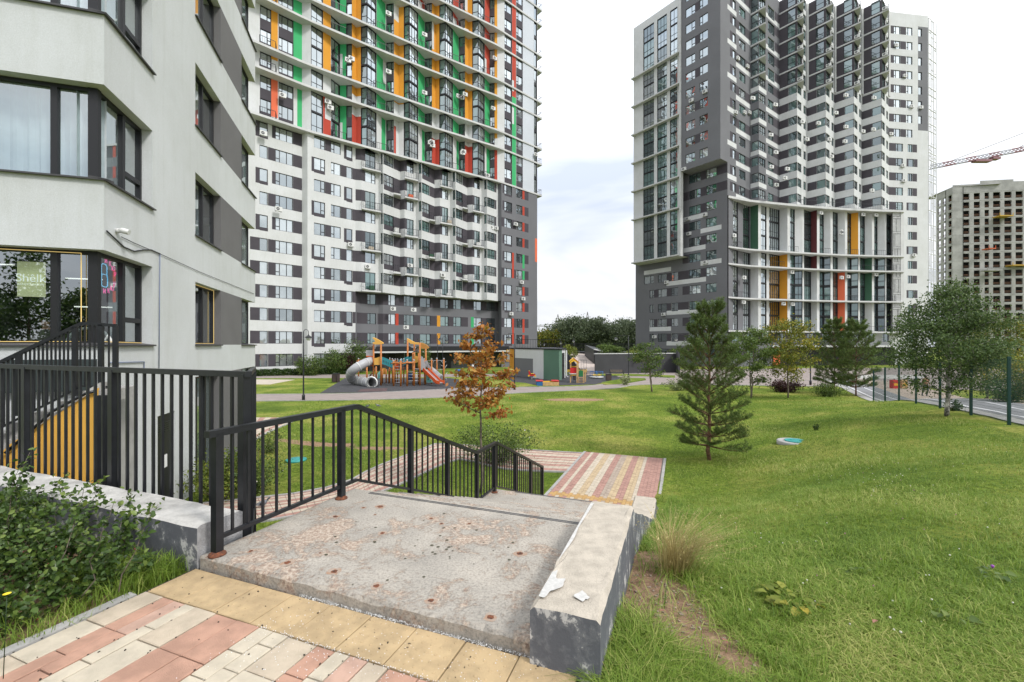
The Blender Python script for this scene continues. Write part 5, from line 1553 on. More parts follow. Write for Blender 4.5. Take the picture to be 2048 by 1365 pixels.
# zigzag modules
MV = ((76.95 - 53.0) / 4, (89.8 - 87.2) / 4); bl_ = .608 * MV[0] - .794 * MV[1]
tips, vals = [], [V0]
for i in range(4):
    v = (V0[0] + MV[0] * i, V0[1] + MV[1] * i); t_ = (v[0] + .608 * bl_, v[1] - .794 * bl_); v2 = (V0[0] + MV[0] * (i + 1), V0[1] + MV[1] * (i + 1))
    tips.append(t_); vals.append(v2)
    pxv, pxt, pxw = 1024 + F * v[0] / v[1], 1024 + F * t_[0] / t_[1], 1024 + F * v2[0] / v2[1]
    cl_, cr_ = [], []
    for k in range(0, 14):
        z0, z1 = Z2(k); bal = k >= 8
        fx = lambda f: lerp(pxv, pxt, f); gx = lambda f: lerp(pxt, pxw, f)
        if bal:
            cl_ += [(pxv - 1, pxt + 1, F2(k) + .0, F2(k) + 2.72, 'p', DARK), (fx(.45), fx(.90), F2(k) + .25, z1, 'w', 't', G2, 'corner_glazing')]
            cr_ += [(pxt - 1, gx(.52), F2(k), F2(k) + 2.72, 'p', DARK), (gx(.06), gx(.42), F2(k) + .15, z1, 'w', 'g', G2, 'corner_glazing'), (gx(.60), gx(.86), F2(k) + .55, z1, 'w', 'lt', G2)]
        else:
            cl_ += [(pxv - 1, pxt + 1, z0, z1, 'p', DARK), (fx(.5), fx(.97), z0, z1, 'w', 'o', G2, 'corner_glazing')]
            cr_ += [(gx(.03), gx(.42), z0, z1, 'w', 'g', G1 if (k + i) % 3 == 0 else G2, 'corner_glazing'), (gx(.62), gx(.86), z0, z1, 'w', 'l', G2)]
            if k % 2 == i % 2: cr_.insert(0, (gx(.86), gx(1.05), z0, z1, 'p', DARK))
    seg_px(mb2, v, t_, ZU0 - .2, ZT2 + .0, WHITE, cl_); seg_px(mb2, t_, v2, ZU0 - .2, ZT2, WHITE, cr_)
# right plain wall
RE = at(1856, 91.0)
cells = []
for k in range(-10, 13):
    z0, z1 = Z2(k)
    up = k >= 5
    if k >= 0:
        if up: cells += [(1778, 1812, z0, z1, 'p', DARK), (1788, 1801, z0, z1, 'w', 'l', G1), (1813, 1825, z0, z1, 'w', 'l', G1)]
        else: cells += [(1778, 1806, z0, z1, 'p', DARK), (1792, 1806, z0, z1, 'w', 'l', G2)]
        if k >= 6: cells += [(1836, 1856, z0 - 1.4, z1 + .4, 'p', GREY), (1836.5, 1844, z0, z1, 'w', 'o', G1)]
    if k < 5: cells += [(1815.5, 1834, z0, z1, 'p', DARK), (1816, 1825, z0, z1, 'w', 'm', G2)] if k % 3 else [(1813, 1835, z0, z1, 'p', DARK), (1817, 1828, z0, z1, 'w', 'o', G2)]
cells = [c for c in cells if c[5] == GREY and c[4] == 'p'] + [c for c in cells if not (c[5] == GREY and c[4] == 'p')]
seg_px(mb2, vals[-1], RE, LOW, ZT2, WHITE, cells)
SE = at(1872.5, 93.5)
# lower front between corner and the plain wall: sawtooth of fins and tall glazing
YS = lambda px: interp(px, [(1455, 78.2), (1500, 80.6), (1559, 82.3), (1620, 84.0), (1691, 85.6), (1760, 86.5), (1810, 86.9)])
SAW = [(1457, .2, 'G'), (1466, 1.0, 'g'), (1476, 1.6, 'G'), (1486, 2.2, 'g'), (1499, 2.8, 'G'), (1501, 2.9, 1), (1516.5, 1.2, 'F'), (1522, 1.4, 'g'), (1533, 2.0, 'F'), (1538, 2.1, 'g'), (1559, 3.2, 2),
       (1575, 1.3, 'F'), (1580, 1.5, 'g'), (1589.5, 2.0, 3), (1605, 1.3, 'F'), (1608, 1.5, 'g'), (1622, 2.6, 4), (1634, 1.3, 'F'), (1639, 1.5, 'g'), (1647.5, 2.2, 5), (1661, 1.2, 'F'), (1665.5, 1.4, 'g'),
       (1675.5, 2.3, 6), (1690, 1.2, 'F'), (1694.5, 1.4, 'g'), (1702, 2.1, 7), (1716.5, 1.2, 'F'), (1720, 1.4, 'g'), (1729.5, 2.3, 8), (1744, 1.2, 'F'), (1748.5, 1.4, 'g'), (1755, 2.1, 9), (1770, 1.2, 'F'), (1773, 1.4, 'g'), (1782, 2.6, 'W'), (1802, 3.4, 'W'), (1808, 3.6, None)]
PANEL = {1: [(19.2, 28.2, DGR), (4.2, 19.2, WHITE)], 2: [(19.2, 28.2, WHITE), (4.2, 19.2, ORA)], 3: [(19.2, 28.2, WHITE), (4.2, 19.2, 'G')], 4: [(16.2, 28.2, MAR), (4.2, 16.2, WHITE)], 5: [(19.2, 28.2, WHITE), (4.2, 19.2, 'G')],
         6: [(16.2, 28.2, WHITE), (4.2, 16.2, COR)], 7: [(18.6, 28.2, ORA), (4.2, 18.6, 'G')], 8: [(19.2, 28.2, WHITE), (10.2, 19.2, DGR), (4.2, 10.2, WHITE)], 9: [(19.2, 28.2, WHITE), (4.2, 19.2, 'G')]}
sp_ = [at(px, YS(px) + d) for px, d, _ in SAW]
for i in range(len(SAW) - 1):
    kind = SAW[i][2]; x0, x1 = SAW[i][0], SAW[i + 1][0]; A_, B_ = sp_[i], sp_[i + 1]; cells = []
    base = GREY if kind == 'G' or x1 < 1502 else WHITE
    if kind == 'g':
        cells.append((x0, x1, 4.3, 28.0, 'p', FRM))
        for k in range(-8, 0): cells.append((x0 + .3, x1 - .3, F2(k) + .12, F2(k) + (2.66 if k in (-1, -4, -5, -7) else 2.88), 'w', 'g', G1 if x0 < 1545 else G2, 'glazing'))
    elif isinstance(kind, int):
        for z0, z1, c in PANEL[kind]:
            if c == 'G':
                cells.append((x0 - 1, x1 + 1, z0, z1, 'p', FRM))
                for k in range(-8, 0):
                    if F2(k) >= z0 - .1 and F2(k) < z1 - .5: cells.append((x0 + .3, x1 - .3, F2(k) + .12, F2(k) + 2.7, 'w', 'gt', G2, 'glazing'))
            else: cells.append((x0 - 1, x1 + 1, z0, z1, 'p', c))
    seg_px(mb2, A_, B_, 3.9, ZU0, base, cells)
# base storeys
bp0 = [at(1457, 79), at(1560, 84.5), at(1700, 88), at(1778, 89.8)]
for i in range(3):
    cells = []
    for k in (-10, -9):
        z0, z1 = Z2(k); x = 1465
        while x < 1776:
            cells.append((x, x + 14, z0, z1, 'w', 'l', G2)); x += 30
        cells.insert(0, (1457, 1780, z0, z1, 'p', DARK))
    seg_px(mb2, bp0[i], bp0[i + 1], LOW, 4.2, GREY if i < 2 else WHITE, [c for c in cells if c[0] > 1024 + F * bp0[i][0] / bp0[i][1] - 25])
mb2.face([(*p, 3.9) for p in sp_] + [(*p, 3.9) for p in bp0[::-1]], WHITE)
mb2.face([(*p, ZU0 - .2) for p in [C0, pA, tipA] + [q for v, t_ in zip(vals, tips) for q in (v, t_)] + [vals[-1]]] + [(76, 100, ZU0 - .2), (50, 96, ZU0 - .2)], WHITE)
bkl = Lf(LE); bk1 = (bkl[0] + 15, bkl[1] + 12); bk2 = (SE[0] - 6, SE[1] + 16); inn = (62, 98)
mb2.face([(*bk1, LOW), (*bkl, LOW), (*bkl, 67.2), (*bk1, 67.2)], WHITE)
mb2.face([(*bk2, LOW), (*bk1, LOW), (*bk1, 67.2), (*bk2, 67.2)], WHITE)
mb2.face([(*bkl, 67.2), (*Lf(7.4), 67.2), (*inn, 67.2), (*bk1, 67.2)], GREY); mb2.face([(*Lf(7.4), 67.2), (*inn, 67.2), (*inn, ZT2), (*Lf(7.4), ZT2)], WHITE)
mb2.face([(*RE, ZT2), (*vals[-1], ZT2)] + [(*q, ZT2) for v, t_ in list(zip(vals, tips))[::-1] for q in (t_, v)] + [(*tipA, ZT2), (*pA, ZT2), (*bx1, ZT2), (*bx0, ZT2), (*Lf(7.4), ZT2), (*inn, ZT2), (*bk2, ZT2)], GREY)
mb2.face([(*RE, LOW), (*bk2, LOW), (*bk2, ZT2), (*RE, ZT2)], WHITE)
mb2.build('wall', MT, T2r)
# white frame with tall glazing on the far left
fa0, fa1 = Lf(LE - 1.0, 2.0), Lf(7.38, 2.0)
zf = [18.4] + [27.3 + 5.85 * i for i in range(6)]
mbf = MB(); cells = []
for c, (x0, x1) in enumerate(((1287, 1307.7), (1314.8, 1333.5), (1340.5, 1354.5))):
    cells.append((x0 - .3, x1 + .3, ZF + .3, 65.9, 'p', FRM))
    z = ZF + .45
    while z < 63.5: 
        cells.append((x0, x1, z, z + 2.78, 'w', 'g', G1 if (z > 44 and wr1.random() < .75) or wr1.random() < .2 else G2, 'glazing')); z += 2.95
seg_px(mbf, fa0, fa1, ZF, 67.4, WHITE, cells)
o1 = Lf(LE - 1.0, 0)
mbf.face([(*o1, ZF), (*fa0, ZF), (*fa0, 67.4), (*o1, 67.4)], BLU)
mbf.face([(*fa0, ZF), (*fa1, ZF), (*Lf(7.38), ZF), (*o1, ZF)][::-1], WHITE); mbf.face([(*fa0, 67.4), (*fa1, 67.4), (*Lf(7.38), 67.4), (*o1, 67.4)], WHITE)
mbf.build('glazed_frame', MT, T2r)
# end pier of the frame
mbp = MB(); mbp.prism([Lf(7.7, 2.75), Lf(7.42, 2.75), Lf(7.42, 1.9), Lf(7.7, 1.9)], ZF - .1, 69.4); mbp.build('pier', M_SLAB, T2r)
for z in zf:
    n0, n1 = Lf(LE - .9, 2.75), Lf(7.72, 2.75)
    slab_strip(T2r, [n0, n1], [Lf(LE - .9, 1.95), Lf(7.72, 1.95)], z, .24)
flush_jobs(T2r)
# curved slabs of the lower front
ss = [1457 + 7.02 * i for i in range(51)]
for z in (28.2, 19.2, 16.2, 10.2, 4.2):
    slab_strip(T2r, [at(px, YS(px)) for px in ss], [at(px, YS(px) + 3.9) for px in ss], z - .28 - (.12 if z > 28 else 0), .27 + (.12 if z > 28 else 0))
for z, spans in ((28.2, ((1525, 1545), (1600, 1640), (1655, 1700), (1710, 1806))), (19.2, ((1467, 1484), (1577, 1597), (1640, 1661), (1692, 1717), (1745, 1771))), (16.2, ((1543, 1569), (1722, 1740), (1745, 1794))),
                 (10.2, ((1468, 1498), (1577, 1592), (1638, 1662), (1692, 1712), (1745, 1792))), (4.2, ((1524, 1560), (1600, 1632), (1660, 1694), (1712, 1760), (1762, 1802)))):
    for x0, x1 in spans: small_rail(T2r, [at(x, YS(x) + .12) for x in (x0, (x0 + x1) / 2, x1)], z, 1.0, .35)
mb = MB(); 
for x0, x1 in ((1801.5, 1808),): mb.prism([at(x0, 87.2), at(x1, 87.3), at(x1, 90), at(x0, 90)], 4, 28)
mb.build('pier', M_SLAB, T2r)
# lattice screens
def lattice(px0, px1, Y0, Y1, z0, z1, nx, nz_, seed):
    r_ = random.Random(seed); mb = MB(); P = lambda f, z: (*at(lerp(px0, px1, f), lerp(Y0, Y1, f)), z)
    for i in range(nx + 1): mb.bar(P(i / nx, z0), P(i / nx, z1), .10, .10)
    z = z0; 
    while z < z1:
        mb.bar(P(0, z), P(1, z), .12, .14)
        h = r_.choice([1.5, 3.0, 3.0])
        for i in range(nx):
            if r_.random() < .6: mb.bar(P((i + .5) / nx, z + .3), P((i + .5) / nx, min(z1, z + h - .3)), .07, .07)
            if r_.random() < .7: zz_ = z + r_.uniform(.4, h - .4); mb.bar(P(i / nx, zz_), P((i + 1) / nx, zz_), .08, .08)
        z += h
    mb.build('lattice_screen', M_SLAB, T2r)
lattice(1786, 1801, 87.2, 87.3, 4.3, 27.9, 6, 8, 3)
lattice(1857, 1872.5, 91.2, 93.0, 4.0, 69.4, 3, 20, 4)
# thin floor lines and pointed balconies on the top storeys
for i in range(-1, 4):
    v, t_ = ((pA, tipA) if i < 0 else (vals[i], tips[i]))
    for k in range(8, 14):
        z = F2(k)
        n = (-.794, -.608)
        o_ = lambda p, q: (p[0] + n[0] * q, p[1] + n[1] * q)
        e_ = 1.15
        X = (t_[0] + .608 * e_, t_[1] - .794 * e_); Y_ = (t_[0] + 3.0 * .793, t_[1] + 3.0 * .609)
        mb = MB(); mb.prism([o_(v, .09), o_(X, .09), X, Y_, t_], z - .27, z)
        bl = mb.build('balcony', M_SLAB, T2r)
        Xi = (X[0] - .608 * .1, X[1] + .794 * .1)
        small_rail(bl, [t_, Xi, (lerp(X[0], Y_[0], .85), lerp(X[1], Y_[1], .85))], z, .95, .4)
        if i >= 0 and wr1.random() < .6: put_ac(T2r, t_, X, .5, z + .02, .95)
    if i >= 0:
        mb = MB(); w0 = vals[i + 1]; mb.prism([(w0[0] - .55 * .793 + .05, w0[1] - .55 * .609 - .10), (w0[0] + .0, w0[1] - .3), (w0[0] + .25 * .608, w0[1] - .25 * .794), (w0[0], w0[1] + .1)], F2(8), ZT2 - .1); mb.build('pilaster', M_SLAB, T2r)
for px, py, d in ((1470, 226, 0), (1474, 118, 0), (1493, 134, 0), (1487, 226, 0), (1497, 226, 0), (1504, 198, -1.2), (1549, 211, -.6), (1540, 271, -.6), (1550, 306, -.6), (1541, 335, -.6), (1551, 371, -.6),
                  (1603, 245, -1), (1612, 280, -1), (1690, 192, -2.4), (1746, 197, -2.4), (1635, 248, -2.4), (1690, 255, -2.4), (1745, 260, -2.4), (1688, 284, -2.4), (1657, 280, -1), (1724, 264, -1), (1661, 314, -1),
                  (1568, 357, -2.4), (1573, 339, -2.4), (1742, 382, -2.4), (1791, 92, 0), (1808, 153, 0), (1822, 214, 0), (1840, 216, 0), (1804, 332, 0), (1806, 362, 0), (1826, 511, 0), (1780, 269, 0), (1670, 227, -1)):
    if px > 1775: A_, B_ = vals[-1], RE
    elif px < 1500: A_, B_ = (C0, pA)
    else: A_, B_ = at(1455, 78), at(1800, 88)
    u = seg_u(px, A_, B_); L = math.dist(A_, B_); p = (lerp(A_[0], B_[0], u / L), lerp(A_[1], B_[1], u / L))
    if d: p = at(px, p[1] + d * .7)
    q = (p[0] + (B_[0] - A_[0]) / L, p[1] + (B_[1] - A_[1]) / L)
    put_ac(T2r, p, q, 0, zat(py, p[1]) - .3, 1.0)
for px, py in ((1379, 468), (1411, 430), (1377, 438), (1412, 525), (1334, 565), (1328, 629), (1369, 339), (1384, 202), (1411, 184), (1310, 674)):
    A_, B_ = (Lf(LE), Lf(0)) if py > 345 else (bx0, bx1)
    u = seg_u(px, A_, B_); L = math.dist(A_, B_); p = (lerp(A_[0], B_[0], u / L), lerp(A_[1], B_[1], u / L)); put_ac(T2r, p, (p[0] + (B_[0] - A_[0]) / L, p[1] + (B_[1] - A_[1]) / L), 0, zat(py, p[1]) - .3)
for px, py in ((1466, 472), (1486, 556), (1485, 605), (1565, 608), (1582, 545), (1640, 427), (1680, 464), (1680, 467), (1724, 430), (1750, 431), (1681, 556), (1694, 554), (1750, 550), (1583, 609)):
    Y = YS(px) + .9; p = at(px, Y); q = at(px + 5, Y + .3); put_ac(T2r, p, q, 0, zat(py, Y) - .3, 1.05)
# shop canopy at the foot
mb = MB(); mb.prism([at(1545, 82.5), at(1800, 84.5), at(1800, 88), at(1545, 86)], 1.15, 1.5); mb.build('canopy', M_SLAB, T2r)
mb = MB(); mb.prism([at(1560, 84.3), at(1790, 87.3), at(1790, 90), at(1560, 86.5)], LOW, 1.12); mb.build('shop_front', M_FRAME, T2r)
mb = MB(); mb.prism([at(1547, 83.4), at(1560, 83.6), at(1560, 85), at(1547, 85)], LOW, 1.1); mb.build('entrance_panel', M_CORAL, T2r)

# ------------------------------------------------------------------ unfinished concrete tower and crane
UF = empty('unfinished_building', (155, 160, LOW), 0, 'unfinished concrete tower block with rows of empty window openings at the far right', 'building')
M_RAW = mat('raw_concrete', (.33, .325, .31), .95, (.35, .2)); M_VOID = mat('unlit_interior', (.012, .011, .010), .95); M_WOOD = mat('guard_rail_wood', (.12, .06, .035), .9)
mbu = MB(); mr_ = MB()
pts = [at(1872, 163), at(1905, 155), at(1960, 153.5), at(2027, 152), at(2160, 150)]
colsU = [[(1876, 1881), (1886, 1891), (1897, 1902.5)], [(1927, 1938), (1948.5, 1960)], [(1970, 1977.5), (1987, 2000), (2009.5, 2022.5)], [(2032, 2045), (2055, 2068), (2078, 2090), (2100, 2112), (2122, 2135)]]
for i in range(4):
    a, b = pts[i], pts[i + 1]; holes = []
    for k in range(19):
        z0 = LOW + .9 + 3.0 * k
        for x0, x1 in colsU[i]:
            u0, u1 = max(.05, seg_u(x0, a, b)), min(math.dist(a, b) - .05, seg_u(x1, a, b))
            holes.append((u0 - .12, u1 + .12, z0 - .1, z0 + 2.08))
    P = facade(mbu, a, b, LOW, 57.2 + (0, .6, 1.6, .9)[i], 0, (), holes, .35)
    for h in holes:
        for zz_ in (.45, .85):
            mr_.bar(P(h[0], h[2] + zz_, .25), P(h[1], h[2] + zz_, .25), .12, .16)
    for k in range(20):
        z = LOW + .35 + 3 * k; mbu.face([P(0, z, -.04), P(math.dist(a, b), z, -.04), P(math.dist(a, b), z + .22, -.04), P(0, z + .22, -.04)], 0)
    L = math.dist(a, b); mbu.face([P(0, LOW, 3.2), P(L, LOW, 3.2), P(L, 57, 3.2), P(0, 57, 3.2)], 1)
    mbu.face([P(0, 57.2, 0), P(L, 57.2, 0), P(L, 57.2, 14), P(0, 57.2, 14)], 0)
mbu.build('wall', [M_RAW, M_VOID], UF); mr_.build('guard_rail', M_WOOD, UF, 'stuff')
mb = MB()
for (px, py, w_, m) in ((2004, 435, 4.5, 0), (1976, 500, 2.2, 1), (2034, 533, 6, 0), (1981, 543, 5, 2)):
    c = at(px, 151.5); z = zat(py, 151.5); mb.box(c[0] - w_ / 2, c[1] - 1.5, z, c[0] + w_ / 2, c[1] + 1, z + .35, m)
    mb.bar((c[0] - w_ / 2, c[1] - 1.4, z), (c[0] - w_ / 2, c[1] - 1.4, z + 1.2), .15, .15, m); mb.bar((c[0] + w_ / 2, c[1] - 1.4, z), (c[0] + w_ / 2, c[1] - 1.4, z + 1.2), .15, .15, m)
mb.build('loading_platform', [mat('platform_yellow', (.45, .28, .04), .7), mat('platform_red', (.45, .09, .03), .7), M_RAW], UF)
cr = empty('tower_crane', (232, 178, LOW), 0, 'red and white tower crane whose lattice jib reaches in from the right', 'crane')
M_CW = mat('crane_white', (.40, .40, .44), .5); M_CR = mat('crane_red', (.22, .10, .11), .5)
def truss(root, a, b, h, n, name, mats, bands=3):
    a, b = Vector(a), Vector(b); d = (b - a).normalized(); side = d.cross(Vector((0, 0, 1))).normalized() * h * .45 if abs(d.z) < .9 else Vector((h / 2, 0, 0)); up = side.cross(d).normalized() * h if abs(d.z) < .9 else Vector((0, h / 2, 0))
    mb = MB(); w_ = .32
    ch = [lambda p: p + side, lambda p: p - side, lambda p: p + up] if abs(d.z) < .9 else [lambda p: p + side + up, lambda p: p - side + up, lambda p: p - side - up, lambda p: p + side - up]
    for i in range(n):
        p, q = a.lerp(b, i / n), a.lerp(b, (i + 1) / n); m = 0 if (i // bands) % 2 == 0 else 1
        for c in ch: mb.bar(c(p), c(q), w_, w_, m)
        for k in range(len(ch)): mb.bar(ch[k](p), ch[(k + 1) % len(ch)](q), w_ * .6, w_ * .6, m)
    mb.build(name, mats, root)
j0 = (*at(1862, 178), zat(338, 178)); j1 = (232, 178, 85)
truss(cr, j0, j1, 1.5, 40, 'jib', [M_CW, M_CR], 3)
truss(cr, (232, 178, LOW), (232, 178, 85), 2.4, 30, 'mast', [M_CR, M_CR])
truss(cr, (232, 178, 86), (232, 178, 97), 1.8, 5, 'tower_top', [M_CR, M_CR])
truss(cr, (232, 178, 85), (250, 178, 86.5), 1.5, 8, 'counter_jib', [M_CW, M_CR])
mb = MB(); mb.bar((232, 178, 97), tuple(Vector(j0).lerp(Vector(j1), .1) + Vector((0, 0, 1.2))), .2, .2); mb.bar((232, 178, 96), tuple(Vector(j0).lerp(Vector(j1), .55) + Vector((0, 0, 1.2))), .2, .2); mb.build('pendant_line', M_ACD, cr)
c = at(1962, 178); zc = Vector(j0).lerp(Vector(j1), (c[0] - j0[0]) / (j1[0] - j0[0])).z
mb = MB(); mb.box(c[0] - 3, 177, zc - 1.3, c[0] + 3.5, 179, zc - .4); mb.box(c[0] + 4, 177, zc - .3, c[0] + 7, 179, zc + .6); mb.build('trolley', M_CR, cr)
# ------------------------------------------------------------------ plants
NR = np.random.RandomState(12)
M_BARK = mat('bark_grey', (.16, .13, .10), .95, (14, .4), (40, .6))
M_BARKP = mat('bark_pine', (.16, .085, .05), .95, (14, .4), (30, .7))
M_BIRCH = mat('bark_birch', (.55, .52, .47), .8, (6, .5, (.05, .045, .04)), (20, .5))
M_LG = leaf_mat('leaf_green', (.04, .075, .016), (.095, .15, .03), (.18, .23, .055))
M_LBIR = leaf_mat('leaf_birch', (.038, .072, .020), (.095, .15, .04), (.20, .26, .08))
M_LMAP = leaf_mat('leaf_maple_brown', (.20, .065, .014), (.44, .18, .03), (.36, .30, .06))
M_LYG = leaf_mat('leaf_yellow_green', (.07, .10, .016), (.20, .22, .03), (.46, .34, .04))
M_LYEL = leaf_mat('leaf_lime', (.07, .10, .015), (.16, .20, .025), (.32, .32, .05))
M_NEED = leaf_mat('pine_needles', (.05, .09, .024), (.14, .205, .05), (.28, .34, .09), .6, .3)
M_LRED = leaf_mat('leaf_dark_red', (.02, .008, .010), (.06, .018, .02), (.09, .05, .03))
M_LFAR = leaf_mat('leaf_far', (.065, .095, .05), (.16, .20, .105), (.29, .32, .19))
M_LVAR = leaf_mat('leaf_variegated', (.08, .12, .03), (.30, .34, .16), (.55, .56, .38))
M_LHED = leaf_mat('leaf_shrub', (.022, .05, .010), (.068, .12, .022), (.18, .24, .05), .38, .3)
M_GRASS = leaf_mat('grass_blade', (.07, .14, .016), (.20, .30, .035), (.48, .46, .16), .6, .35)
M_STRAW = leaf_mat('grass_dry', (.22, .18, .07), (.46, .37, .15), (.58, .50, .25), .7, .3)
def quads_at(c, u, v, tint, bend=0.0):
    """leaf quads: centre, half length vector, half width vector -> kite shaped leaves"""
    n = len(c)
    V = np.empty((n, 4, 3), np.float32)
    V[:, 0] = c - u; V[:, 1] = c - u * .1 + v; V[:, 2] = c + u; V[:, 3] = c - u * .1 - v
    Q = np.arange(n * 4, dtype=np.int32).reshape(n, 4)
    return V.reshape(-1, 3), Q, np.repeat(tint, 4)
def rand_dirs(n, rs, zb=0.0):
    d = rs.normal(size=(n, 3)); d[:, 2] += zb; return d / np.linalg.norm(d, axis=1)[:, None]
def leaves(centres, size, rs, tint_base=.5, tint_var=.3, droop=0.0, aspect=.55):
    n = len(centres)
    u = rand_dirs(n, rs, -droop); w_ = rand_dirs(n, rs); v = np.cross(u, w_); v /= np.maximum(1e-6, np.linalg.norm(v, axis=1))[:, None]
    s = size * rs.uniform(.6, 1.3, n)[:, None]
    return quads_at(centres, u * s * .5, v * s * .5 * aspect, np.clip(tint_base + rs.normal(size=n) * tint_var, 0, 1))
def limb(mb, p0, p1, r0, r1, rs, n=5, wob=.05, m=0, sides=6):
    p0, p1 = np.array(p0, float), np.array(p1, float); L = np.linalg.norm(p1 - p0)
    pts = []
    for i in range(n + 1):
        f = i / n; p = p0 + (p1 - p0) * f
        if 0 < i < n: p = p + rs.normal(size=3) * wob * L * .25
        pts.append(tuple(p))
    mb.tube(pts, [lerp(r0, r1, i / n) for i in range(n + 1)], sides, m)
    return pts
def broad_tree(base, h, crown, label, leafm, barkm=M_BARK, n_leaf=6000, leaf=.09, trunk_r=.05, crown_base=.3, branches=26, seed=1, shape='oval', group=None, name='tree', stems=1, clump=.28, tint=.5, tv=.22, cat='tree', droop=.3, up=.55, gaps=.75):
    rs = np.random.RandomState(seed)
    root = empty(name, base, 0, label, cat, group)
    mbt = MB(); cs = []
    tips = []
    for sidx in range(stems):
        ox, oy = (0, 0) if stems == 1 else (rs.uniform(-.12, .12), rs.uniform(-.12, .12))
        lean = rs.normal(size=2) * .03 * h if stems == 1 else rs.normal(size=2) * .06 * h
        top = (base[0] + ox + lean[0], base[1] + oy + lean[1], base[2] + h * .95)
        tr_ = limb(mbt, (base[0] + ox, base[1] + oy, base[2] - .1), top, trunk_r, trunk_r * .18, rs, 9, .02, 0, 8)
        for b in range(branches // stems):
            f = crown_base + (1 - crown_base) * ((b + .5) / (branches / stems)) ** .9
            f = min(f, .97)
            i = f * 9; k = min(8, int(i)); p = [lerp(tr_[k][q], tr_[k + 1][q], i - k) for q in range(3)]
            g = (f - crown_base) / (1 - crown_base)
            if shape == 'oval': rr = crown * (math.sin(math.pi * min(1, .12 + g * .86)) ** .7)
            elif shape == 'cone': rr = crown * (1 - g) ** .75 * (.55 + .45 * min(1, g * 5)) + .05 * crown
            else: rr = crown * (1 - .5 * g)
            a = b * 2.4 + rs.uniform(-.5, .5); rr *= rs.uniform(.7, 1.15)
            e = (p[0] + math.cos(a) * rr, p[1] + math.sin(a) * rr, p[2] + rr * up * rs.uniform(.4, 1.2))
            bt = limb(mbt, p, e, trunk_r * .38 * (1 - .6 * g), .006, rs, 4, .12)
            for q in range(1, 5):
                tips.append((bt[q], q / 4, rr))
            for q in (2, 3):
                a2 = a + rs.choice([-1, 1]) * rs.uniform(.5, 1.1); r2 = rr * .45
                e2 = (bt[q][0] + math.cos(a2) * r2, bt[q][1] + math.sin(a2) * r2, bt[q][2] + r2 * rs.uniform(.1, .7))
                limb(mbt, bt[q], e2, .012 if trunk_r > .03 else .006, .003, rs, 2, .1, 0, 4); tips.append((e2, 1, rr)); tips.append((tuple((np.array(e2) + np.array(bt[q])) / 2), .7, rr))
        tips.append((top, 1, crown * .4))
    mbt.build('trunk', barkm, root)
    # leaf clumps round the twig ends, denser towards the tips
    wts = np.array([.25 + .75 * t[1] for t in tips]) * np.array([max(.15, t[2]) for t in tips]) * rs.uniform(1 - gaps, 1, len(tips))
    wts /= wts.sum()
    idx = rs.choice(len(tips), n_leaf, p=wts)
    P = np.array([t[0] for t in tips])[idx]
    cl = np.array([clump * crown * (.55 + .6 * rs.rand()) for _ in tips])[idx]
    d = rs.normal(size=(n_leaf, 3)) * (cl * .5)[:, None] * np.array([1, 1, .62]); d[:, 2] -= cl * .12
    ct = rs.uniform(-.16, .16, len(tips))[idx]
    c = P + d
    V, Q, T = leaves(c, leaf, rs, tint + 0 * ct, tv, droop)
    T = np.clip(T + np.repeat(ct, 4), 0, 1)
    link('crown', np_mesh('crown', V, Q, leafm, T, base_of(root)), root)
    return root
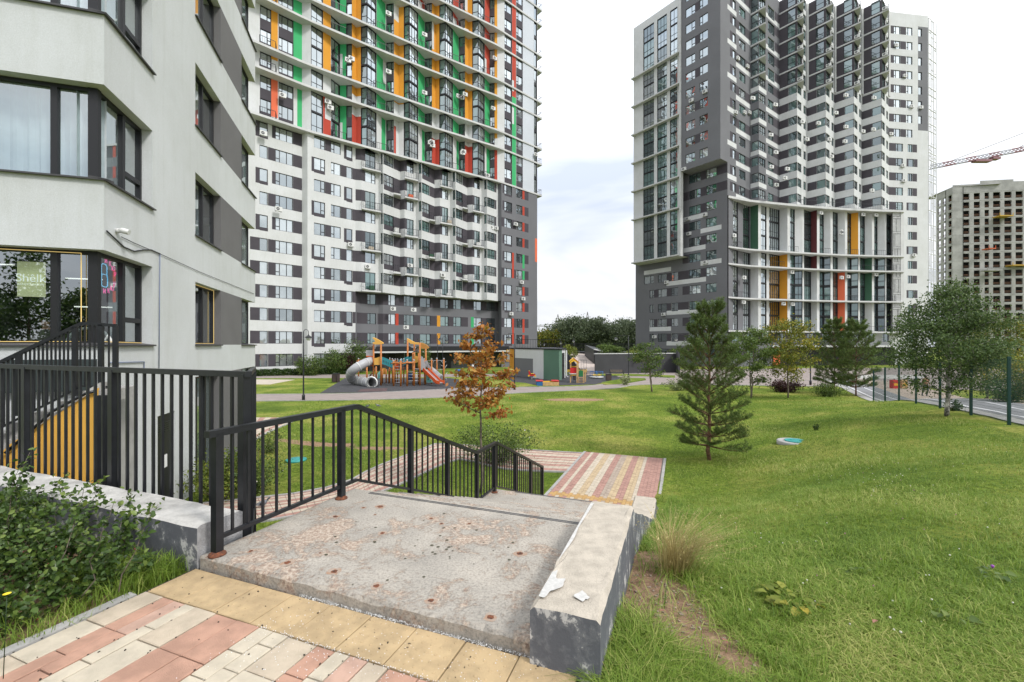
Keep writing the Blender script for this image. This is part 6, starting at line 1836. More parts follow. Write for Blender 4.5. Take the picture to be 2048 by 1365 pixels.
def pine(base, h, spread, label, seed, n_needle=60000, needle=.085, group=None, trunk_r=.07, levels=9, cb=.14, wd=.0032, name='pine_tree'):
    rs = np.random.RandomState(seed)
    root = empty(name, base, 0, label, 'tree', group); mbt = MB()
    top = (base[0] + rs.uniform(-.05, .05), base[1], base[2] + h)
    tr_ = limb(mbt, (base[0], base[1], base[2] - .1), top, trunk_r, .012, rs, 12, .012, 0, 9)
    tw, dirs = [], []
    def twig(p, q, n):
        p, q = np.array(p), np.array(q); L = np.linalg.norm(q - p); d = (q - p) / max(1e-6, L)
        for i in range(n): tw.append(p + (q - p) * ((i + rs.rand()) / n)); dirs.append(d)
    for lv in range(levels):
        f = cb + (1 - cb) * (lv / levels) ** 1.12
        z = f * 12; k = min(11, int(z)); p0 = np.array([lerp(tr_[k][q], tr_[k + 1][q], z - k) for q in range(3)])
        g = (f - cb) / (1 - cb); nb_ = 6 if g < .8 else 5
        rr0 = spread * (1 - g) ** .72 * (.82 + .35 * min(1, g * 3)) + .10
        a0 = rs.rand() * 6
        for b in range(nb_):
            a = a0 + b * 2 * math.pi / nb_ + rs.uniform(-.25, .25); rr = rr0 * rs.uniform(.72, 1.12)
            rise = rs.uniform(.02, .32) + g * 1.2
            st = p0 + np.array([0, 0, rs.uniform(-.06, .06)])
            e = st + np.array([math.cos(a) * rr, math.sin(a) * rr, rr * rise]); mid = st + (e - st) * .5 + np.array([0, 0, -.04 * rr])
            mbt.tube([tuple(st), tuple(mid), tuple(e)], [.020 * (1 - g * .6) * h / 3.4, .012, .004], 5)
            tips_ = [(st * .5 + mid * .5, mid, 3), (mid, e, 12)]
            for s in range(6):
                fs = .35 + .6 * s / 6; sp_0 = st + (e - st) * fs; a2 = a + (1 if s % 2 else -1) * rs.uniform(.5, .95); r2 = rr * (1 - fs) * .75 + .13
                e2 = sp_0 + np.array([math.cos(a2) * r2, math.sin(a2) * r2, r2 * (rise * .6 + .25)])
                mbt.tube([tuple(sp_0), tuple(e2)], [.006, .003], 4, cap=False); tips_.append((sp_0, e2, 8))
                e3 = e2 + np.array([rs.normal() * .05, rs.normal() * .05, .12]); tips_.append((sp_0 * .4 + e2 * .6, e3, 4))
            for q in tips_: twig(*q)
        twig(p0, p0 + np.array([0, 0, h * (1 - cb) / levels * .9]), 5 if g > .55 else 1)
    twig(np.array(top) - np.array([0, 0, .35]), np.array(top) + np.array([0, 0, .05]), 26)
    mbt.build('trunk', M_BARKP, root)
    tw = np.array(tw); dirs = np.array(dirs)
    i = rs.randint(0, len(tw), n_needle); P = tw[i]; D = dirs[i]
    side = rand_dirs(n_needle, rs); side -= D * (side * D).sum(1)[:, None]; side /= np.linalg.norm(side, axis=1)[:, None]
    nd = D * .75 + side * .85 + np.array([0, 0, .12]); nd /= np.linalg.norm(nd, axis=1)[:, None]
    L = needle * rs.uniform(.7, 1.2, n_needle)[:, None]
    w_ = np.cross(nd, rand_dirs(n_needle, rs)); w_ /= np.linalg.norm(w_, axis=1)[:, None]
    V, Q, T = quads_at(P + nd * L * .5, nd * L * .5, w_ * wd, np.clip(.42 + rs.normal(size=n_needle) * .2 + (rs.rand(len(tw))[i] - .5) * .25, 0, 1))
    link('crown', np_mesh('crown', V, Q, M_NEED, T, base_of(root)), root)
    return root
def bush(base, rx, ry, h, label, leafm, n=2500, leaf=.06, seed=1, cat='shrub', group=None, stems=14, flowers=None, name='shrub', tint=.5):
    rs = np.random.RandomState(seed); root = empty(name, base, 0, label, cat, group); mb = MB(); ends = []
    for i in range(stems):
        a = rs.rand() * 6.28; r_ = math.sqrt(rs.rand()); e = (base[0] + math.cos(a) * r_ * rx, base[1] + math.sin(a) * r_ * ry, base[2] + h * (1 - .45 * r_ * r_) * rs.uniform(.7, 1.1))
        b = limb(mb, (base[0] + rs.normal() * rx * .12, base[1] + rs.normal() * ry * .12, base[2] - .03), e, .010, .003, rs, 4, .1, 0, 4)
        ends += [np.array(q) for q in b[1:]] + [np.array(b[-1])]
    mb.build('stems', M_BARK, root)
    E = np.array(ends); i = rs.randint(0, len(E), n); c = E[i] + rs.normal(size=(n, 3)) * np.array([rx * .2, ry * .2, h * .11]); c[:, 2] = np.maximum(c[:, 2], base[2] + .02)
    V, Q, T = leaves(c, leaf, rs, tint, .25)
    link('foliage', np_mesh('foliage', V, Q, leafm, T, base_of(root)), root)
    if flowers:
        k = flowers[1]; i = rs.randint(0, len(E), k); c = E[i] + rs.normal(size=(k, 3)) * np.array([rx * .2, ry * .2, h * .1])
        V, Q, T = leaves(c, .05, rs, .5, .1, aspect=1); link('flowers', np_mesh('flowers', V, Q, flowers[0], T, base_of(root)), root)
    return root
M_FLW = mat('petal_white', (.75, .73, .70), .7)
M_FLR = mat('berry_red', (.22, .02, .03), .35)

# maple with brown autumn leaves in front of the stair
mb_ = G(960, 987, LOW); hh = zat(634, mb_[1]) - LOW
broad_tree((mb_[0], mb_[1], LOW), hh, 1.02, 'young maple with rusty brown leaves growing behind the stair railing', M_LMAP, n_leaf=2200, leaf=.13, trunk_r=.04, crown_base=.44, branches=24, seed=5, shape='cone', clump=.20, tint=.46, tv=.24, name='maple_tree', up=.42, gaps=.95)
# near pine on the lawn
pb_ = hit(1420, 921); hp = 303 * pb_[1] / F
pine(pb_, hp, .25 * hp, 'young bushy pine standing alone on the lawn right of the striped path', 9, 150000, .10, wd=.0036, levels=12, cb=.12)
# birch
bb_ = hit(1893, 833); hb = (833 - 556) * bb_[1] / F
broad_tree(bb_, hb, 1.75, 'white trunked birch with a full dark green crown beside the mesh fence', M_LBIR, M_BIRCH, 26000, .085, .075, .16, 46, 14, 'cone', name='birch_tree', clump=.30, droop=.8, up=.75, tint=.42)
b2 = hit(1965, 815); b2 = (b2[0] + 3.6, b2[1] + 5, LOW + .9)
broad_tree((*at(1975, 23.5), H(*at(1975, 23.5))), 4.6, 1.5, 'yellowing green tree standing behind the birch at the right', M_LYG, n_leaf=9000, leaf=.11, trunk_r=.05, crown_base=.2, seed=15, tint=.3, clump=.32, group='trees beyond the lawn')
# pines at the crest of the lawn
for px, py, tp_, sp_2, sd_, lb in ((1669, 786, 642, 1.75, 22, 'open branched pine at the far edge of the lawn, left of its denser neighbour'), (1712, 792, 648, 1.85, 23, 'dense dark pine at the far edge of the lawn, nearest the green fence')):
    q = hit(px, py); q = q if q[1] < 40 else (*at(px, 27), H(*at(px, 27))); hq = (py - tp_) * q[1] / F
    pine(q, hq, sp_2 * .72 * hq / 4.4, lb, sd_, 60000, .16, trunk_r=.06, wd=.0075, levels=10)
for (px, py, tpy, cr_, m, lb, sd_, st_, nl) in (
    (1576, 776, 634, 1.75, M_LYG, 'slim tree with yellow and orange tinged leaves before the white tower', 31, 1, 6500),
    (1500, 776, 655, 1.7, M_LG, 'light green two stemmed young tree between the pine and the yellowing tree', 32, 2, 6000),
    (1305, 776, 684, 1.3, M_LG, 'thin two stemmed sapling at the edge of the asphalt walk', 33, 2, 2600)):
    Y = 33.0 if px > 1400 else 37.5; b = (*at(px, Y), H(*at(px, Y))); h_ = zat(tpy, Y) - b[2]
    broad_tree(b, h_, cr_ * .9, lb, m, n_leaf=nl, leaf=.16, trunk_r=.06, crown_base=.2 if px > 1400 else .3, branches=24, seed=sd_, stems=st_, clump=.36, tint=.52 if px != 1500 else .6, shape='oval')
for (px, py, tpy, cr_, m, lb, sd_, nl) in (
    (1220, 745, 689, 1.55, M_LG, 'small round green tree in front of the dark ramp wall', 41, 4200), (1270, 746, 701, 1.3, M_LYEL, 'small lime yellow tree in front of the dark ramp wall', 42, 3000),
    (1135, 739, 690, 1.2, M_LYEL, 'slender lime tree beside the green service building', 43, 2400), (1360, 740, 700, 1.6, M_LG, 'thin green sapling near the grey tower corner', 44, 2500)):
    q = G(px, py, LOW); h_ = zat(tpy, q[1]) - LOW
    broad_tree((q[0], q[1], LOW), h_, cr_, lb, m, n_leaf=nl, leaf=.22, trunk_r=.06, crown_base=.3, branches=20, seed=sd_, clump=.4, tint=.55)
# far trees between the towers, one by one
for i, (px, tpy, rad, m, lb) in enumerate(((1092, 668, 5, M_LYG, 'olive tree at the foot of the colourful tower, far off'), (1122, 650, 5.5, M_LFAR, 'far dark tree leftmost behind the service building'), (1148, 640, 6.5, M_LFAR, 'far ragged tree under the pylon arm'),
                                     (1172, 652, 6, M_LFAR, 'far dark rounded tree right of the pylon'), (1188, 642, 5.5, M_LFAR, 'far tall pointed tree in the middle of the gap'), (1206, 664, 6, M_LFAR, 'far lower tree behind the small round tree'),
                                     (1226, 655, 5.5, M_LFAR, 'far tree left of the broad one by the grey tower'), (1250, 644, 6.5, M_LFAR, 'broad far tree close to the grey tower corner'), (1272, 648, 6, M_LFAR, 'far dark tree partly hidden by the grey tower'))):
    Y = 118 + (i * 7) % 13; b = (*at(px, Y), LOW); h_ = (zat(tpy, Y) - LOW) * 1.05
    broad_tree(b, h_, rad * .8, lb, m, n_leaf=5200, leaf=.62, trunk_r=.22, crown_base=.10, branches=30, seed=60 + i, clump=.42, tint=.5, group='trees in the gap between the towers')
# shrubs
def gb(px, py): q = G(px, py, LOW); return (q[0], q[1], LOW + .01)
q = gb(995, 932)
bush((q[0], q[1] + .4, LOW), 1.35, .9, 1.25, 'green rose bush with a few white blooms behind the lower stair railing', M_LG, 5200, .075, 71, flowers=(M_FLW, 22), stems=30, tint=.55)
bush((*gb(500, 985)[:2], LOW), .85, .7, 1.15, 'green flowering shrub at the foot of the near building', M_LG, 4200, .07, 72, flowers=(M_FLW, 18), stems=24, tint=.62)
bush((*gb(445, 1000)[:2], LOW), .8, .7, 1.1, 'yellow green shrub under the long left railing', M_LYEL, 3000, .07, 73, stems=20, tint=.35)
bush((*gb(540, 905)[:2], LOW), .5, .5, .8, 'small upright shrub beside the side path', M_LG, 1200, .06, 74, stems=12)
bush((*gb(1250, 771)[:2], LOW), .55, .5, 1.0, 'pale variegated shrub on the lawn island near the bench', M_LVAR, 900, .12, 75, stems=10)
for px, sd_, lb in ((1352, 76, 'pale variegated shrub left of the lone pine at the path edge'), (1385, 77, 'pale variegated shrub just behind the lone pine')):
    bush((*at(px, 38.5), LOW), 1.1, .6, 1.0, lb, M_LVAR, 1400, .12, sd_, stems=14, tint=.3)
bush((*at(1572, 37), H(*at(1572, 37))), 1.3, .8, .95, 'dark red leaved shrub under the yellowing tree', M_LRED, 3200, .12, 78, stems=20)
bush((*at(1655, 34), H(*at(1655, 34))), 1.2, .8, .9, 'dark green shrub between the two far pines', M_LG, 1800, .12, 79, stems=14)
for i, (px, Y, rx, h_, m, lb) in enumerate(((620, 57, 1.6, 2.6, M_LG, 'round green shrub at the white corner of the colourful tower'), (668, 60, 1.6, 3.0, M_LG, 'bushy green shrub behind the far lamp post'), (712, 62, 1.9, 4.6, M_LG, 'tall green conifer shrub behind the tube slide'),
                                           (845, 64, 1.3, 3.8, M_LG, 'rounded conifer behind the climbing tower'), (690, 61, 1.5, 2.4, M_LRED, 'brownish shrub left of the tall conifer'))):
    bush((*at(px, Y), LOW), rx, rx * .8, h_, lb, m, 3000, .22, 80 + i, stems=22)
rs = np.random.RandomState(90)
hr_ = empty('hedge', (*at(600, 57.5), LOW), 0, 'low clipped dark hedge along the foot of the white tower', 'hedge')
n = 9000; f = rs.rand(n); A_, B_ = np.array(at(500, 55.5)), np.array(at(705, 60.8)); c = np.zeros((n, 3)); c[:, :2] = A_ + (B_ - A_) * f[:, None] + rs.normal(size=(n, 2)) * .25; c[:, 2] = LOW + rs.uniform(.05, .85, n) + .08 * np.sin(f * 60)
V, Q, T = leaves(c, .2, rs, .3, .2); link('foliage', np_mesh('foliage', V, Q, M_LHED, T, base_of(hr_)), hr_)
bush((*at(2040, 21), H(*at(2040, 21))), 1.3, 1.0, 2.2, 'yellowing shrub at the right edge behind the fence post', M_LYG, 4500, .10, 95, stems=26, tint=.55)
bush((*at(2018, 19.5), H(*at(2018, 19.5))), 1.0, .8, 1.25, 'very dark low shrub behind the nearest green fence post', M_LHED, 3500, .08, 96, stems=22, tint=.1)
q = hit(1907, 822); bush(q, .28, .25, .38, 'little green sucker shrub at the foot of the birch', M_LG, 700, .06, 97, stems=10, tint=.2)
q = hit(1632, 862); bush(q, .10, .08, .26, 'tuft of ferny green weed standing up in the lawn', M_LG, 260, .07, 98, cat='weed', stems=9, name='weed', tint=.4)

# ------------------------------------------------------------------ leafy shrub in the left foreground
rs = np.random.RandomState(44)
hs = empty('shrub', TW(-.7, -.9, -.12), 0, 'dense glossy green shrub with small dark berries in the left foreground', 'shrub')
mb = MB(); ends = []
for i in range(215):
    w_ = rs.uniform(-2.5, -.26); t = rs.uniform(-1.35, -.12)
    hgt = (.50 + .10 * math.sin(w_ * 3)) * rs.uniform(.55, 1.1) * (1 if w_ < -.75 else .50 + .5 * max(0, (-w_ - .3)) / .45) * (1 - .25 * max(0, -t - .9))
    x0, y0, _ = TW(t + rs.normal() * .08, w_ + rs.normal() * .08); x1, y1, _ = TW(t + rs.normal() * .16 - .03, w_ + rs.normal() * .14 + .05)
    b = limb(mb, (x0, y0, -.13), (x1, y1, -.12 + hgt), .003, .001, rs, 6, .10, 0, 5)
    ends.append(b)
for (px, py, Y) in ((300, 1020, 2.95), (60, 905, 3.3), (230, 998, 2.9), (170, 968, 3.0), (45, 925, 3.25)):
    e = (*at(px, Y), zat(py, Y)); x0, y0 = e[0] - .12, e[1] - .10
    ends.append(limb(mb, (x0, y0, .0), e, .004, .0012, rs, 6, .1, 0, 5))
mb.build('stems', M_BARK, hs)
Vs, Qs, Ts = [], [], []; nv = 0
def shaped_leaf(p, u, n_, L, W, tnt):
    """six-point leaf folded along its midrib"""
    u = u / np.linalg.norm(u); s = np.cross(u, n_); s /= max(1e-6, np.linalg.norm(s)); n_ = np.cross(s, u)
    pts = [p, p + u * L * .35 + s * W + n_ * W * .35, p + u * L * .75 + s * W * .72 + n_ * W * .2 - n_ * L * .05, p + u * L - n_ * L * .14, p + u * L * .75 - s * W * .72 + n_ * W * .2 - n_ * L * .05, p + u * L * .35 - s * W + n_ * W * .35, p + u * L * .42 - n_ * 0, p + u * L * .75 - n_ * L * .06]
    return pts, tnt
LF = [(0, 1, 6, 6), (1, 2, 7, 6), (2, 3, 7, 7), (3, 4, 7, 7), (4, 5, 6, 7), (5, 0, 6, 6)]
tri = []
for b in ends:
    npt = len(b)
    for k in range(int(rs.uniform(66, 108))):
        f = rs.uniform(.12, 1.0) ** .7 * (npt - 1); i = min(npt - 2, int(f)); p = np.array([lerp(b[i][q], b[i + 1][q], f - i) for q in range(3)]) + rs.normal(size=3) * .028
        u = rs.normal(size=3) + np.array([0.05, -.25, .15]); nn = rs.normal(size=3) * .55 + np.array([0, -.3, 1.0])
        L = rs.uniform(.025, .050); pts, tn = shaped_leaf(p, u, nn, L, L * rs.uniform(.27, .36), np.clip(.42 + rs.normal() * .2 + (.25 if f > npt - 1.6 else 0), 0, 1))
        for q in LF:
            tri.append(tuple(nv + v for v in (q[0], q[1], q[2]))); 
            if q[2] != q[3]: tri.append((nv + q[0], nv + q[2], nv + q[3]))
        Vs += pts; Ts += [tn] * 8; nv += 8
link('foliage', np_mesh('foliage', Vs, tri, M_LHED, Ts, base_of(hs)), hs)
mb = MB()
for i in range(70):
    b = ends[rs.randint(len(ends))]; p = np.array(b[rs.randint(2, len(b))]) + rs.normal(size=3) * .03
    r_ = rs.uniform(.0045, .0065); mb.lathe(tuple(p), [(.001, -r_), (r_ * .8, -r_ * .6), (r_, 0), (r_ * .8, r_ * .6), (.001, r_)], 7)
mb.build('berries', M_FLR, hs, 'stuff')
# yellow dandelion and grey dead weeds beside the pavement
q = (*at(14, 2.22), zat(1190, 2.22)); mb = MB()
mb.tube([(q[0] - .02, q[1], -.12), (q[0], q[1], q[2])], .002, 5, 1)
for k in range(16):
    a = k * 2 * math.pi / 16; mb.face([q, (q[0] + .016 * math.cos(a), q[1] + .016 * math.sin(a), q[2] + .006), (q[0] + .016 * math.cos(a + .35), q[1] + .016 * math.sin(a + .35), q[2] + .006)], 0)
tag(mb.build('dandelion', [mat('petal_yellow', (.75, .55, .02), .6), M_LHED]), 'yellow dandelion flower in the weeds at the left edge', 'flower')
M_DEAD = leaf_mat('leaf_dead_grey', (.10, .10, .07), (.22, .22, .17), (.34, .32, .26), .8, .1)
rs = np.random.RandomState(46); c = []
for i in range(260): w_ = rs.uniform(-1.15, -.55); t = rs.uniform(-1.75, -1.1); x, y, _ = TW(t, w_); c.append((x, y, -.1 + abs(rs.normal()) * .07))
V, Q, T = leaves(np.array(c), .05, rs, .5, .3)
wd_ = empty('weed', TW(-1.4, -.8, -.12), 0, 'withered grey weeds lying at the pavement edge in the lower left corner', 'weed')
link('foliage', np_mesh('foliage', V, Q, M_DEAD, T, base_of(wd_)), wd_)

# ------------------------------------------------------------------ grass: blades where it is near, one object
def blades(P, hgt, wid, rs, tint, lean=.5):
    """P (n,3) roots; three-point bent blades of two quads"""
    n = len(P); a = rs.uniform(0, 2 * np.pi, n); d = np.stack([np.cos(a), np.sin(a), np.zeros(n)], 1); s = np.stack([-np.sin(a), np.cos(a), np.zeros(n)], 1)
    h = hgt[:, None]; l = (lean * rs.uniform(.2, 1.3, n))[:, None]
    up = np.array([0, 0, 1.0])
    m = P + up * h * .55 + d * h * l * .35; t = P + up * h * (1 - .35 * l) + d * h * l * 1.0
    w_ = wid[:, None]
    V = np.stack([P - s * w_, P + s * w_, m + s * w_ * .8, m - s * w_ * .8, t + s * w_ * .15, t - s * w_ * .15], 1).reshape(-1, 3)
    b = (np.arange(n) * 6)[:, None]
    Q = np.concatenate([b + np.array([0, 1, 2, 3]), b + np.array([3, 2, 4, 5])], 0)
    return V, Q, np.repeat(tint, 6)
Hv = lambda X, Y: np.array([H(x, y) for x, y in zip(X, Y)])
# tabulate the terrain for speed
gx = np.arange(-14, 46, .2); gy = np.arange(0, 48, .2); GH = np.array([[H(x, y) for x in gx] for y in gy]); GS = np.array([[soil_amount(x, y) for x in gx] for y in gy])
def bil(tab, X, Y):
    i = np.clip((X - gx[0]) / .2, 0, len(gx) - 1.001); j = np.clip((Y - gy[0]) / .2, 0, len(gy) - 1.001)
    i0, j0 = i.astype(int), j.astype(int); fi, fj = i - i0, j - j0
    return tab[j0, i0] * (1 - fi) * (1 - fj) + tab[j0, i0 + 1] * fi * (1 - fj) + tab[j0 + 1, i0] * (1 - fi) * fj + tab[j0 + 1, i0 + 1] * fi * fj
def noise2(X, Y, s, seed):
    r_ = np.random.RandomState(seed); o = np.zeros_like(X)
    for k in range(6):
        a = r_.rand() * 6.28; f = s * r_.uniform(.6, 1.9); o += np.sin((X * np.cos(a) + Y * np.sin(a)) * f + r_.rand() * 6.28)
    return o / 6
allV, allQ, allT = [], [], []; off = 0
def add(V, Q, T):
    global off
    allV.append(V); allQ.append(Q + off); allT.append(T); off += len(V)
rs = np.random.RandomState(77)
# hill lawn: sample by picture-space density so that near and far stay evenly covered
def lawn_region(n, y0, y1, xmin, xmax, hk, wk, pw=1.6):
    u = rs.rand(n); Y = y0 * (y1 / y0) ** u if pw == 0 else (y0 ** (-pw + 1) + u * (y1 ** (-pw + 1) - y0 ** (-pw + 1))) ** (1 / (-pw + 1))
    X = rs.uniform(xmin, xmax, n) * Y
    return X, Y
def tw_np(X, Y): dx, dy = X - OX, Y - OY; return dx * UX + dy * UY, dx * VX + dy * VY
def near_far(n, y0, y1, r0, r1, hbase, wbase, keep=None, lean=.8, tb=.45, lowland=False):
    X, Y = lawn_region(n, y0, y1, r0, r1, 1, 1, 1.5)
    t, w_ = tw_np(X, Y)
    ok = (w_ > 3.02) if not lowland else np.ones(n, bool)
    if keep is not None: ok &= keep(X, Y, t, w_)
    X, Y, t, w_ = X[ok], Y[ok], t[ok], w_[ok]
    so_ = bil(GS, X, Y); n1 = noise2(X, Y, 1.1, 3); n2 = noise2(X, Y, 4.2, 4)
    k = rs.rand(len(X)) > np.clip((so_ - .30 + n2 * .2) * 2.2, 0, .95)
    X, Y, so_, n1, n2 = X[k], Y[k], so_[k], n1[k], n2[k]
    Z = bil(GH, X, Y)
    t, w_ = tw_np(X, Y)
    hg = (hbase + .0016 * Y) * (1 + .55 * n1 + .45 * n2) * rs.uniform(.5, 1.4, len(X)) 
    edge = np.exp(-((w_ - 3.15) / .35) ** 2) * (t > -.5) * (t < 9); hg = hg * (1 + 1.6 * edge)
    wd = wbase * (.75 + .09 * Y) * rs.uniform(.6, 1.3, len(X))
    add(*blades(np.stack([X, Y, Z - .01], 1), np.clip(hg, .02, .4), wd, rs, np.clip(tb + n1 * .40 + n2 * .18 + rs.normal(size=len(X)) * .20, 0, 1), lean))
near_far(170000, 1.5, 9, .06, 1.30, .050, .0022, lean=1.5)
near_far(120000, 8, 34, .12, 1.25, .055, .0022, lean=1.2, keep=lambda X, Y, t, w_: (w_ > 3.1) & (X < 14.2 + (Y - 13.2) * .56))
# low lawns left of the stair
import itertools
def poly_mask(X, Y, P):
    m = np.zeros(len(X), bool); n = len(P)
    for i in range(n):
        x1, y1 = P[i]; x2, y2 = P[(i + 1) % n]
        c = ((y1 > Y) != (y2 > Y)) & (X < (x2 - x1) * (Y - y1) / (y2 - y1 + 1e-12) + x1); m ^= c
    return m
LP = [c for c in (ne, fa)]
path_poly = fa + ne[::-1]; main_poly = [TW(8, -.05)[:2], TW(8, 2.9)[:2], TW(14.1, 2.9)[:2], TW(14.1, -.05)[:2]]
side_poly = [gp(600, 836), gp(578, 848), gp(545, 862), gp(512, 880), gp(480, 902), gp(300, 902), gp(300, 836)]
asph = near + far[::-1]
def low_ok(X, Y, t, w_):
    wallB = (X - NB.x) * .955 + (Y - NB.y) * .295
    return (w_ < 3.0) & ~((w_ < 2.9) & (t < .5)) & ~poly_mask(X, Y, path_poly) & ~poly_mask(X, Y, main_poly) & ~poly_mask(X, Y, side_poly) & ~poly_mask(X, Y, asph) & ~((w_ > -.05) & (t < 8.7)) & (wallB > .05) & (Y < np.interp(X, [p[0] for p in near], [p[1] for p in near]) - .05)
near_far(130000, 6.5, 37, -.62, .42, .045, .0024, keep=low_ok, lowland=True, tb=.42)
near_far(25000, 13, 37, .25, .75, .045, .0024, keep=lambda X, Y, t, w_: (w_ > 2.9) & (t > 14) & (Y < np.interp(X, [p[0] for p in near], [p[1] for p in near]) - .05), tb=.45)
# long tufts beside the pavement on the left, and the rank growth round the right-hand parapet
def tuft(cx, cy, cz, n, rad, h, wd, tb, lean=.9, mask=None):
    if soil_amount(cx, cy) > .38 and cx > 0 and rs.rand() > .12: return
    X = cx + rs.normal(size=n) * rad; Y = cy + rs.normal(size=n) * rad
    Z = np.full(n, cz); add(*blades(np.stack([X, Y, Z], 1), h * rs.uniform(.4, 1.2, n), np.full(n, wd) * rs.uniform(.6, 1.3, n), rs, np.clip(tb + rs.normal(size=n) * .15, 0, 1), lean))
for i in range(60):
    w_ = rs.uniform(-.95, -.12); t = rs.uniform(-.42, -.03); x, y, _ = TW(t, w_); tuft(x, y, -.13, 26, .035, .17, .0026, .45)
for i in range(130):
    w_ = rs.uniform(-.40, -.06) if i > 26 else rs.uniform(-1.2, -.10); t = rs.uniform(-1.9, -.3); x, y, _ = TW(t, w_); tuft(x, y, -.13, 12, .03, .16, .0022, .55)
for i in range(120):
    t = rs.uniform(-.8, 6.0); w_ = 3.05 + abs(rs.normal()) * .14; x, y, _ = TW(t, w_)
    tuft(x, y, H(x, y) - .01, 22, .035, .15 + .04 * (t > 1.8), .0024, .40)
for i in range(150):
    px, py = rs.uniform(1205, 1640), rs.uniform(1230, 1420); q = hit(px, py); tuft(q[0], q[1], q[2] - .01, 20, .03, .12, .0022, .38)
for i in range(160):
    px, py = rs.uniform(1330, 2048), rs.uniform(960, 1250); q = hit(px, py); tuft(q[0], q[1], q[2] - .01, 18, .045, .13, .003, rs.uniform(.3, .7))
g_ = link('grass', np_mesh('grass', np.concatenate(allV), np.concatenate(allQ), M_GRASS, np.concatenate(allT))); tag(g_, 'green mown lawn grass over the hill and round the paths', 'grass', kind='stuff')
# dry seeding grass clump by the parapet
rs = np.random.RandomState(81); allV, allQ, allT, off = [], [], [], 0
q0 = hit(1350, 1150); mb = MB()
for i in range(600):
    a, r_ = rs.rand() * 6.28, abs(rs.normal()) * .07; x, y = q0[0] + math.cos(a) * r_, q0[1] + math.sin(a) * r_
    L = rs.uniform(.20, .48); dx, dy = math.cos(a) * .55 + .38 + rs.normal() * .3, math.sin(a) * .45 + rs.normal() * .25
    p0 = np.array([x, y, q0[2] - .01]); p1 = p0 + np.array([dx * L * .35, dy * L * .35, L * .7]); p2 = p0 + np.array([dx * L * .95, dy * L * .95, L * .95])
    s = np.cross(p2 - p0, [0, 0, 1]); s = s / np.linalg.norm(s) * .0013
    V = np.array([p0 - s, p0 + s, p1 + s, p1 - s, p2 + s * .4, p2 - s * .4]); add(V, np.array([[0, 1, 2, 3], [3, 2, 4, 5]]), np.full(6, rs.uniform(.1, .9)))
    if i % 3 == 0:
        for k in range(9):
            c = p2 + (p2 - p1) * (-.25 + k * .05) + rs.normal(size=3) * .008; u = rs.normal(size=3) * .004; v = rs.normal(size=3) * .002
            add(np.array([c - u, c + v, c + u, c - v]), np.array([[0, 1, 2, 3]]), np.full(4, rs.uniform(.3, 1)))
dg = empty('dry_grass_clump', q0, 0, 'straw coloured seeding grass clump beside the right parapet', 'grass clump')
link('blades', np_mesh('blades', np.concatenate(allV), np.concatenate(allQ), M_STRAW, np.concatenate(allT), base_of(dg)), dg)
# clover heads and small flowers in the lawn
rs = np.random.RandomState(83); mb = MB()
for i in range(170):
    px, py = rs.uniform(1340, 2048), 850 + 430 * rs.rand() ** 1.6
    if i > 110: px, py = rs.normal() * 60 + 1740, rs.normal() * 18 + 960
    q = hit(px, py); r_ = rs.uniform(.004, .008); mb.lathe((q[0], q[1], q[2] + .04), [(.001, -r_), (r_, -.2 * r_), (r_ * .8, r_ * .7), (.001, r_)], 6, 0 if rs.rand() < .85 else 1)
tag(mb.build('clover_flowers', [mat('clover_white', (.62, .60, .52), .8), mat('clover_pink', (.36, .14, .24), .8)]), 'small pale clover heads dotted over the lawn', 'flowers', kind='stuff')
# broad leaved plants lying in the grass
for (px, py, n_, sc, lb, m) in ((1560, 1205, 26, 1.0, 'yellowish broad leaved plant spreading in the near lawn', M_LYEL), (1600, 1228, 18, 1.0, 'broad leaved plant with browning leaves right beside its yellowish neighbour', M_LYG), (1895, 1240, 8, .8, 'small flat plantain in the near right lawn', M_LG), (1985, 1160, 10, .8, 'flat thistle rosette with a purple bud at the right', M_LHED), (1735, 1160, 7, .7, 'small pale leaf rosette in the middle of the lawn', M_LG)):
    q = hit(px, py); rs = np.random.RandomState(px); V, T, tri = [], [], []; nv = 0
    rt = empty('broad_leaf_plant', q, 0, lb, 'plant')
    for k in range(n_):
        a = rs.rand() * 6.28; r_ = rs.uniform(.01, .13) * sc; L = rs.uniform(.05, .09) * sc
        x, y = q[0] + math.cos(a) * r_ * 1.4, q[1] + math.sin(a) * r_ * .8
        p = np.array([x, y, H(x, y) + rs.uniform(.03, .075)])
        pts, tn = shaped_leaf(p, np.array([math.cos(a), math.sin(a), rs.uniform(-.2, .3)]), np.array([rs.normal() * .25, rs.normal() * .25, 1.0]), L, L * .36, rs.uniform(.3, .9))
        for f_ in LF:
            tri.append(tuple(nv + v for v in (f_[0], f_[1], f_[2])))
            if f_[2] != f_[3]: tri.append((nv + f_[0], nv + f_[2], nv + f_[3]))
        V += pts; T += [tn] * 8; nv += 8
    link('leaves', np_mesh('leaves', V, tri, m, T, q), rt)
    if px == 1985:
        mb = MB(); mb.lathe((q[0], q[1], q[2] + .09), [(.004, -.012), (.009, 0), (.012, .012), (.002, .018)], 8); mb.build('flower_bud', mat('thistle_purple', (.30, .08, .38), .7), rt)
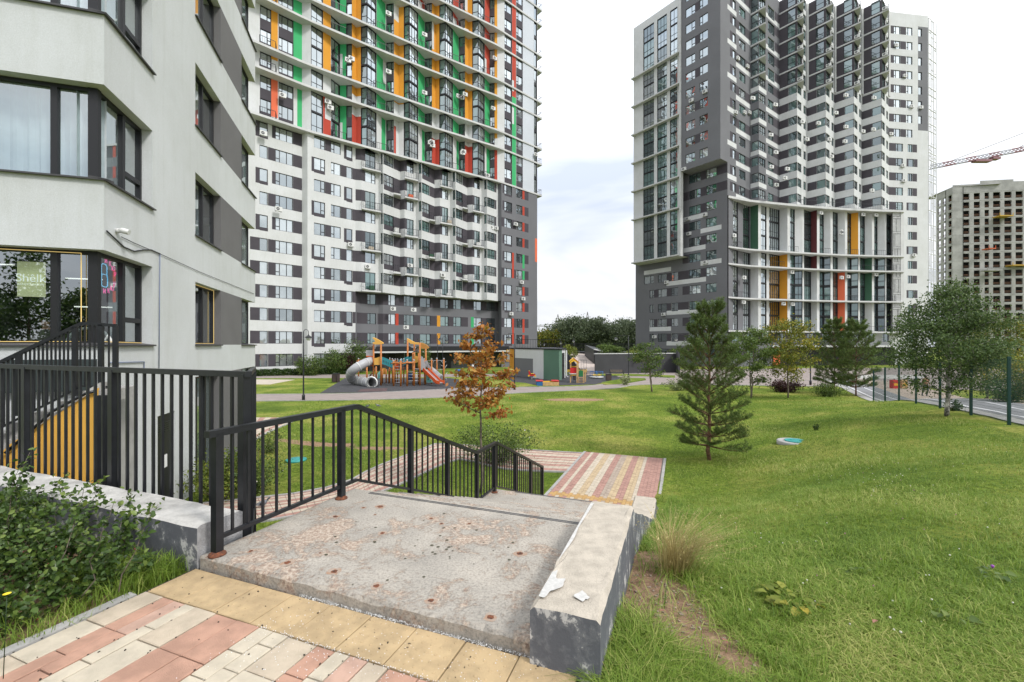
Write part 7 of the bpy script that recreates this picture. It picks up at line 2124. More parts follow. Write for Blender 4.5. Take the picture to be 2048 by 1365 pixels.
# dead leaves and litter
rs = np.random.RandomState(85); mb = MB()
for px, py in ((1750, 1262), (1325, 1240), (1450, 1300), (1620, 1395)):
    q = hit(px, py); a = rs.rand() * 6; L = .03
    mb.face([(q[0] + L * math.cos(a), q[1] + L * math.sin(a), q[2] + .05), (q[0] - L * .6 * math.sin(a), q[1] + L * .6 * math.cos(a), q[2] + .062), (q[0] - L * math.cos(a), q[1] - L * math.sin(a), q[2] + .05), (q[0] + L * .6 * math.sin(a), q[1] - L * .6 * math.cos(a), q[2] + .055)])
tag(mb.build('dead_leaves', mat('dead_leaf', (.25, .12, .08), .8)), 'few brown dead leaves lying in the near grass', 'leaves', kind='stuff')
# pebbles on the bare soil
mb = MB(); rs = np.random.RandomState(86)
for i in range(420):
    px, py = rs.normal() * 75 + 1350, rs.normal() * 70 + 1240; q = hit(px, max(1080, min(1400, py)))
    if soil_amount(q[0], q[1]) < .35: continue
    s = rs.uniform(.003, .010); mb.cbox((q[0], q[1], q[2] - .002), s * 2, s * 1.5, s * 1.2, rs.rand() * 3)
tag(mb.build('pebbles', mat('pebble', (.26, .20, .15), .9, (30, .4))), kind='stuff')
# trees behind the camera, seen only as reflections in the corner windows
for i, (x, y, h_, cn) in enumerate(((-14.5, -17, 7.6, 1), (-12.6, -18.5, 5.4, 1), (-17.5, -19, 5.0, 0), (-10.0, -19, 4.6, 0), (-7.6, -21, 4.9, 0), (-20.5, -18, 5.6, 0))):
    broad_tree((x, y, -.15), h_, 1.9 if cn else 2.4, ('spire shaped dark spruce mirrored in the salon window', 'shorter dark spruce mirrored in the salon window', 'low round tree mirrored at the left edge of the salon window', 'low round tree mirrored in the middle pane of the salon window', 'low round tree mirrored beside the corner post', 'low round tree farther left behind the viewer')[i], M_LHED, n_leaf=5000, leaf=.22, trunk_r=.1, crown_base=.06, branches=30, seed=120 + i, shape='cone' if cn else 'oval', clump=.4, tint=.4)
# ------------------------------------------------------------------ manhole on the lawn
q = hit(1590, 884); q = (q[0], q[1], q[2] - .045)
mh = empty('manhole', q, 0, 'round concrete manhole ring with a turquoise lid on the lawn', 'manhole')
mb = MB(); mb.lathe((q[0], q[1], q[2]), [(.56, -.15), (.56, .055), (.53, .07), (.36, .07), (.36, .05)], 28); mb.build('ring', M_KERB, mh)
mb = MB(); mb.lathe((q[0] + .02, q[1], q[2]), [(.33, .05), (.345, .085), (.33, .095), (.28, .095), (.27, .088), (.10, .088), (.09, .095), (.01, .095)], 28)
for k in range(10):
    a = k * math.pi / 5; mb.bar((q[0] + .02 + .12 * math.cos(a), q[1] + .12 * math.sin(a), q[2] + .09), (q[0] + .02 + .26 * math.cos(a), q[1] + .26 * math.sin(a), q[2] + .09), .02, .014)
mb.build('lid', mat('lid_turquoise', (.03, .28, .26), .6, (8, .25)), mh)
q = G(592, 922, LOW); mb = MB(); mb.lathe((q[0], q[1], LOW), [(.34, 0), (.34, .05), (.30, .065), (.01, .065)], 24)
tag(mb.build('manhole', MATS['lid_turquoise']), 'turquoise manhole lid in the grass seen through the stair railing', 'manhole')

# ------------------------------------------------------------------ pigeons
def pigeon(loc, rz, label, s=1.0):
    root = empty('pigeon', loc, rz, label, 'bird'); root.scale = (s, s, s)
    n = 12; prof = [(-.17, .012, .085), (-.13, .018, .09), (-.09, .035, .10), (-.04, .055, .112), (.02, .062, .12), (.07, .055, .135), (.10, .038, .165), (.12, .028, .20), (.135, .027, .225), (.155, .022, .232), (.17, .008, .228)]
    mb = MB(); base = 0
    for x, r_, z in prof:
        for k in range(n):
            a = 2 * math.pi * k / n; mb.v.append((x, r_ * math.cos(a), z + r_ * math.sin(a) * 1.05))
    for i in range(len(prof) - 1):
        for k in range(n):
            mb.f.append((i * n + k, (i + 1) * n + k, (i + 1) * n + (k + 1) % n, i * n + (k + 1) % n)); mb.m.append(1 if i > 5 else 0); mb.sm.append(True)
    mb.f.append(tuple(range(n))); mb.m.append(0); mb.sm.append(False)
    me = mb.mesh('body', [mat('feather_grey', (.16, .17, .19), .7), mat('feather_neck', (.05, .07, .07), .4)]); link('body', me, root)
    for sgn in (-1, 1):
        w_ = MB(); w_.face([(.06, sgn * .058, .15), (.03, sgn * .064, .09), (-.16, sgn * .03, .085), (-.15, sgn * .02, .11), (-.02, sgn * .05, .165)]); w_.face([(-.02, sgn * .0655, .145), (-.02, sgn * .0675, .10), (-.05, sgn * .064, .10), (-.05, sgn * .061, .14)], 1)
        link('wing', w_.mesh('wing', [MATS['feather_grey'], M_FRAME]), root)
        l_ = MB(); l_.tube([(.01, sgn * .025, .08), (.015, sgn * .025, .04), (.005, sgn * .025, .004)], [.007, .004, .004], 5); l_.tube([(.005, sgn * .025, .004), (.04, sgn * .03, .003)], .003, 4); l_.tube([(.005, sgn * .025, .004), (.035, sgn * .012, .003)], .003, 4)
        link('leg', l_.mesh('leg', M_CORAL), root)
    b = MB(); b.tube([(.165, 0, .23), (.19, 0, .222)], [.006, .001], 6); link('beak', b.mesh('beak', M_FRAME), root)
    t = MB(); t.hexa([(-.16, -.014, .08), (-.16, .014, .08), (-.24, .024, .07), (-.24, -.024, .07), (-.16, -.014, .088), (-.16, .014, .088), (-.24, .024, .076), (-.24, -.024, .076)]); link('tail', t.mesh('tail', MATS['feather_grey']), root)
    return root
q = G(525, 1018, LOW); pigeon((q[0], q[1], LOW + .02), R(20), 'grey pigeon walking on the striped path behind the railing')
q = G(756, 816, LOW); pigeon((q[0], q[1], LOW + .03), R(200), 'pale grey pigeon on the lawn, right of its darker mate')
q = G(735, 817, LOW); pigeon((q[0], q[1], LOW + .03), R(-20), 'darker pigeon feeding on the lawn, left of the pale one')

# ------------------------------------------------------------------ lamps
M_LAMPG = glass_mat('lamp_glass', (.5, .5, .5), (.75, .75, .75), .2)
def lamp(base, h, arm, label, group='street lamps round the yard', double=False, hs=1.0, straight=False):
    root = empty('street_lamp', base, 0, label, 'street lamp', group); x, y, z = base
    mb = MB(); mb.lathe(base, [(.11, 0), (.11, .35), (.07, .42), (.055, .5), (.045, h * .6), (.038, h)], 10); mb.build('pole', M_IRON, root)
    for sg in ([1, -1] if double else [1]):
        ax = arm * sg
        mb = MB()
        if straight: pts = [(x, y, z + h - .02), (x + ax, y, z + h - .02), (x + ax, y, z + h - .25)]
        else: pts = [(x, y, z + h - .5)] + [(x + ax * (.5 - .5 * math.cos(math.pi * k / 8)), y, z + h - .05 + .22 * math.sin(math.pi * k / 8)) for k in range(1, 9)] + [(x + ax, y, z + h - .25)]
        mb.tube(pts, .02, 6); mb.build('arm', M_IRON, root)
        c = (x + ax, y, z + h - .62 * hs)
        mb = MB(); mb.lathe(c, [(.27 * hs, .20 * hs), (.25 * hs, .23 * hs), (.12 * hs, .32 * hs), (.05 * hs, .36 * hs), (.04 * hs, .42 * hs)], 14); hd = mb.build('lamp_shade', M_IRON, root)
        mb = MB(); mb.lathe(c, [(.02, -.02), (.10 * hs, .0), (.16 * hs, .08 * hs), (.20 * hs, .195 * hs)], 14); mb.build('lamp_glass', M_LAMPG, root)
    return root
def lampg(px, py, top, apx, label, **k):
    q = G(px, py, LOW); return lamp((q[0], q[1], LOW), zat(top, q[1]) - LOW, (apx - px) / F * q[1], label, **k)
lampg(607, 801, 664, 617, 'curved arm street lamp nearest the left building, standing on the lawn edge')
lampg(543, 748, 688, 541, 'slim street lamp in front of the white tower base')
lampg(1029, 780, 667, 1017, 'street lamp whose arm bends left beside the white service building', straight=True)
lampg(1257, 756, 671, 1232, 'tall street lamp with a long straight arm near the bench', straight=True)
lampg(1148, 737, 678, 1147, 'far street lamp rising behind the little playhouse', hs=1.0)
lampg(1122, 736, 682, 1121, 'far street lamp behind the green service building, mostly hidden')
lampg(875, 758, 672, 880, 'street lamp left of a pair standing behind the climbing frame')
lampg(885.5, 757, 676, 893, 'street lamp right of a pair standing behind the climbing frame')
lampg(1370, 757, 672, 1352, 'double armed street lamp in front of the grey tower', double=True)
lampg(1621, 770, 668, 1622, 'slim street lamp between the two far pines and the yellowing tree')
lamp((*at(2075, 24), H(*at(2075, 24))), zat(630, 24) - H(*at(2075, 24)), (2047 - 2075) / F * 24, 'street lamp at the right edge, only its head in view')

# ------------------------------------------------------------------ green mesh fence and the road beyond it
M_FG = mat('fence_green', (.004, .042, .032), .5)
FA, FB = at(2018, 13.2), at(1770, 25.9)
fr = empty('mesh_fence', (*FA, H(*FA)), 0, 'dark green welded mesh fence along the right side of the lawn', 'fence')
fd = Vector((FB[0] - FA[0], FB[1] - FA[1])); fl = fd.length; fd /= fl
posts_px = [2018, 1942, 1880, 1832, 1798, 1770]
us_f = [seg_u(px, FA, FB) for px in posts_px]; us_f = [-8.0, -4.0] + us_f + [us_f[-1] + 2.9]
fz = lambda u: H(FA[0] + fd.x * u, FA[1] + fd.y * u)
for u in us_f:
    x, y = FA[0] + fd.x * u, FA[1] + fd.y * u; mb = MB(); mb.cbox((x, y, fz(u) - .1), .07, .07, 2.15, math.atan2(fd.y, fd.x)); mb.build('post', M_FG, fr)
for a, b in zip(us_f, us_f[1:]):
    mb = MB(); n = max(2, int((b - a) / .055)); P = lambda u, z: (FA[0] + fd.x * u, FA[1] + fd.y * u, z)
    for i in range(n + 1): u = lerp(a, b, i / n); z = lerp(fz(a), fz(b), i / n); mb.bar(P(u, z + .05), P(u, z + 1.98), .004, .004)
    for k in range(11): mb.bar(P(a, fz(a) + .05 + k * .193), P(b, fz(b) + .05 + k * .193), .005, .005)
    mb.build('mesh_panel', M_FG, fr)
def ground_strip(name, o0, o1, dz, m, u0=-16, u1=44, n=70, nw_=2):
    nx, ny = fd.y, -fd.x; mb = MB()
    for i in range(n):
        for j in range(nw_):
            P = lambda ii, jj: (lambda u, o: (FA[0] + fd.x * u + nx * o, FA[1] + fd.y * u + ny * o))(lerp(u0, u1, ii / n), lerp(o0, o1, jj / nw_))
            q_ = [P(i, j), P(i + 1, j), P(i + 1, j + 1), P(i, j + 1)]; mb.face([(*p, H(*p) + dz) for p in q_][::-1])
    return mb.build(name, m, None, 'structure')
ground_strip('road_edge_strip', .25, .75, .03, M_KERB); ground_strip('road', .75, 3.2, .034, M_ROAD, nw_=5); ground_strip('road_line', .95, 1.07, .040, mat('road_paint', (.62, .62, .62), .8)); ground_strip('road_line', 2.05, 2.15, .040, MATS['road_paint'])
ground_strip('paved_walk', 3.2, 7.0, .034, M_TAUPE, nw_=6)

# ------------------------------------------------------------------ service building, wall, ramps
sb_ = empty('service_building', (*at(1080, 54), LOW), 0, 'low service building with yellow, white, grey and green walls', 'building')
SA, SB2, SC, SD_ = at(1019, 60.5), at(1029, 56.5), at(1118, 48.6), at(1131, 53.5)
Yc = lambda px: (lambda u: SB2[1] + (SC[1] - SB2[1]) * u / math.dist(SB2, SC))(seg_u(px, SB2, SC))
M_SG = mat('service_green', (.10, .19, .13), .9, (.5, .06)); M_SGY = mat('service_grey', (.15, .15, .155), .9)
zt_ = 1.05
mb = MB(); MS = [M_WHITE, M_ORANGE, M_SGY, M_SG, M_FRAME]
seg = lambda cells: None
def wallc(a, b, base, cells, z1=zt_):
    paints, holes = [], []
    for c in cells:
        u0, u1 = max(0, seg_u(c[0], a, b)), min(math.dist(a, b), seg_u(c[1], a, b)); paints.append((u0, u1, c[2], c[3], c[4]))
    facade(mb, a, b, LOW, z1, base, paints)
wallc(SA, SB2, 1, [])
wallc(SB2, SC, 0, [(1029, 1066, LOW, zat(717, Yc(1048)), 2), (1087, 1119, LOW, zt_, 3)])
wallc(SC, at(1124, 50.6), 3, []); wallc(at(1124, 50.6), SD_, 0, [(1124, 1129, LOW, zt_ - .4, 4)])
for a, b in ((SD_, at(1100, 68)), (at(1100, 68), SA)): facade(mb, a, b, LOW, zt_, 0)
mb.face([(*p, zt_) for p in (SA, SB2, SC, at(1124, 50.6), SD_, at(1100, 68))], 4)
mb.build('wall', MS, sb_)
P = lambda px, d: (lambda u, L: (SB2[0] + (SC[0] - SB2[0]) * u / L - (SC[1] - SB2[1]) / L * -d * -1, SB2[1] + (SC[1] - SB2[1]) * u / L - (SC[0] - SB2[0]) / L * d))(seg_u(px, SB2, SC), math.dist(SB2, SC))
mb = MB(); a, b = P(1031, .03), P(1047, .03); zb_ = zat(741, Yc(1038)); mb.prism([a, b, (b[0], b[1] + .02), (a[0], a[1] + .02)], zat(740, Yc(1038)), zat(729, Yc(1038))); mb.build('vent_grille', M_FRAME, sb_)
mb = MB(); off_ = lambda p, k: (p[0] + (p[0] - at(1080, 56)[0]) * k, p[1] + (p[1] - 56) * k)
mb.prism([off_(SA, .02), off_(SB2, .02), off_(SC, .04), off_(SD_, .04), off_(at(1100, 68), .02)], zt_ + .003, zt_ + .14); mb.build('roof', M_FRAME, sb_)
mb = MB(); c = at(1133, 53.2); mb.tube([(*c, zt_ - .1), (c[0], c[1], LOW + .25), (c[0] + .15, c[1] - .25, LOW + .12)], .06, 8); mb.build('downpipe', M_WHITE, sb_)
# black railing along the podium roof
pr2 = empty('railing', (*at(1040, 58), zt_), 0, 'black railing along the flat roof of the service building', 'railing')
small_rail(pr2, [off_(p, -.04) for p in (SB2, at(1029, 57.5))] + [at(1029, 58), at(1131, 56.5)], zt_ + .14, 1.1, .35, 'railing_panel')
# dark ramp walls
M_DW = mat('wall_dark_grey', (.05, .05, .053), .9, (.6, .12))
rw = empty('ramp_wall', (*at(1260, 62), LOW), 0, 'long dark grey wall of the underground ramp with pale coping', 'wall')
mb = MB(); W0, W1 = at(1190, 60.5), at(1352, 63.5); mb.prism([W0, W1, (W1[0], W1[1] + .35), (W0[0], W0[1] + .35)], LOW, .30); mb.build('wall', M_DW, rw)
mb = MB(); mb.prism([(W0[0] - .1, W0[1] - .08), (W1[0], W1[1] - .08), (W1[0], W1[1] + .45), (W0[0] - .1, W0[1] + .45)], .303, .42); mb.build('coping', M_SLAB, rw)
mb = MB(); mb.prism([at(1352, 63.4), at(1356, 61.5), at(1360, 61.5), at(1360, 63.8)], LOW, .75); mb.build('end_pier', M_DW, rw)
ur = empty('ramp_roof', (*at(1240, 72), LOW), 0, 'black sloping ramp roof rising behind the dark wall', 'roof')
mb = MB()
R0, R1, R2 = at(1188, 70), at(1262, 71.5), at(1300, 72)
zA, zB, zC = zat(697, 70), zat(710, 71.5), zat(712, 72)
mb.hexa([(*R0, LOW), (*R1, LOW), (R1[0], R1[1] + 9, LOW), (R0[0], R0[1] + 9, LOW), (*R0, zat(700, 70)), (*R1, zat(716, 71.5)), (R1[0], R1[1] + 9, zat(706, 71.5)), (R0[0], R0[1] + 9, zat(690, 70))])
mb.build('roof', M_FRAME, ur)
mb = MB(); mb.bar((*R0, zat(699, 70)), (*R1, zat(715, 71.5)), .3, .18); mb.build('edge_trim', M_SLAB, ur)
mb = MB(); mb.prism([at(1150, 82), at(1192, 80), at(1300, 82), at(1300, 88), at(1150, 90)], LOW, zat(704, 81)); tag(mb.build('podium', M_FRAME), 'black podium block far behind between the towers', 'podium')
fpx = empty('fence', (*at(1220, 80), 0), 0, 'thin black mesh fence on top of the far podium', 'fence')
mb = MB(); p0, p1 = at(1080, 79), at(1290, 79)
zz0, zz1 = zat(703, 79), zat(688, 79)
for i in range(90): x = lerp(p0[0], p1[0], i / 89); mb.bar((x, 79, zz0), (x, 79, zz1), .035, .035)
for z in (zz0, (zz0 + zz1) / 2, zz1): mb.bar((p0[0], 79, z), (p1[0], 79, z), .05, .05)
mb.build('fence_panel', M_IRON, fpx)
# pinkish paved ramp and its yellow-based stair
mb = MB(); mb.hexa([(*at(1141, 66), LOW), (*at(1190, 64), LOW), (*at(1190, 82), LOW), (*at(1141, 84), LOW), (*at(1141, 66), LOW + .2), (*at(1190, 64), LOW + .2), (*at(1190, 82), zat(706, 82)), (*at(1141, 84), zat(704, 84))])
tag(mb.build('paved_ramp', mat('ramp_paving', (.50, .42, .37), .9, (1.5, .12))), 'sloping pale pink paved ramp behind the playhouse', 'ramp')
rs_ = empty('ramp_stair', (*at(1160, 61), LOW), 0, 'small stair with yellow base and black railing behind the playhouse', 'stairs')
mb = MB(); mb.prism([at(1136, 60), at(1173, 59), at(1173, 62), at(1136, 63)], LOW, LOW + .28, 0); mb.prism([at(1134, 60.2), at(1173.5, 59.2), at(1173.5, 62), at(1134, 63)], LOW + .283, LOW + .62, 1)
mb.hexa([(*at(1134, 60.2), LOW + .63), (*at(1172, 59.4), LOW + .63), (*at(1172, 62), LOW + .63), (*at(1134, 63), LOW + .63), (*at(1134, 60.2), zat(706, 60)), (*at(1160, 59.6), LOW + .64), (*at(1160, 62), LOW + .64), (*at(1134, 63), zat(706, 60))], 2)
mb.build('base', [M_FRAME, mat('base_yellow', (.55, .36, .05), .8), M_FRAME], rs_)
small_rail(rs_, [at(1157, 60.3), at(1173, 59.9)], LOW + .62, 1.3, .35, 'stair_railing')

# ------------------------------------------------------------------ power pylon
pl = empty('power_pylon', (*at(1152, 230), LOW), 0, 'steel power pylon with a wide crossarm above the far trees', 'pylon')
M_ST = mat('pylon_steel', (.16, .15, .15), .7); Y = 230; mb = MB(); 
z_a = zat(648, Y); x0, x1 = at(1108, Y)[0], at(1190, Y)[0]
for dz in (0, 1.2): mb.bar((x0, Y, z_a + dz), (x1, Y - 6, z_a + dz + 1.2), .3, .3)
for i in range(16): xa, xb = lerp(x0, x1, i / 16), lerp(x0, x1, (i + 1) / 16); mb.bar((xa, Y - i * .37, z_a + (i % 2) * 1.2 + i * .07), (xb, Y - i * .37, z_a + (1 - i % 2) * 1.2 + i * .07), .15, .15)
mb.build('crossarm', M_ST, pl)
for px, tp_ in ((1114.5, 630), (1173, 625)):
    x = at(px, Y)[0]; mb = MB(); zt2_ = zat(tp_, Y)
    for sg in (-1, 1):
        mb.bar((x + sg * 1.0, Y - 3, z_a), (x, Y - 3, zt2_), .25, .25); mb.bar((x + sg * 2.4, Y - 3, LOW), (x + sg * 1.0, Y - 3, z_a), .35, .35)
    for k in range(4): z = lerp(z_a, zt2_, k / 4.5); wv = 1 - k / 4.5; mb.bar((x - wv, Y - 3, z), (x + wv, Y - 3, z + 1.2), .14, .14)
    mb.build('mast', M_ST, pl)
mb = MB()
for k, (pa_, pb_2) in enumerate((((1079, 651), (1108, 649)), ((1079, 653), (1108, 652)))):
    a, b = at(pa_[0] - 70, Y), at(pb_2[0], Y); mb.tube([(*a, zat(pa_[1] + 3, Y)), ((a[0] + b[0]) / 2, Y, zat(pa_[1] + 1.5, Y)), (*b, zat(pb_2[1], Y))], .14, 4)
mb.build('power_line', M_ST, pl)

# ------------------------------------------------------------------ play structure
M_WO = mat('post_orange', (.46, .155, .03), .6, (6, .2)); M_TL = mat('panel_teal', (.015, .19, .22), .5); M_PY = mat('panel_yellow', (.66, .36, .07), .55)
M_PG = mat('panel_grey', (.36, .36, .37), .45); M_POR = mat('panel_orange', (.62, .09, .012), .45); M_MINT = mat('panel_mint', (.18, .50, .46), .5)
M_STL = mat('steel_tube', (.45, .45, .46), .35, metal=.6); M_SHAD = mat('deck_dark', (.05, .05, .05), .8); M_ROP = mat('rope_dark', (.06, .06, .065), .8)
play = empty('climbing_frame', (*at(790, 44), LOW), 0, 'large wooden post climbing frame with a grey tube slide and teal bridges', 'climbing frame')
SCL = 9.309
def zp(zx, zy, Y): px, py = 680 + zx / SCL, 670 + zy / SCL; return ((px - 1024) / F * Y, Y, zat(py, Y))
def panel(name, pts, th, m):                 # pts = outline points already in 3D at one depth; thickness along y
    mb = MB(); f = [tuple(p) for p in pts]; g = [(p[0], p[1] + th, p[2]) for p in pts]; n = len(f)
    mb.face(f); mb.face(g[::-1])
    for i in range(n): mb.face([f[i], f[(i + 1) % n], g[(i + 1) % n], g[i]])
    return mb.build(name, m, play)
def post(zx, ztop, Y, r_=.085, zbot=None, capped=True):
    p = zp(zx, ztop, Y); mb = MB(); mb.tube([(p[0], Y, LOW if zbot is None else zp(zx, zbot, Y)[2]), p], r_, 8); o = mb.build('post', M_WO, play)
    if capped: mb = MB(); mb.lathe((p[0], Y, p[2]), [(r_ * 1.05, -.02), (r_ * 1.05, .06), (r_ * .5, .12)], 8); mb.build('post_cap', M_PG, o)
YF, YM, YB = 42.3, 43.6, 45.4
for zx, zt3, Y in ((997, 490, YF), (1130, 480, 42.1), (1250, 480, 42.3), (1375, 480, 42.6)): post(zx, zt3, Y)
for zx, zt3, Y in ((1028, 465, YB), (1072, 465, YB), (1140, 460, YB), (1187, 458, YB), (975, 460, YB), (925, 450, YB)): post(zx, zt3, Y, .07)
for zx, zt3, Y in ((625, 180, YM), (763, 180, 43.1), (1383, 170, 44.4), (1487, 150, 43.0), (500, 600, YB), (672, 590, YB)): post(zx, zt3, Y, .09, capped=False)
for zx, zt3, Y in ((1260, 95, 46.2), (1597, 230, 45.2), (1360, 330, 43.8), (1465, 340, 44.5)): post(zx, zt3, Y, .09, capped=False)
for zx, zt3, Y in ((1705, 460, 44.5), (1803, 450, 45), (1932, 455, 44.0), (345, 455, 46.5), (1575, 460, 46)): post(zx, zt3, Y, .075)
for zx in (790, 860, 910): post(zx, 640, 45.6, .07, capped=False)
for zx in (1585, ): post(zx, 660, 44, .08, capped=False)
# roofs shaped like waves
def wave_roof(pts, Y0, Y1, m=M_PY):
    mb = MB(); f = [zp(a, b, Y0) for a, b in pts]; g = [(p[0], Y1, p[2] + .03) for p in f]; n = len(f)
    mb.face(f); mb.face(g[::-1])
    for i in range(n): mb.face([f[i], f[(i + 1) % n], g[(i + 1) % n], g[i]])
    mb.build('roof_panel', m, play)
wave_roof([(605, 55), (650, 62), (700, 85), (760, 120), (805, 150), (815, 160), (800, 170), (760, 178), (650, 180), (600, 160), (608, 148), (640, 140), (652, 125), (645, 105), (625, 80)], 43.2, 43.28)
wave_roof([(1245, 68), (1290, 85), (1330, 112), (1400, 145), (1475, 152), (1478, 185), (1400, 178), (1310, 165), (1265, 125)], 44.0, 44.08)
wave_roof([(1480, 150), (1530, 155), (1600, 185), (1650, 225), (1660, 240), (1640, 258), (1590, 262), (1540, 262), (1515, 250), (1500, 200), (1490, 175)], 43.4, 43.5, mat('roof_ochre', (.40, .19, .04), .6))
def sail(pts):
    mb = MB(); v = [zp(a, b, Y) for a, b, Y in pts]; c = [sum(q[k] for q in v) / len(v) for k in range(3)]
    for i in range(len(v)): mb.face([v[i], v[(i + 1) % len(v)], c], 0, True)
    mb.build('sail', M_PG, play)
sail([(465, 272, 44.6), (560, 205, 44.2), (612, 168, 43.7), (612, 200, 43.7), (590, 262, 44.6), (540, 255, 44.8)]); sail([(612, 270, 43.9), (625, 180, 43.6), (675, 180, 44.8), (675, 225, 44.9), (655, 262, 44.9)])
sail([(1265, 185, 45.6), (1310, 178, 45.0), (1420, 230, 44.6), (1400, 260, 44.4), (1330, 235, 45)]); sail([(1330, 340, 43.4), (1430, 260, 43.1), (1500, 215, 43.0), (1470, 330, 43.4), (1410, 320, 43.8)])
panel('panel', [zp(*q, 43.8) for q in ((485, 285), (625, 285), (632, 392), (485, 392))], .05, M_PG)
panel('panel', [zp(*q, 43.75) for q in ((590, 395), (640, 395), (640, 580), (560, 585), (575, 560), (605, 500), (600, 440), (565, 405), (485, 415), (487, 392))], .05, M_POR)
panel('panel', [zp(*q, 43.2) for q in ((636, 435), (680, 432), (730, 412), (775, 405), (775, 560), (636, 562))], .05, M_PY)
panel('deck', [zp(*q, 43.3) for q in ((636, 566), (775, 560), (775, 575), (636, 580))], 1.4, M_SHAD)
# drooping teal bridge, segment by segment, with slots
def bridge(top_pts, bot_pts, Y0, Y1):
    mb = MB(); n = len(top_pts); P = lambda q, i, dy=0: (lambda p: (p[0], p[1] + dy, p[2]))(zp(q[i][0], q[i][1], lerp(Y0, Y1, i / (n - 1))))
    for i in range(n - 1):
        for dy in (0, .05): mb.face([P(bot_pts, i, dy), P(bot_pts, i + 1, dy), P(top_pts, i + 1, dy), P(top_pts, i, dy)][::(1 if dy == 0 else -1)])
        mb.face([P(top_pts, i), P(top_pts, i + 1), P(top_pts, i + 1, .05), P(top_pts, i, .05)])
    o = mb.build('bridge_side', M_TL, play)
    mb = MB()
    for i in range(n - 1): a, b = P(bot_pts, i, -.02), P(bot_pts, i + 1, -.02); mb.hexa([a, b, (b[0], b[1] + 1.3, b[2]), (a[0], a[1] + 1.3, a[2]), (a[0], a[1], a[2] + .08), (b[0], b[1], b[2] + .08), (b[0], b[1] + 1.3, b[2] + .08), (a[0], a[1] + 1.3, a[2] + .08)])
    mb.build('bridge_deck', M_SHAD, o)
    mb = MB()
    for i in range(1, 2 * n - 2):
        f = i / (2 * n - 2) * (n - 1); k = min(n - 2, int(f)); a = [lerp(P(bot_pts, k)[c], P(bot_pts, k + 1)[c], f - k) for c in range(3)]; b = [lerp(P(top_pts, k)[c], P(top_pts, k + 1)[c], f - k) for c in range(3)]
        c0 = [lerp(a[c], b[c], .35) for c in range(3)]; c1 = [lerp(a[c], b[c], .65) for c in range(3)]; mb.bar((c0[0], c0[1] - .01, c0[2]), (c1[0], c1[1] - .01, c1[2]), .05, .02)
    mb.build('slot', M_SHAD, o)
bridge([(777, 412), (840, 430), (900, 458), (985, 482)], [(777, 558), (840, 575), (900, 600), (985, 632)], 43.3, 43.9)
bridge([(1080, 470), (1150, 455), (1220, 420), (1275, 395)], [(1080, 560), (1150, 535), (1220, 490), (1275, 455)], 45.2, 45.6)
bridge([(1180, 490), (1240, 450), (1300, 415), (1345, 400)], [(1180, 590), (1240, 560), (1300, 520), (1345, 490)], 44.2, 44.4)
panel('panel', [zp(*q, 44.3) for q in ((1387, 390), (1455, 405), (1452, 515), (1387, 515))], .05, M_PY)
panel('panel', [zp(*q, 42.4) for q in ((1032, 532), (1088, 532), (1088, 626), (1032, 626))], .05, M_POR)
panel('panel', [zp(*q, 43.9) for q in ((1500, 395), (1530, 405), (1560, 450), (1575, 520), (1592, 560), (1592, 660), (1505, 660))], .06, M_PG)
panel('panel', [zp(*q, 45.0) for q in ((1580, 480), (1625, 485), (1650, 540), (1690, 610), (1650, 620), (1600, 600))], .06, M_PG)
panel('climbing_panel', [zp(*q, 43.6) for q in ((1605, 712), (1650, 720), (1722, 800), (1722, 888), (1608, 888))], .06, M_MINT)
panel('panel', [zp(*q, 45.5) for q in ((1695, 590), (1725, 590), (1730, 700), (1700, 740), (1640, 760))], .06, M_MINT)
for q in ((1637, 755), (1665, 800), (1690, 855), (1640, 830)):
    p = zp(*q, 43.58); mb = MB(); mb.lathe(p, [(.05, -.04), (.05, .04)], 8); mb.build('climbing_hold', M_SHAD, play)
panel('panel', [zp(*q, 46) for q in ((700, 700), (745, 660), (745, 800), (700, 830))], .05, M_MINT)
panel('panel', [zp(*q, 45.9) for q in ((790, 620), (850, 620), (850, 730), (790, 740))], .05, M_PY)
panel('deck', [zp(*q, 43.5) for q in ((1380, 640), (1600, 665), (1600, 690), (1380, 662))], 1.6, M_SHAD)
panel('deck', [zp(*q, 44.2) for q in ((1110, 575), (1250, 600), (1250, 618), (1110, 592))], 1.0, M_SHAD)
# beams of the monkey bars
mb = MB(); mb.tube([zp(960, 533, 42.2), zp(1060, 525, 42.15), zp(1150, 535, 42.1), zp(1260, 522, 42.2), zp(1405, 518, 42.4)], .07, 8); mb.build('beam', M_WO, play)
mb = MB(); mb.tube([zp(960, 500, YB), zp(1200, 500, YB)], .06, 6); mb.build('beam', M_WO, play)
mb = MB()
for k in range(7): a, b = zp(1010 + k * 60, 505, 42.3), zp(1010 + k * 30, 495, YB); mb.tube([a, b], .02, 5)
mb.build('monkey_bar', M_STL, play)
for (xa, xb, ys, Ya, Yb) in ((1005, 1125, (590, 650, 710, 770, 830, 890), 42.3, 42.1), (1380, 1485, (635, 705, 740, 800, 855), 42.6, 43.0), (1270, 1370, (690, 740, 800, 855), 43.2, 43.2), (690, 755, (880, 905), 43.6, 43.2)):
    for y in ys: mb = MB(); mb.tube([zp(xa, y, Ya), zp(xb, y, Yb)], .025, 6); mb.build('rung', M_STL, play)
mb = MB()      # net between the middle posts
for k in range(6): x = 1275 + k * 14; mb.tube([zp(x, 560, 44), zp(x, 720, 44)], .015, 4, cap=False)
for k in range(7): y = 570 + k * 24; mb.tube([zp(1270, y, 44), zp(1350, y, 44)], .015, 4, cap=False)
for k in range(8): mb.tube([zp(545, 600 + k * 22, 46), zp(605, 600 + k * 22, 46)], .015, 4, cap=False)
mb.tube([zp(545, 780, 45), zp(660, 610, 45)], .05, 6); mb.build('net', M_ROP, play)
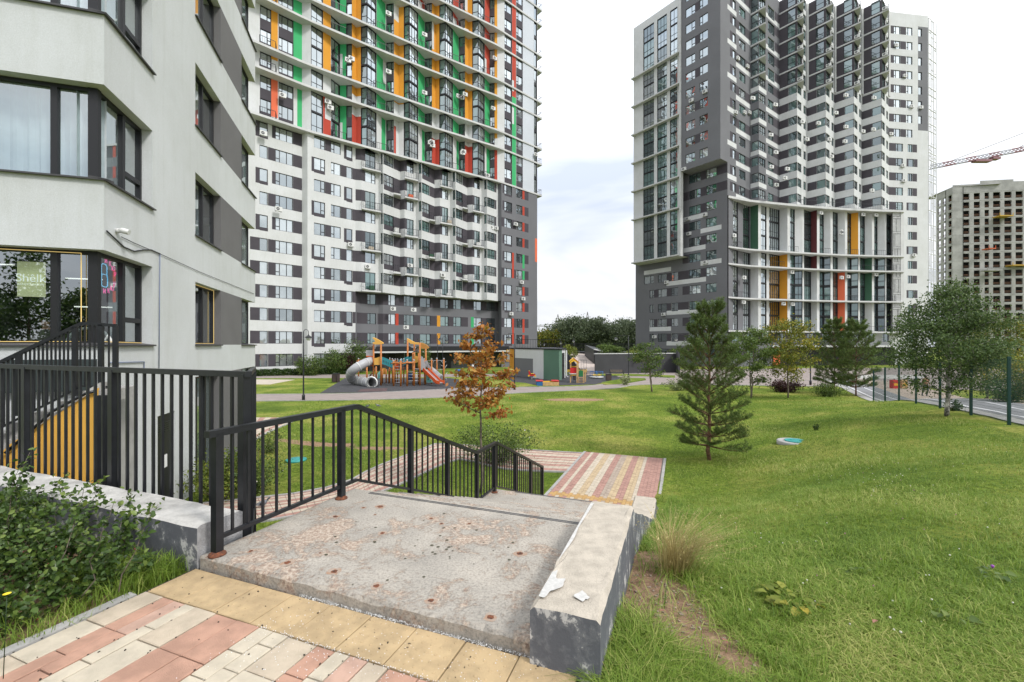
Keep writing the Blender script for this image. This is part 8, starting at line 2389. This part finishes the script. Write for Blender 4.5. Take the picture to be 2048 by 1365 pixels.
mb = MB(); mb.tube([zp(560, 770, 44.8), zp(668, 620, 44.8)], .05, 6); mb.tube([zp(660, 750, 44.8), zp(745, 660, 44.8)], .03, 6); mb.build('brace', M_WO, play)
# rope and pipe frame on the right
mb = MB(); mb.tube([zp(1590, 480, 46), zp(1705, 480, 44.5), zp(1803, 478, 45), zp(1945, 482, 44)], .03, 6)
for (a, b) in (((1650, 520), (1700, 560)), ((1745, 490), (1720, 560)), ((1820, 490), (1800, 540)), ((1890, 490), (1925, 560)), ((1940, 640), (1990, 560)), ((1800, 650), (1920, 650)), ((1870, 560), (1940, 600)), ((1950, 750), (2000, 700)), ((1950, 510), (1975, 500))):
    mb.tube([zp(*a, 44.4), zp(*b, 44.6)], .022, 5)
mb.tube([zp(1950, 800, 44), zp(1985, 820, 44), zp(1985, 850, 44), zp(1950, 860, 44)], .02, 5); mb.build('pipe_frame', M_STL, play)
mb = MB(); mb.tube([zp(350, 470, 46.5), zp(480, 470, 45.8)], .03, 6); mb.tube([zp(310, 490, 46.6), zp(345, 500, 46.4), zp(400, 490, 46.2)], .06, 6); mb.build('pipe_frame', M_WO, play)
# tube slide with joint rings
ctrl = [zp(575, 490, 43.9), zp(500, 515, 43.4), zp(400, 560, 42.8), zp(270, 640, 42.5), zp(195, 730, 42.9), zp(215, 820, 43.6), zp(300, 850, 43.9), zp(400, 868, 43.3), zp(500, 885, 42.4), zp(585, 893, 41.6)]
tube_c = smooth_line(ctrl, 6); mb = MB(); mb.tube(tube_c, .43, 22, cap=False); mb.build('tube_slide', M_PG, play)
mb = MB()
for k in (0, 7, 14, 21, 28, 35, 42, 47, len(tube_c) - 2): mb.tube([tube_c[k], tuple(lerp(tube_c[k][c], tube_c[min(k + 1, len(tube_c) - 1)][c], .6) for c in range(3))], .465, 22, cap=False)
mb.build('joint_ring', M_AC, play)
mb = MB(); n = 22; e = tube_c[-1]
for i in range(n):
    a0_, a1_ = 2 * math.pi * i / n, 2 * math.pi * (i + 1) / n
    f = lambda a, r_, dy: (e[0] + r_ * math.cos(a), e[1] + dy, max(LOW + .03, e[2] + r_ * math.sin(a)))
    mb.face([f(a0_, .43, .05), f(a1_, .43, .05), f(a1_, .54, -.12), f(a0_, .54, -.12)], 0, True); mb.face([f(a0_, .54, -.12), f(a1_, .54, -.12), f(a1_, .60, .02), f(a0_, .60, .02)], 0, True); mb.face([f(a0_, .60, .02), f(a1_, .60, .02), f(a1_, .44, .5), f(a0_, .44, .5)], 0, True)
mb.hexa([(e[0] - .52, e[1] - .1, LOW + .02), (e[0] + .60, e[1] - .1, LOW + .02), (e[0] + .60, e[1] + .5, LOW + .02), (e[0] - .52, e[1] + .5, LOW + .02), (e[0] - .5, e[1] - .1, e[2] - .42), (e[0] + .5, e[1] - .1, e[2] - .42), (e[0] + .5, e[1] + .5, e[2] - .42), (e[0] - .5, e[1] + .5, e[2] - .42)])
mb.build('slide_exit', M_AC, play)
# straight orange slide
s0, s1, s2 = zp(1590, 650, 43.6), zp(1830, 880, 42.4), zp(1900, 900, 42.2)
mb = MB(); dy = .0
for off2, hh2 in ((-.28, .30), (.28, .30)):
    for a, b in ((s0, s1), (s1, s2)):
        A_ = Vector(a) + Vector((off2 * .75, off2 * .65, .05)); B_ = Vector(b) + Vector((off2 * .75, off2 * .65, .05)); mb.bar(tuple(A_), tuple(B_), .06, hh2)
mb.build('slide', M_POR, play)
mb = MB()
for a, b in ((s0, s1), (s1, s2)): mb.bar(a, b, .48, .03)
mb.build('slide_bed', M_STL, play)
mb = MB(); mb.tube([zp(1690, 640, 45.2), zp(1760, 690, 44.9), zp(1830, 760, 44.6), zp(1890, 800, 44.4)], .28, 10); mb.build('slide', M_PG, play)
mb = MB(); mb.lathe(zp(1310, 800, 45.5), [(.3, -.2), (.32, 0), (.3, .5)], 10); tag(mb.build('barrel', mat('barrel_blue', (.02, .08, .22), .5)), 'blue drum standing under the climbing frame', 'barrel')

# ------------------------------------------------------------------ toddler corner
def S3(zx, zy, Y): px, py = 1080 + zx / 8.027, 610 + zy / 8.027; return ((px - 1024) / F * Y, Y, zat(py, Y))
M_LW = mat('light_wood', (.52, .33, .15), .7, (5, .2)); M_TR = mat('toy_red', (.50, .012, .015), .5); M_TY_ = mat('toy_yellow', (.75, .42, .02), .5); M_TB = mat('toy_blue', (.02, .12, .33), .5); M_TG = mat('toy_green', (.02, .17, .06), .5)
ph = empty('playhouse', (*at(1150, 46.3), LOW), 0, 'little red and yellow wooden playhouse with a pitched roof', 'playhouse')
def pn(root, name, pts, Y, th, m):
    mb = MB(); f = [S3(a, b, Y) for a, b in pts]; g = [(p[0], p[1] + th, p[2]) for p in f]; n = len(f); mb.face(f); mb.face(g[::-1])
    for i in range(n): mb.face([f[i], f[(i + 1) % n], g[(i + 1) % n], g[i]])
    return mb.build(name, m, root)
for x0, x1, yt, yb, Y in ((482, 498, 930, 1255, 46.3), (588, 606, 930, 1265, 46.0), (610, 622, 930, 1190, 47.4), (500, 512, 930, 1190, 47.6), (600, 615, 1160, 1262, 46.0), (695, 712, 1030, 1268, 46.0), (722, 738, 1050, 1250, 47.2)):
    pn(ph, 'post', ((x0, yb), (x1, yb), (x1, yt), (x0, yt)), Y, .1, M_LW)
pn(ph, 'panel', ((484, 1010), (604, 1010), (604, 1100), (484, 1100)), 46.2, .05, M_TR); pn(ph, 'panel', ((622, 1060), (652, 1048), (695, 1060), (695, 1150), (622, 1150)), 46.6, .05, M_TG)
pn(ph, 'panel', ((500, 1120), (585, 1120), (585, 1138), (500, 1138)), 46.2, .05, M_TY_); pn(ph, 'panel', ((482, 985), (606, 985), (606, 1000), (482, 1000)), 47.4, .05, M_TY_)
pn(ph, 'gable', ((478, 945), (482, 920), (545, 868), (612, 920), (615, 945), (596, 945), (590, 925), (545, 905), (500, 928), (497, 945)), 46.1, .06, M_TY_)
for (a, b) in (((478, 918), (545, 860)), ((545, 860), (638, 938))):
    p, q = S3(*a, 46.05), S3(*b, 46.05); mb = MB(); mb.hexa([p, q, (q[0] + .1, q[1] + 1.5, q[2]), (p[0] + .1, p[1] + 1.5, p[2]), (p[0], p[1], p[2] + .05), (q[0], q[1], q[2] + .05), (q[0] + .1, q[1] + 1.5, q[2] + .05), (p[0] + .1, p[1] + 1.5, p[2] + .05)]); mb.build('roof', M_CORAL if a[0] == 545 else M_TY_, ph)
pn(ph, 'deck', ((482, 1104), (606, 1104), (606, 1114), (482, 1114)), 46.1, 1.4, M_AC)
for y in (1170, 1195, 1220, 1245): pn(ph, 'step', ((614, y), (696, y), (696, y + 8), (614, y + 8)), 46.2, .3, M_LW)
pn(ph, 'slide', ((530, 1140), (575, 1140), (575, 1215), (530, 1215)), 47.4, .05, M_SHAD)
cs = empty('carousel', (*at(1193, 52.5), LOW), 0, 'small blue railed merry-go-round on the rubber surface', 'carousel')
c = (*at(1193, 52.5), LOW); mb = MB(); mb.lathe(c, [(.75, .08), (.82, .14), (.82, .20), (.02, .20)], 22); mb.build('platform', M_AC, cs)
for k in range(8):
    a = k * math.pi / 4; mb = MB(); p = (c[0] + .78 * math.cos(a), c[1] + .78 * math.sin(a)); mb.tube([(*p, LOW + .18), (*p, LOW + .80)], .022, 6); mb.build('rail_post', M_TB, cs)
mb = MB(); mb.tube([(c[0] + .78 * math.cos(k * math.pi / 10), c[1] + .78 * math.sin(k * math.pi / 10), LOW + .8) for k in range(21)], .025, 6, cap=False); mb.tube([(*c[:2], LOW + .2), (*c[:2], LOW + .85)], .05, 8); mb.build('handrail', M_TB, cs)
mb = MB(); mb.box(c[0] - .5, c[1] - .3, LOW + .38, c[0] + .5, c[1] - .1, LOW + .43); mb.box(c[0] - .5, c[1] + .1, LOW + .38, c[0] + .5, c[1] + .3, LOW + .43); mb.build('seat', M_TY_, cs)
# bench and bin
bn = empty('bench', (*at(1234, 54.5), LOW), 0, 'brown slatted park bench with black legs beside the tall lamp', 'bench')
c = at(1234, 54.5)
for k in range(3): mb = MB(); mb.box(c[0] - .85, c[1] - .35 + k * .15, LOW + .44, c[0] + .75, c[1] - .23 + k * .15, LOW + .48); mb.build('seat_slat', MATS['bark_grey'], bn)
for k in range(2): mb = MB(); mb.box(c[0] - .85, c[1] + .12, LOW + .62 + k * .16, c[0] + .75, c[1] + .16, LOW + .74 + k * .16); mb.build('back_slat', MATS['bark_grey'], bn)
for sx in (-.85, .75): mb = MB(); mb.bar((c[0] + sx, c[1] - .35, LOW), (c[0] + sx, c[1] - .35, LOW + .65), .06); mb.bar((c[0] + sx, c[1] + .14, LOW), (c[0] + sx, c[1] + .14, LOW + .95), .06); mb.bar((c[0] + sx, c[1] - .35, LOW + .63), (c[0] + sx, c[1] + .14, LOW + .63), .05); mb.build('leg', M_IRON, bn)
def bin_(px, py, w_, h_, lb):
    q = G(px, py, LOW); root = empty('litter_bin', (q[0], q[1], LOW), 0, lb, 'litter bin')
    mb = MB(); mb.cbox((q[0], q[1], LOW + .06), w_, w_, h_ - .12); mb.cbox((q[0], q[1], LOW), w_ * .8, w_ * .8, .06); mb.build('body', mat('bin_brown', (.06, .04, .035), .8), root)
    mb = MB(); mb.cbox((q[0], q[1], LOW + h_ - .05), w_ * 1.08, w_ * 1.08, .06); mb.build('lid', M_FRAME, root)
bin_(1217, 762, .55, .75, 'square brown litter bin left of the bench'); bin_(672, 765, .6, .95, 'dark brown litter bin at the corner of the playground')
q = G(664, 766, LOW); mb = MB(); mb.tube([(q[0], q[1], LOW), (q[0], q[1], LOW + .8), (q[0] + .35, q[1] + .3, LOW + .85), (q[0] + .35, q[1] + .3, LOW)], .03, 6); tag(mb.build('bike_hoop', M_IRON), 'black steel hoop beside the brown litter bin by the playground', 'bike rack')
# sand box
sx_ = empty('sandbox', G(1098, 772, LOW), 0, 'wooden sandbox with blue and red ends in front of the service building', 'sandbox'); c = G(1098, 772, LOW)
X0, X1, Y0_, Y1_ = c[0] - .95, c[0] + .95, c[1], c[1] + 1.3
for (a, b, m) in (((X0 + .35, Y0_), (X1, Y0_), M_LW), ((X0 + .35, Y1_), (X1, Y1_), M_TY_), ((X1, Y0_), (X1, Y1_), M_LW)):
    mb = MB(); mb.bar((*a, LOW + .18), (*b, LOW + .18), .05, .36); mb.build('side_board', m, sx_)
mb = MB(); mb.box(X0 - .25, Y0_, LOW, X0 + .34, Y0_ + 1.2, LOW + .42); mb.build('end_box', M_TB, sx_)
for x in (X0 + .05, X1 - .3): mb = MB(); mb.box(x - .35, Y0_ - .05, LOW + .43, x + .35, Y0_ + 1.3, LOW + .48); mb.build('seat', M_TR, sx_)
mb = MB(); mb.box(X0 + .36, Y0_ + .03, LOW + .02, X1 - .03, Y1_ - .03, LOW + .22); mb.build('sand', M_SAND, sx_)
# spring rider
c = at(1063.5, 50.5); rd = empty('spring_rider', (*c, LOW), 0, 'red and yellow spring horse in front of the grey wall', 'spring rider')
mb = MB(); mb.tube([(c[0] + .09 * math.cos(k * .8), c[1] + .09 * math.sin(k * .8), LOW + .02 + k * .012) for k in range(30)], .02, 5); mb.build('spring', M_STL, rd)
def rp2(pts, dy, m, name): 
    mb = MB(); f = [(c[0] + x, c[1] + dy, LOW + z) for x, z in pts]; g = [(p[0], p[1] + .05, p[2]) for p in f]; n = len(f); mb.face(f); mb.face(g[::-1])
    for i in range(n): mb.face([f[i], f[(i + 1) % n], g[(i + 1) % n], g[i]])
    mb.build(name, m, rd)
rp2([(-.25, .42), (.3, .42), (.42, .62), (.3, .68), (.05, .66), (-.15, .72), (-.22, .98), (-.34, .98), (-.42, .88), (-.36, .82), (-.32, .6)], -.1, M_TR, 'body'); rp2([(-.25, .42), (.3, .42), (.42, .62), (.3, .68), (.05, .66), (-.15, .72), (-.22, .98), (-.34, .98), (-.42, .88), (-.36, .82), (-.32, .6)], .1, M_TR, 'body')
rp2([(-.45, .4), (-.3, .36), (-.2, .5), (-.42, .56)], -.16, M_TY_, 'leg'); rp2([(.3, .36), (.48, .32), (.46, .56), (.28, .5)], -.16, M_TY_, 'leg'); rp2([(-.36, .98), (-.24, .98), (-.24, 1.06), (-.38, 1.04)], -.16, M_TY_, 'mane')
mb = MB(); mb.box(c[0] - .1, c[1] - .16, LOW + .66, c[0] + .22, c[1] + .2, LOW + .71); mb.build('seat', M_TY_, rd)
# people and parked bits far behind the climbing frame
def walker(px, Y, h, top_col, leg_col, lb, hair=(.03, .02, .015), seed=0, base=None, face=0):
    x, y = at(px, Y); z = LOW if base is None else base; root = empty('person', (x, y, z), face, lb, 'person', 'people far behind the playground'); s = h / 1.7
    V = [(0, 0, .95), (0, 0, 1.15), (0, 0, 1.38), (0, 0, 1.5), (0, -.02, 1.6), (.11, 0, .9), (.12, -.08, .5), (.13, .05, .06), (-.11, 0, .9), (-.12, .08, .5), (-.13, .16, .08), (.19, 0, 1.38), (.24, -.03, 1.1), (.22, -.14, .9), (-.19, 0, 1.38), (-.24, .03, 1.1), (-.22, -.08, .9), (.13, -.10, .03), (-.13, .03, .03)]
    E = [(0, 1), (1, 2), (2, 3), (3, 4), (0, 5), (5, 6), (6, 7), (0, 8), (8, 9), (9, 10), (2, 11), (11, 12), (12, 13), (2, 14), (14, 15), (15, 16), (7, 17), (10, 18)]
    rad = [.14, .125, .14, .055, .098, .095, .065, .045, .095, .065, .045, .065, .048, .034, .065, .048, .034, .035, .035]
    me = bpy.data.meshes.new('body'); me.from_pydata([tuple(c_ * s for c_ in v) for v in V], E, []); o = link('body', me, root); o.modifiers.new('s', 'SKIN'); o.modifiers.new('u', 'SUBSURF').levels = 1
    for i, r_ in enumerate(rad): me.skin_vertices[0].data[i].radius = (r_ * s, r_ * s * .85)
    me.skin_vertices[0].data[0].use_root = True
    dg_ = bpy.context.evaluated_depsgraph_get(); m2 = bpy.data.meshes.new_from_object(o.evaluated_get(dg_)); o.modifiers.clear(); o.data = m2
    m2.materials.clear()
    for m in (MATS['skin'], mat('cloth_top', top_col, .9), mat('cloth_legs', leg_col, .9)): m2.materials.append(m)
    for p in m2.polygons: p.material_index = 0 if p.center.z > 1.45 * s or (abs(p.center.x) > .18 * s and p.center.z < .98 * s and p.center.z > .8 * s) else (1 if p.center.z > .95 * s else 2); p.use_smooth = True
    mb = MB(); mb.lathe((0, .015 * s, 1.6 * s), [(.1 * s, -.06 * s), (.115 * s, .02 * s), (.09 * s, .09 * s), (.02 * s, .12 * s)], 10); link('hair', mb.mesh('hair', mat('hair_brown', hair, .7)), root)
    mb = MB(); mb.box(-.045 * s, -.115 * s, 1.60 * s, -.025 * s, -.10 * s, 1.615 * s); mb.box(.025 * s, -.115 * s, 1.60 * s, .045 * s, -.10 * s, 1.615 * s); mb.box(-.012 * s, -.125 * s, 1.565 * s, .012 * s, -.1 * s, 1.6 * s); mb.box(-.03 * s, -.115 * s, 1.535 * s, .03 * s, -.10 * s, 1.545 * s); link('face_features', mb.mesh('face_features', MATS['face_dark']), root)
    return root
walker(946, 57, 1.7, (.65, .65, .66), (.08, .10, .16), 'person in a white top walking behind the maple')
walker(1851, 34, 1.65, (.45, .22, .15), (.05, .05, .07), 'person in a salmon top seen through the birch and the fence', base=H(*at(1851, 34)))
st2 = empty('stroller', (*at(916, 56.5), LOW), 0, 'blue pram standing far behind the maple', 'stroller'); x, y = at(916, 56.5)
mb = MB(); mb.lathe((x, y, LOW + .5), [(.25, 0), (.35, .2), (.33, .35)], 10); mb.build('carrycot', M_TB, st2)
for sx in (-.3, .3): mb = MB(); mb.tube([(x + sx - .01, y - .25, LOW + .15), (x + sx + .01, y - .25, LOW + .15)], .15, 10); mb.tube([(x + sx, y, LOW + .5), (x + sx, y - .25, LOW + .15)], .02, 5); mb.build('wheel', M_IRON, st2)
mb = MB(); mb.tube([(x + .3, y, LOW + .75), (x + .6, y, LOW + 1.05)], .02, 5); mb.build('handle', M_STL, st2)
# barrier blocks and low white fence by the right tower
for i, px in enumerate((1788, 1806)):
    x, y = at(px, 40); z = H(x, y); mb = MB(); mb.cbox((x, y, z), .5, .4, .8); mb.cbox((x, y - .21, z + .3), .34, .02, .2, 0, 1)
    tag(mb.build('barrier_block', [M_TR if i == 0 else M_LW, M_TY_]), ('red and yellow traffic barrier seen through the fence, left one', 'wooden and yellow barrier box seen through the fence, right one')[i], 'barrier')
wf = empty('low_fence', (*at(1745, 42), LOW), 0, 'low white board fence at the far end of the road', 'fence')
mb = MB(); a, b = at(1690, 44), at(1850, 44); mb.bar((*a, LOW + .8), (*b, LOW + .8), .08, .35); mb.build('board', M_AC, wf)
for k in range(9): x = lerp(a[0], b[0], k / 8); mb = MB(); mb.bar((x, 44.1, LOW), (x, 44.1, LOW + 1.0), .08); mb.build('post', M_IRON, wf)
